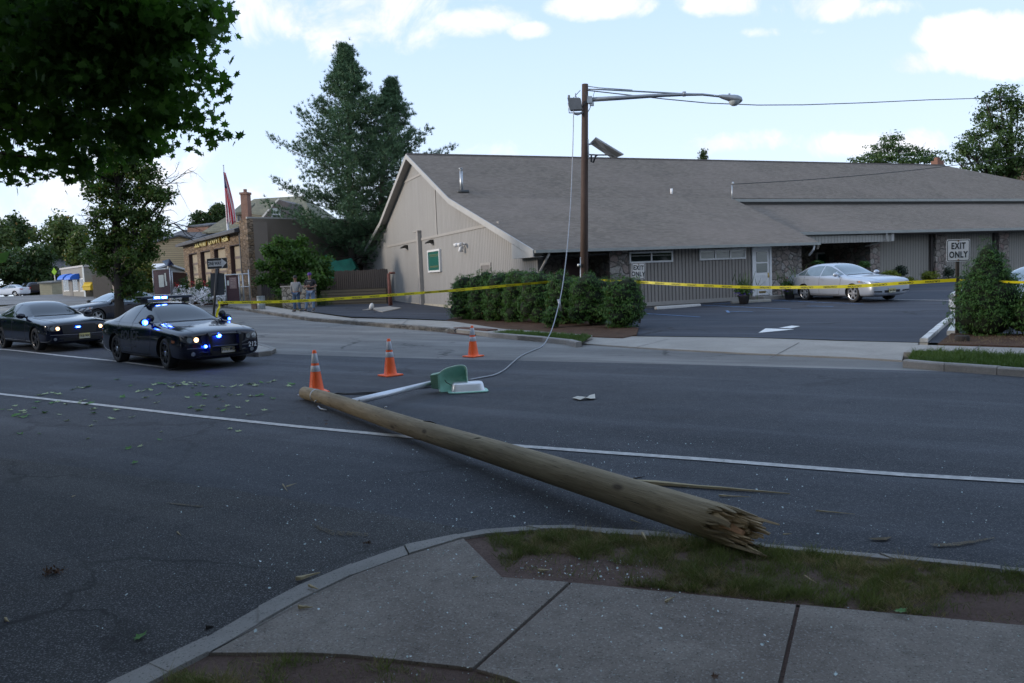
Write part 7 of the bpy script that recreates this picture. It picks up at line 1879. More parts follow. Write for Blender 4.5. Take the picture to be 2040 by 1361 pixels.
c = at(36, 585, 103); MBc = MB(); MBc.box(-.55, .55, -.3, .3, -.3, 1.7); MBc.box(-.45, .45, -.32, -.3, .2, 1.5); o_ = MBc.build('utility_cabinet', mat('grey_cabinet', (.30, .32, .34), .5)); o_.location = (c.x+.1, c.y+3, G(c.x, c.y)); tag(o_, 'grey utility cabinet behind the distant white sedan', 'cabinet')
c = at(110, 560, 92); b = MB(); b.tube([(0, 0, 0), (0, 0, 3.0)], .05, 8); b.add([(-.3, -.05, 2.6), (0, -.05, 2.2), (.3, -.05, 2.6), (0, -.05, 3.1), (-.3, -.02, 2.6), (0, -.02, 2.2), (.3, -.02, 2.6), (0, -.02, 3.1)], [(0, 1, 2, 3), (7, 6, 5, 4)], 1); o_ = b.build('crossing_sign', [STEEL, mat('lime_sign', (.35, .60, .03), .5)]); o_.location = (c.x, c.y, G(c.x, c.y)); tag(o_, 'tiny lime yellow diamond road sign above the tan shed', 'sign')
c = at(50, 583, 99); 
# ---------------- trees of the background
L_FAR1 = m_leaf('far_leaf_mid', (.045, .075, .022), (.11, .15, .04), .3, (.24, .15, .04), .02); L_FAR2 = m_leaf('far_leaf_dark', (.022, .048, .016), (.065, .105, .03), .25, (.16, .09, .02), .02); L_FAR3 = m_leaf('far_leaf_yellow', (.08, .10, .02), (.20, .20, .04), .3)
def bg_tree(label, x, y, wx, hy, Y, n, size, m, seed, nc=16, ybase=590, group=None, name='background_tree', rs=(.30, .46), tr=.3):
    rnd_ = random.Random(seed); k = Y/1583; c = at(x, y, Y); base = at(x, ybase, Y); base.z = G(base.x, base.y)
    bl = clumps((c.x, c.y, c.z), (wx*k/2, wx*k/2*.8, hy*k/2), nc, rnd_, rs)
    return tree(name, label, base, bl, n, size, m, tr, (c.x, c.y, c.z+hy*k*.2), seed, group, inner=.35)
bg_tree('large round dark green tree at the left edge of the car park', 52, 530, 125, 100, 112, 9000, .55, L_FAR2, 1, 26, rs=(.34, .5), tr=.35)
bg_tree('tall tree with a domed top behind the round dark tree', 35, 462, 60, 70, 135, 3500, .6, L_FAR2, 2, 12)
bg_tree('wide olive green tree in the middle of the distant tree line', 115, 480, 110, 110, 130, 7500, .6, L_FAR1, 3, 22)
bg_tree('tree with yellowing leaves just left of the street tree', 165, 500, 60, 90, 122, 4000, .55, L_FAR1, 4, 14)
bg_tree('olive tree at the left frame edge in the distant tree line', -20, 480, 90, 90, 128, 4500, .6, L_FAR1, 5, 16)
bg_tree('dark tree above the small shop', 190, 520, 70, 70, 104, 4000, .45, L_FAR2, 6, 14)
bg_tree('green tree showing behind the street tree trunk', 240, 500, 90, 100, 118, 5000, .5, L_FAR1, 7, 16)
bg_tree('low dark hedge like tree right of the street tree', 268, 560, 64, 66, 62, 5000, .28, L_FAR2, 8, 14, 598, tr=.15)
bg_tree('yellow green columnar tree left of the maroon gate', 292, 545, 34, 80, 60, 4200, .25, L_FAR3, 9, 12, 598, tr=.12)
bg_tree('distant tree between the street tree and the brick house', 310, 480, 60, 60, 125, 3000, .5, L_FAR2, 10, 10)
bg_tree('dark feathery tree left of the flag', 402, 447, 40, 48, 108, 3500, .40, L_FAR2, 11, 14)
bg_tree('tall dark tree directly behind the flag', 440, 432, 55, 62, 110, 4500, .40, L_FAR2, 12, 16)
bg_tree('low dark shrubbery at the edge of the far car park', 85, 578, 70, 22, 106, 2500, .4, L_FAR2, 13, 10, 588, tr=.1, name='background_shrub')
L_RT = m_leaf('right_tree_leaf', (.03, .065, .02), (.085, .14, .04), .3)
def layered(label, parts, Y, n, size, m, seed, xb, yb=560, tr=.3):
    bl = [(at(x, y, Y+random.Random(x).uniform(-1.5, 1.5)), (w/1583*Y/2, w/1583*Y/2, h/1583*Y/2)) for x, y, w, h in parts]
    base = at(xb, yb, Y); base.z = 1.0; return tree('background_tree', label, base, bl, n, size, m, tr, at(xb, parts[0][1]+10, Y), seed, inner=.15, up=.6)
bg_tree('low dark bushes at the very left edge of the far car park', -15, 562, 110, 52, 109, 3000, .5, L_FAR2, 31, 12, 590, tr=.1, name='background_shrub')
layered('tree with flat leafy layers showing above the hall roof', [(1778, 276, 44, 16), (1765, 292, 60, 16), (1795, 298, 70, 14), (1745, 308, 50, 14), (1830, 306, 60, 16), (1775, 314, 90, 12), (1710, 318, 40, 12), (1850, 318, 50, 14), (1810, 322, 90, 12), (1740, 324, 80, 12), (1860, 308, 22, 12)], 92, 5500, .30, L_RT, 3, 1790)
bl = [(2000, 200, 60, 50), (2030, 215, 50, 50), (1965, 225, 50, 40), (1985, 250, 90, 40), (1940, 275, 50, 30), (2010, 280, 90, 50), (1925, 300, 70, 26), (1975, 310, 110, 40), (2030, 320, 70, 50), (1990, 180, 26, 20), (2015, 178, 20, 20), (1960, 195, 26, 20), (1905, 318, 40, 14), (1950, 335, 80, 26), (2005, 340, 80, 40), (2070, 240, 60, 90), (1918, 292, 30, 14)]
layered('big tree rising behind the right end of the hall roof', bl, 74, 15000, .26, L_RT, 6, 2015, tr=.45)
b2_ = at(1401, 312, 100); b2_ = Vector((b2_.x, b2_.y, 2)); tp_ = at(1401, 300, 100)
tree('spruce_tip', 'tiny tree top poking above the middle of the ridge', b2_, [(at(1401, 313, 100), (.55, .55, .5)), (at(1401, 306, 100), (.3, .3, .5)), (at(1400, 301, 100), (.12, .12, .3))], 500, .25, L_FAR2, .15, tp_, 3)
# ================================================================ PEOPLE
def skin(name, nodes, edges, m, parent, root=0, sub=2, smooth=True):
    """nodes: [(x,y,z,rx,ry)]"""
    me = bpy.data.meshes.new(name); me.from_pydata([n[:3] for n in nodes], edges, [])
    o = bpy.data.objects.new(name, me); COL.objects.link(o)
    s = o.modifiers.new('skin', 'SKIN'); 
    for i, n in enumerate(nodes):
        d = me.skin_vertices[0].data[i]; d.radius = (n[3], n[4] if len(n) > 4 else n[3]); d.use_root = (i == root)
    u = o.modifiers.new('sub', 'SUBSURF'); u.levels = u.render_levels = sub
    m2 = bpy.data.meshes.new_from_object(o.evaluated_get(bpy.context.evaluated_depsgraph_get())); bpy.data.objects.remove(o)
    m2.name = name; m2.materials.clear(); return link_mesh(name, m2, m, parent, True)
def person(label, loc, rz_, S, skin_c, shirt_m, jeans_m, shoe_m, cap_m, pose):
    r = empty('person', loc, rz_, label, 'person'); r.scale = (S, S, S)
    SK = mat('skin_'+label[:6], skin_c, .55, var=.1, scale=10)
    J = pose   # dict of joints, facing -y
    n = []; e = []
    def add(p, rx, ry=None, link=None):
        n.append((p[0], p[1], p[2], rx, ry or rx)); i = len(n)-1
        if link is not None: e.append((link, i))
        return i
    pel = add(J['pelvis'], .145, .10); 
    wst = add(J['waist'], .13, .095, pel); ch = add(J['chest'], .155, .105, wst); nk0 = add(J['neck0'], .075, .07, ch); nk = add(J['neck'], .052, .052, nk0)
    h1_ = add(J['jaw'], .070, .078, nk); h2_ = add(J['head'], .080, .096, h1_); h3_ = add(J['crown'], .055, .065, h2_)
    for s in ('L', 'R'):
        a = add(J['sho'+s], .058, None, ch); b_ = add(J['elb'+s], .040, None, a); c_ = add(J['wri'+s], .027, .022, b_); w = add(J['palm'+s], .034, .016, c_)
        P, W = Vector(J['palm'+s]), Vector(J['wri'+s]); d = (P-W).normalized(); sd_ = d.cross(Vector((0, 1, .3))).normalized()
        for k, (off, ln) in enumerate(((-.030, .060), (-.010, .072), (.010, .067), (.030, .052))):
            q0 = P+sd_*off+d*.030; q1 = q0+d*ln*.5+Vector((0, -.012, -.004)); q2 = q1+d*ln*.45+Vector((0, -.022, -.01))
            i0 = add(q0, .0095, None, w); i1 = add(q1, .0085, None, i0); add(q2, .007, None, i1)
        t0 = W+d*.03-sd_*.03; i0 = add(t0, .012, None, w); add(t0+d*.035-sd_*.022+Vector((0, -.01, 0)), .009, None, i0)
        hp = add(J['hip'+s], .085, None, pel); kn = add(J['kne'+s], .058, None, hp); an = add(J['ank'+s], .040, None, kn); add(J['toe'+s], .034, .03, an)
    skin('body', n, e, SK, r)
    # face
    H = Vector(J['head']); b = MB(); f = -.088
    for sx_ in (-1, 1): b.lathe([(.001, -.010), (.011, 0), (.001, .010)], 8, Matrix.Translation(H+Vector((sx_*.032, f-.002, -.004))))
    b.build('eyes', mat('eye_dark', (.02, .015, .01), .3), r, True)
    b = MB(); b.tube([H+Vector((0, f, .0)), H+Vector((0, f-.022, -.035)), H+Vector((0, f, -.045))], [.008, .015, .008], 6); 
    for sx_ in (-1, 1): b.lathe([(.001, -.028), (.016, 0), (.001, .028)], 8, Matrix.Translation(H+Vector((sx_*.082, .0, -.015))) @ Matrix.Diagonal((.5, 1, 1, 1)))
    b.build('nose_and_ears', SK, r, True)
    b = MB(); b.tube([H+Vector((-.024, f+.006, -.068)), H+Vector((0, f-.002, -.070)), H+Vector((.024, f+.006, -.068))], .006, 5); b.build('mouth', mat('lip_dark', (.12, .04, .035), .5), r, True)
    # cap with a peak
    b = MB(); C0 = Matrix.Translation(H+Vector((0, .004, .035))) @ Matrix.Diagonal((1, 1.12, 1, 1)); b.lathe([(.094, -.02), (.096, .01), (.090, .045), (.066, .078), (.03, .092), (.001, .095)], 18, C0)
    b.add([H+Vector(q) for q in ((-.07, -.07, .02), (.07, -.07, .02), (.055, -.15, .008), (0, -.175, .004), (-.055, -.15, .008), (-.07, -.07, .012), (.07, -.07, .012), (.055, -.15, 0), (0, -.175, -.004), (-.055, -.15, 0))],
          [(0, 1, 2, 3, 4), (9, 8, 7, 6, 5), (1, 6, 7, 2), (2, 7, 8, 3), (3, 8, 9, 4), (4, 9, 5, 0)]); b.build('cap', cap_m, r, True)
    # shirt
    n.clear(); e.clear()
    a0 = add(Vector(J['pelvis'])+Vector((0, 0, -.02)), .172, .125); a1 = add(J['waist'], .162, .122, a0); a2 = add(J['chest'], .178, .125, a1); a3 = add(J['neck0'], .088, .082, a2)
    for s in ('L', 'R'):
        q = add(J['sho'+s], .074, None, a2); E_ = Vector(J['elb'+s]); Sh = Vector(J['sho'+s])
        if pose['long']:
            q2 = add(E_, .054, None, q); add(E_.lerp(Vector(J['wri'+s]), .88), .037, None, q2)
        else: add(Sh.lerp(E_, .72), .066, None, q)
    skin('shirt', n, e, shirt_m, r)
    # trousers
    n.clear(); e.clear(); a0 = add(J['pelvis'], .158, .115)
    for s in ('L', 'R'):
        q = add(J['hip'+s], .103, None, a0); q = add(J['kne'+s], .080, None, q); A = Vector(J['ank'+s]); add(A+Vector((0, .0, .0)), .070, None, q)
    skin('jeans', n, e, jeans_m, r)
    for s in ('L', 'R'):
        A, T = Vector(J['ank'+s]), Vector(J['toe'+s]); A = Vector((A.x, A.y+.04, .045)); b = MB(); d = Vector((T.x-A.x, T.y-A.y, 0)).normalized(); 
        ex = T+d*.07; ex.z = .035; b.tube([A, A.lerp(ex, .5)+Vector((0, 0, -.003)), ex], [.050, .050, .036], 10); sole = b.build('shoe', shoe_m, r, True)
        b = MB(); b.obox(Matrix.Translation(A.lerp(ex, .5)+Vector((0, 0, -.035))) @ Matrix.Rotation(math.atan2(d.y, d.x), 4, 'Z'), (ex-A).length+.09, .085, .02); b.build('sole', mat('pale_sole', (.45, .45, .43), .7), sole)
    return r
def base_pose():
    return dict(pelvis=(0, 0, .95), waist=(0, 0, 1.10), chest=(0, .01, 1.30), neck0=(0, .015, 1.44), neck=(0, .0, 1.50), jaw=(0, -.015, 1.565), head=(0, -.01, 1.645), crown=(0, .005, 1.71),
                shoL=(.19, .02, 1.39), shoR=(-.19, .02, 1.39), hipL=(.09, 0, .88), hipR=(-.09, 0, .88), kneL=(.11, -.01, .49), kneR=(-.11, -.01, .49), ankL=(.12, .02, .09), ankR=(-.12, .02, .09), toeL=(.14, -.10, .045), toeR=(-.15, -.10, .045), long=True)
SWEAT = m_siding('striped_sweatshirt', (.34, .345, .35), .03, 2, .12, .1); DENIM = mat('blue_denim', (.045, .085, .15), .85, var=.3, scale=5); DENIM_L = mat('pale_denim', (.13, .19, .29), .85, var=.35, scale=5)
p1 = base_pose(); p1.update(elbL=(.26, .05, 1.13), wriL=(.22, .10, .92), palmL=(.17, .12, .86), elbR=(-.26, .05, 1.12), wriR=(-.23, .08, .90), palmR=(-.18, .11, .84), kneL=(.10, 0, .49), ankL=(.15, .03, .09), toeL=(.19, -.08, .045), ankR=(-.10, .0, .09), toeR=(-.16, -.10, .045))
c = gp(592, 621, .13); person('man in a light grey sweatshirt and dark blue jeans with hands behind him', c, R(-6), 1.02, (.24, .13, .09), SWEAT, DENIM, mat('black_shoe', (.02, .02, .02), .4), mat('black_cap', (.015, .015, .015), .7), p1)
p2 = base_pose(); p2.update(elbL=(.27, -.02, 1.13), wriL=(.06, -.19, 1.10), palmL=(-.03, -.20, 1.12), elbR=(-.26, -.02, 1.12), wriR=(-.10, -.18, 1.14), palmR=(-.02, -.21, 1.17), long=False, ankR=(-.26, -.02, .09), kneR=(-.18, -.03, .49), toeR=(-.36, -.10, .045), ankL=(.10, 0, .09), toeL=(.10, -.12, .045))
c = gp(621, 620, .13); P2 = person('man in a black t-shirt, pale jeans and purple cap, arms folded at his waist', c, R(-4), 1.09, (.085, .042, .032), mat('black_tshirt', (.014, .015, .02), .8), DENIM_L, mat('dark_trainer', (.03, .035, .05), .5), mat('purple_cap', (.07, .02, .20), .7), p2)
b = MB(); rnd = random.Random(2)
for i in range(5): b.box(-.085+i*.035, -.06+i*.035, -.142, -.136, 1.335, 1.375)
b.box(-.06, .06, -.142, -.136, 1.29, 1.30); b.build('shirt_print', mat('faded_print', (.25, .26, .27), .8), P2)

# ================================================================ GRASS, GLASS, DEBRIS
def in_poly(x, y, P):
    c = np.zeros(len(x), bool); n = len(P)
    for i in range(n):
        x0, y0 = P[i]; x1, y1 = P[(i+1) % n]
        cond = ((y0 > y) != (y1 > y)) & (x < (x1-x0)*(y-y0)/((y1-y0) if abs(y1-y0) > 1e-9 else 1e-9)+x0); c ^= cond
    return c
def scatter(P, n, rng, dens=None):
    P = [tuple(p) for p in P]; xs = [p[0] for p in P]; ys = [p[1] for p in P]; X = rng.uniform(min(xs), max(xs), n*3); Y = rng.uniform(min(ys), max(ys), n*3)
    k = in_poly(X, Y, P); X, Y = X[k], Y[k]
    if dens is not None: k = rng.random(len(X)) < dens(X, Y); X, Y = X[k], Y[k]
    return X[:n], Y[:n]
def Gv(X, Y): return np.array([G(a, b_) for a, b_ in zip(X, Y)])
def grass(name, P, n, h, m, seed, off, label, dens=None, w=.0035, lean=.45):
    rng = np.random.default_rng(seed); X, Y = scatter(P, n, rng, dens); k = len(X)
    C_ = np.stack([X, Y, Gv(X, Y)+off], 1); D_ = unit(np.stack([rng.normal(0, lean, k), rng.normal(0, lean, k), np.ones(k)], 1)); tuft = np.array([noise.noise(Vector((a*9, b_*9, seed))) for a, b_ in zip(X, Y)]); H_ = (h*rng.uniform(.4, 1.25, k)*np.clip(1+tuft*1.9, .25, 2.0))[:, None]
    N_ = unit(np.stack([rng.normal(0, 1, k), rng.normal(0, 1, k), np.zeros(k)], 1)); S_ = np.cross(D_, N_); bend = unit(np.stack([rng.normal(0, 1, k), rng.normal(0, 1, k), -.3*np.ones(k)], 1))
    tm = np.array([(0, -.5, 0), (.55, -.35, .12), (1, 0, .42), (.55, .35, .12), (0, .5, 0)])
    o = polys(name, tm, C_, D_*H_, S_*w, bend*H_, m); tag(o, label, 'grass', None, 'stuff'); return o
GR = m_leaf('verge_grass', (.095, .120, .038), (.200, .220, .078), .25); GRB = m_leaf('dry_grass', (.22, .175, .095), (.38, .30, .18), .25)
verge = [tuple(p) for p in CI[8:]]+gpx([(2900, 1320), (2040, 1238), (1590, 1196), (1133, 1148), (1005, 1132)], .13)
# bare patch in the verge is kept free
def bare(X, Y):
    d = np.ones(len(X))
    for x, y, rx, ry in ((1090, 1128, .24, .20), (1180, 1135, .30, .17), (1240, 1145, .28, .12), (1980, 1205, .26, .17), (2040, 1215, .34, .22), (1760, 1118, .10, .05), (1005, 1100, .06, .06)):
        p = gp(x, y, .12); q = ((X-p.x)/rx)**2+((Y-p.y)/ry)**2; nz = np.array([noise.noise(Vector((a*5, b_*5, 0))) for a, b_ in zip(X, Y)]); d = np.where(q+nz*.8 < 1, .03, d)
    e = np.array([noise.noise(Vector((a*2.2, b_*2.2, 3))) for a, b_ in zip(X, Y)]); return np.clip(d*(.78+e*1.0), .03, 1)
grass('verge_grass', verge, 66000, .056, GR, 1, .10, 'worn green grass on the verge beside the near kerb', bare)
def dry(X, Y):
    e = np.array([noise.noise(Vector((a*1.7+5, b_*1.7, 3))) for a, b_ in zip(X, Y)]); return bare(X, Y)*np.clip(.48+e*1.7, .05, 1)
grass('dry_grass', verge, 56000, .062, GRB, 2, .10, 'dry straw coloured grass among the green verge', dry, .0032, .7)
low = [(a[0], a[1]-.05) for a in lowL+low2[1:3]]+[(1.2, 2.9), (1.2, 2.0), (-1.8, 2.0)]+[tuple(p) for p in CI[1:2]]
low = gpx([(345, 1338), (470, 1312), (620, 1308), (760, 1322), (960, 1350), (1100, 1400), (1100, 1700), (100, 1700)], .12)
def pat(X, Y):
    e = np.array([noise.noise(Vector((a*2.6, b_*2.6, 9))) for a, b_ in zip(X, Y)]); return np.clip(.38+e*1.7, .02, 1)
grass('verge_grass', low, 22000, .055, GR, 5, .10, 'sparse green grass at the bottom edge below the pavement', pat)
grass('dry_grass', low, 14000, .060, GRB, 6, .10, 'dry grass blades at the bottom edge below the pavement', pat, .003, .8)
vr = [shift(outR, .16)[i] for i in range(5)]+gpx([(2500, 738), (2040, 708), (1900, 701), (1818, 700)], .1)
GRF = m_leaf('bright_verge_grass', (.05, .09, .02), (.11, .17, .04), .25)
grass('verge_grass', vr, 22000, .10, GRF, 7, .08, 'green grass strip behind the far kerb on the right', None, .010)
grass('verge_grass', shift(outM, .16)+gpx([(1178, 671), (1018, 661)], .1), 14000, .07, GRF, 8, .11, 'small triangle of grass behind the far kerb at the storm drain', None, .010)
grass('mulch_weeds', gpx([(1880, 683), (2040, 687), (2040, 668), (1890, 668)], .1), 500, .06, GRB, 9, .09, 'bits of dry stalk on the mulch below the right evergreen')
# broken glass
GLS = mat('glass_crumbs', (.50, .60, .60), .08, 0, .1, 3, 0, 1.0)
def shards(P, n, s, off, seed, dens, label):
    rng = np.random.default_rng(seed); X, Y = scatter(P, n, rng, dens); k = len(X); C_ = np.stack([X, Y, Gv(X, Y)+off], 1)
    X_, Y_, Z_ = rand_axes(rng, k, np.array([[0, 0, 1]])*np.ones((k, 1)), s*rng.lognormal(0, .45, k)[:, None].mean()*1.0, .8, .45)
    sc = np.clip(rng.lognormal(0, .5, k), .4, 2.6)[:, None]; tm = np.array([(-.5, -.3, 0), (.1, -.5, .1), (.5, 0, .0), (.15, .5, .15), (-.4, .35, 0)])
    o = polys('glass_shards', tm, C_, X_*sc, Y_*sc, Z_*sc, GLS); tag(o, label, 'broken glass', None, 'stuff')
def near_den(cx_, cy_, r_, b0=.05):
    def f(X, Y): 
        q = np.exp(-(((X-cx_)**2+(Y-cy_)**2)/r_**2)); nz = np.array([noise.noise(Vector((a*1.5, b_*1.5, 7))) for a, b_ in zip(X, Y)]); return np.clip(b0+q*(.7+nz), 0, 1)
    return f
road = gpx([(200, 1300), (515, 1200), (700, 1115), (906, 1058), (1146, 1040), (1400, 1062), (1745, 1094), (2300, 1150), (2300, 960), (1800, 900), (1100, 850), (500, 900), (100, 1050)])
shards(road, 3400, .0062, .020, 1, near_den(.2, 6.0, 2.4, .025), 'crumbs of broken glass scattered over the dark road')
pave = [tuple(p) for p in CIs[2:8]]+gpx([(935, 1090), (1000, 1150), (1590, 1204), (2300, 1270), (2300, 1600), (1000, 1500), (620, 1300)], .125)
shards(pave, 1300, .0055, .138, 2, near_den(0, 4.6, 1.6, .16), 'crumbs of broken glass scattered over the near pavement')
shards(gpx([(1010, 1112), (1300, 1112), (1300, 1160), (1040, 1150)], .12), 200, .0055, .125, 3, None, 'crumbs of broken glass on the bare soil patch')
# splinters of the pole
SPL = m_wood('pale_splinter', (.32, .25, .14), (.48, .40, .25), 0, 3, (.14, .09, .05), .8, False)
def splinter(label, px0, px1, w, th, off=.02, seed=0, jag=True, rise=0.0, name='wood_splinter', m=None, group='splinters of the broken pole'):
    a, b_ = gp(*px0, off), gp(*px1, off); d = b_-a; L_ = d.length; r = random.Random(seed); k = 7; top = []; bot = []
    for i in range(k+1):
        t = i/k; hw = w/2*(math.sin(math.pi*min(1, t*1.0+.12))**.6 if jag else 1)*r.uniform(.8, 1.1); top.append((t*L_, hw)); bot.append((t*L_, -hw*r.uniform(.6, 1.1)))
    b = MB(); n_ = k+1; zt = [max(.12, math.sin(math.pi*min(.97, i/k+.10))**.8)*th for i in range(n_)]
    top = [(x, w/2*(.35 if i == 0 else 1.05-.95*i/k)*r.uniform(.8, 1.15)) for i, (x, y) in enumerate(top)]; bot = [(x, -w/2*(.6 if i == 0 else 1.05-.98*i/k)*r.uniform(.6, 1.2)) for i, (x, y) in enumerate(bot)]; zt = [th*(1-.75*i/k)*r.uniform(.8, 1.1) for i in range(n_)]
    b.add([(x, y*.8, z) for (x, y), z in zip(top, zt)]+[(x, y*.8, z) for (x, y), z in zip(bot, zt)]+[(x, y, 0) for x, y in bot]+[(x, y, 0) for x, y in top],
          [(i+a*n_, i+1+a*n_, i+1+((a+1) % 4)*n_, i+((a+1) % 4)*n_) for i in range(k) for a in range(4)]+[(0, n_, 2*n_, 3*n_), (k, 3*n_+k, 2*n_+k, n_+k)]); o = b.build(name, m or SPL); o.location = (a.x, a.y, a.z+.002); o.rotation_euler = (0, 0, math.atan2(d.y, d.x)); tag(o, label, 'wood splinter', group); return o
splinter('longest pale splinter lying on the road above the broken end', (1262, 962), (1574, 985), .075, .03, .01, 1)
splinter('thin straight splinter parallel below the longest one', (1432, 989), (1496, 991), .02, .012, .01, 2)
splinter('thin splinter alone on the road right of the broken end', (1625, 1019), (1703, 1025), .014, .01, .01, 3)
splinter('splinter stuck in the grass just below the broken end', (1487, 1092), (1518, 1104), .022, .015, .15, 4)
splinter('thin straw coloured splinter in the middle of the verge grass', (1602, 1148), (1627, 1163), .010, .006, .15, 5)
splinter('splinter on the kerb edge left of the pavement corner', (590, 1157), (638, 1142), .040, .02, .02, 6)
splinter('small chip on the kerb joint below the kerb edge splinter', (615, 1169), (634, 1175), .022, .015, .14, 7)
splinter('short fat chip on the pavement below the kerb joint', (594, 1213), (623, 1211), .022, .018, .13, 8)
splinter('small pale chip on the pavement near the grass corner', (941, 1153), (953, 1149), .016, .01, .13, 9)
splinter('short chip lying near the long pavement joint on its right', (1325, 1201), (1345, 1189), .016, .01, .13, 10)
splinter('pale chip standing at the verge kerb left of the broken end', (1279, 1066), (1288, 1077), .022, .02, .15, 11)
splinter('thin dark chip on the road under the fallen pole', (1256, 1037), (1278, 1044), .012, .01, .01, 12)
splinter('greenish chip on the bare soil patch', (1072, 1138), (1097, 1137), .030, .012, .115, 13)
splinter('first slanted piece of the forked pale splinter on the dark road', (563, 966), (573, 980), .014, .01, .02, 14)
splinter('second leg of the forked pale splinter on the dark road', (570, 971), (591, 963), .014, .01, .03, 15)
splinter('tiny pale chip far left on the side street', (143, 991), (151, 987), .012, .008, .01, 16)
splinter('tiny pale chip in the middle of the side street', (353, 1061), (361, 1068), .012, .008, .01, 17)
splinter('brown chip on the pavement at the bottom of the picture', (10, 1235), (18, 1240), .02, .015, .01, 18)
splinter('dark bark scrap beside the kerb on the bottom left', (410, 1253), (426, 1250), .03, .02, .01, 19, m=mat('bark_scrap', (.02, .018, .016), .9))
splinter('pale chip lying by the tip of the fallen pole cable', (1560, 1066), (1578, 1064), .012, .008, .13, 20)
for i, (a_, b2, l) in enumerate((((1243, 951), (1262, 957), 'dark chip touching the far side of the fallen pole'), ((1262, 955), (1285, 950), 'thin brown sliver behind the fallen pole'))):
    splinter(l, a_, b2, .02, .012, .01, 30+i, m=mat('bark_scrap', (.02, .018, .016)))
def scuffs():
    sc = m_soil('scuffed_wood_dust', (.17, .14, .10), (.24, .20, .14))
    for l in ([(1730, 1077), (1760, 1076), (1776, 1074), (1765, 1080), (1742, 1080)], [(1850, 1089), (1900, 1086), (1988, 1075), (1950, 1084), (1900, 1093), (1862, 1093)], [(330, 1004), (405, 1012), (400, 1014), (345, 1008)], [(620, 1046), (660, 1060), (735, 1066), (735, 1072), (660, 1070), (630, 1058)]):
        P = gpx(l); rng = np.random.default_rng(int(l[0][0])); X, Y = scatter(P, 500, rng); k = len(X); C_ = np.stack([X, Y, Gv(X, Y)+.016], 1); X_, Y_, Z_ = rand_axes(rng, k, np.array([[0, 0, 1]])*np.ones((k, 1)), .018, .5, .05)
        o = polys('wood_dust', DIAMOND*np.array([1, 1, 0]), C_, X_, Y_, Z_, sc); tag(o, 'pale smear of wood dust on the dark road', 'wood dust', None, 'stuff')
scuffs()
# fallen leaves on the road: individuals
FL_PALE = m_leaf('leaf_underside', (.28, .36, .17), (.42, .48, .26), .1); FL_GRN = m_leaf('leaf_topside', (.05, .15, .025), (.10, .24, .045), .1); FL_BRN = m_leaf('leaf_brown', (.07, .035, .02), (.12, .06, .03), .1)
def leaf_mesh(seed):
    r = random.Random(seed); me = bpy.data.meshes.new('fallen_leaf'); n = len(MAPLE)
    vs = [(x*r.uniform(.9, 1.1), y*r.uniform(.9, 1.1), abs(z)*2.2+.10*abs(x)+r.uniform(0, .10)) for x, y, z in MAPLE]+[(0, -.02, .0)]
    me.from_pydata(vs, [], [(i, (i+1) % n, n) for i in range(n)]); return me
LM = [leaf_mesh(i) for i in range(6)]
rng_ = random.Random(12); leaf_i = [0]
def leaf(px, py, s, m, label, grp='maple leaves blown onto the road', off=.015):
    c = gp(px, py, off); me = LM[rng_.randrange(6)].copy(); me.name = 'fallen_leaf'; o = link_mesh('fallen_leaf', me, m); o.location = c
    o.rotation_euler = (rng_.uniform(-.25, .25), rng_.uniform(-.25, .25), rng_.uniform(0, 6.28)); k = s/1583*c.y; o.scale = (k, k, k*.7)
    me.name = 'fallen_leaf'; tag(o, label, 'leaf', grp)
zone = 'maple leaf lying among others on the dark road near the police car'
spots = [(234, 756), (145, 776), (90, 785), (105, 783), (115, 785), (80, 787), (178, 770), (165, 773), (155, 772), (259, 769), (308, 766), (345, 764), (365, 762), (380, 763), (395, 762), (355, 768), (340, 772), (370, 766), (388, 767), (405, 764), (410, 768), (430, 771), (300, 777), (285, 779), (295, 775), (316, 786), (275, 780), (245, 791), (290, 792), (312, 802), (480, 768), (495, 765), (505, 763), (520, 762), (535, 762), (510, 768), (500, 766), (465, 770), (445, 771), (545, 759), (383, 773), (394, 783), (408, 788), (372, 792), (395, 787), (430, 790), (440, 796), (455, 785), (460, 787), (475, 787), (500, 789), (515, 788), (522, 787), (543, 794), (493, 799), (408, 794), (380, 812), (402, 809), (435, 814), (445, 818), (452, 809), (475, 812), (527, 817), (495, 826), (395, 817), (130, 805), (115, 800), (105, 803), (158, 803), (172, 805), (180, 803), (165, 798), (75, 801), (30, 809), (68, 813), (50, 822), (45, 819), (20, 817), (5, 816), (186, 815), (187, 823), (118, 826), (132, 838), (190, 839), (222, 834), (263, 831), (232, 817), (78, 864), (176, 874), (322, 860), (255, 893), (280, 889), (318, 876), (458, 854), (476, 859), (575, 769), (580, 765), (625, 772), (268, 922), (40, 864), (182, 848)]
for i, (x, y) in enumerate(spots):
    s = 10+rng_.random()*9
    if y < 775 and 330 < x < 420: pass
    leaf(x, y, s, FL_PALE if rng_.random() < .62 else FL_GRN, 'pale or green maple leaf lying on the dark road with many others')
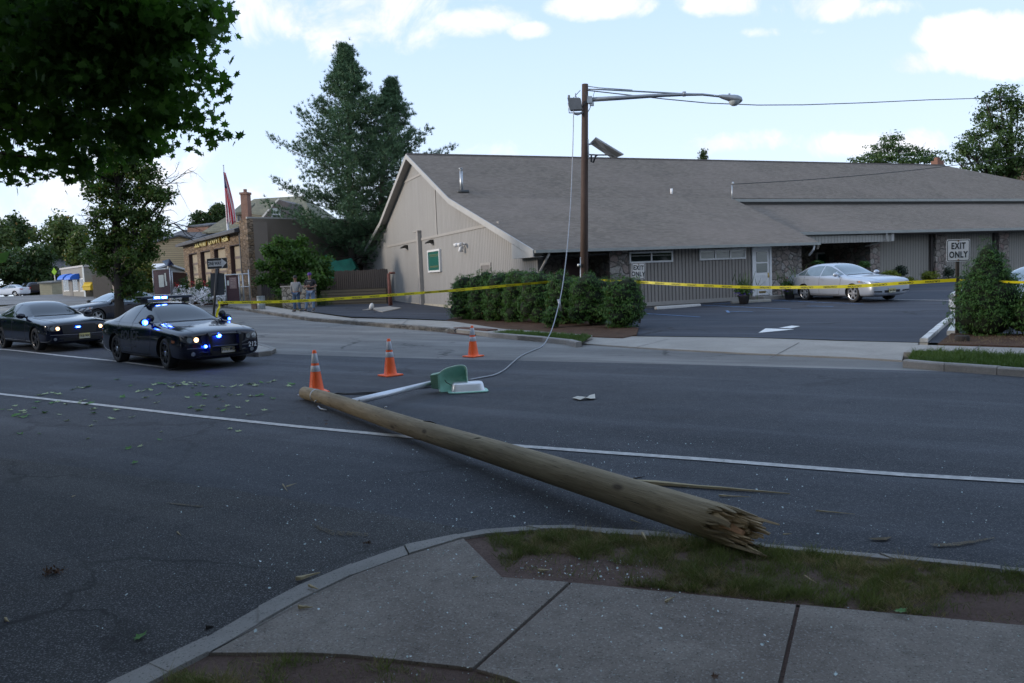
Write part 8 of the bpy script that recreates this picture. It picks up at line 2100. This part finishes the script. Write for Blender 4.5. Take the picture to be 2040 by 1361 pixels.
for x, y in ((42, 830), (30, 828), (36, 826), (48, 831), (55, 827), (88, 822), (325, 765), (318, 764), (172, 771), (398, 817)): leaf(x, y, 17, FL_GRN, 'pale or green maple leaf lying on the dark road with many others')
leaf(281, 1268, 34, FL_GRN, 'fresh green maple leaf alone at the bottom of the side street', None, .02)
leaf(1795, 1218, 30, FL_GRN, 'green maple leaf at the edge of the grass and the right pavement', None, .15)
leaf(1425, 1348, 20, FL_BRN, 'curled brown leaf on the pavement at the bottom', None, .14)
for x, y in ((616, 833), (650, 845), (585, 822), (445, 800), (694, 843)): leaf(x, y, 8, FL_BRN, 'small curled brown leaf on the road left of the fallen pole', 'small brown leaves by the fallen pole')
def clump_(px, py, s, label, n=22):
    c = gp(px, py, .02); r = s/1583*c.y/2; o = foliage('leaf_clump', [(c+Vector((0, 0, r*.2)), (r, r*.7, r*.3))], n*7, r*.45, FL_BRN, None, DIAMOND, int(px), .1); tag(o, label, 'leaf clump'); return o
clump_(105, 1140, 34, 'small dark brown clump of dead leaves on the side street', 14)
clump_(732, 1083, 18, 'small brown tuft of debris near the kerb on the side street', 6)
clump_(650, 840, 9, 'tiny brown seed clump left of the fallen pole', 4)
c = gp(1163, 794, .012); b = MB(); l = [gp(x, y, .02)-c for x, y in ((1141, 793), (1150, 791), (1158, 793), (1168, 793), (1175, 789), (1185, 788), (1186, 794), (1176, 796), (1166, 795), (1156, 797), (1144, 795))]; b.add([v+Vector((0, 0, .01*(i % 3))) for i, v in enumerate(l)], [tuple(range(len(l)))])
o_ = b.build('paper_scrap', mat('paper', (.52, .50, .44), .8)); o_.location = c; s_ = o_.modifiers.new('t', 'SOLIDIFY'); s_.thickness = .004; tag(o_, 'torn white paper scrap alone in the middle of the road', 'paper scrap')
c = gp(1917, 678, .1); b = MB(); b.lathe([(.15, -.05), (.14, .08), (.12, .10), (.001, .09)], 12); o_ = b.build('cut_stump', BARK, None, True); o_.location = c; tag(o_, 'small flat tree stump at the kerb end below the right exit only sign', 'stump')
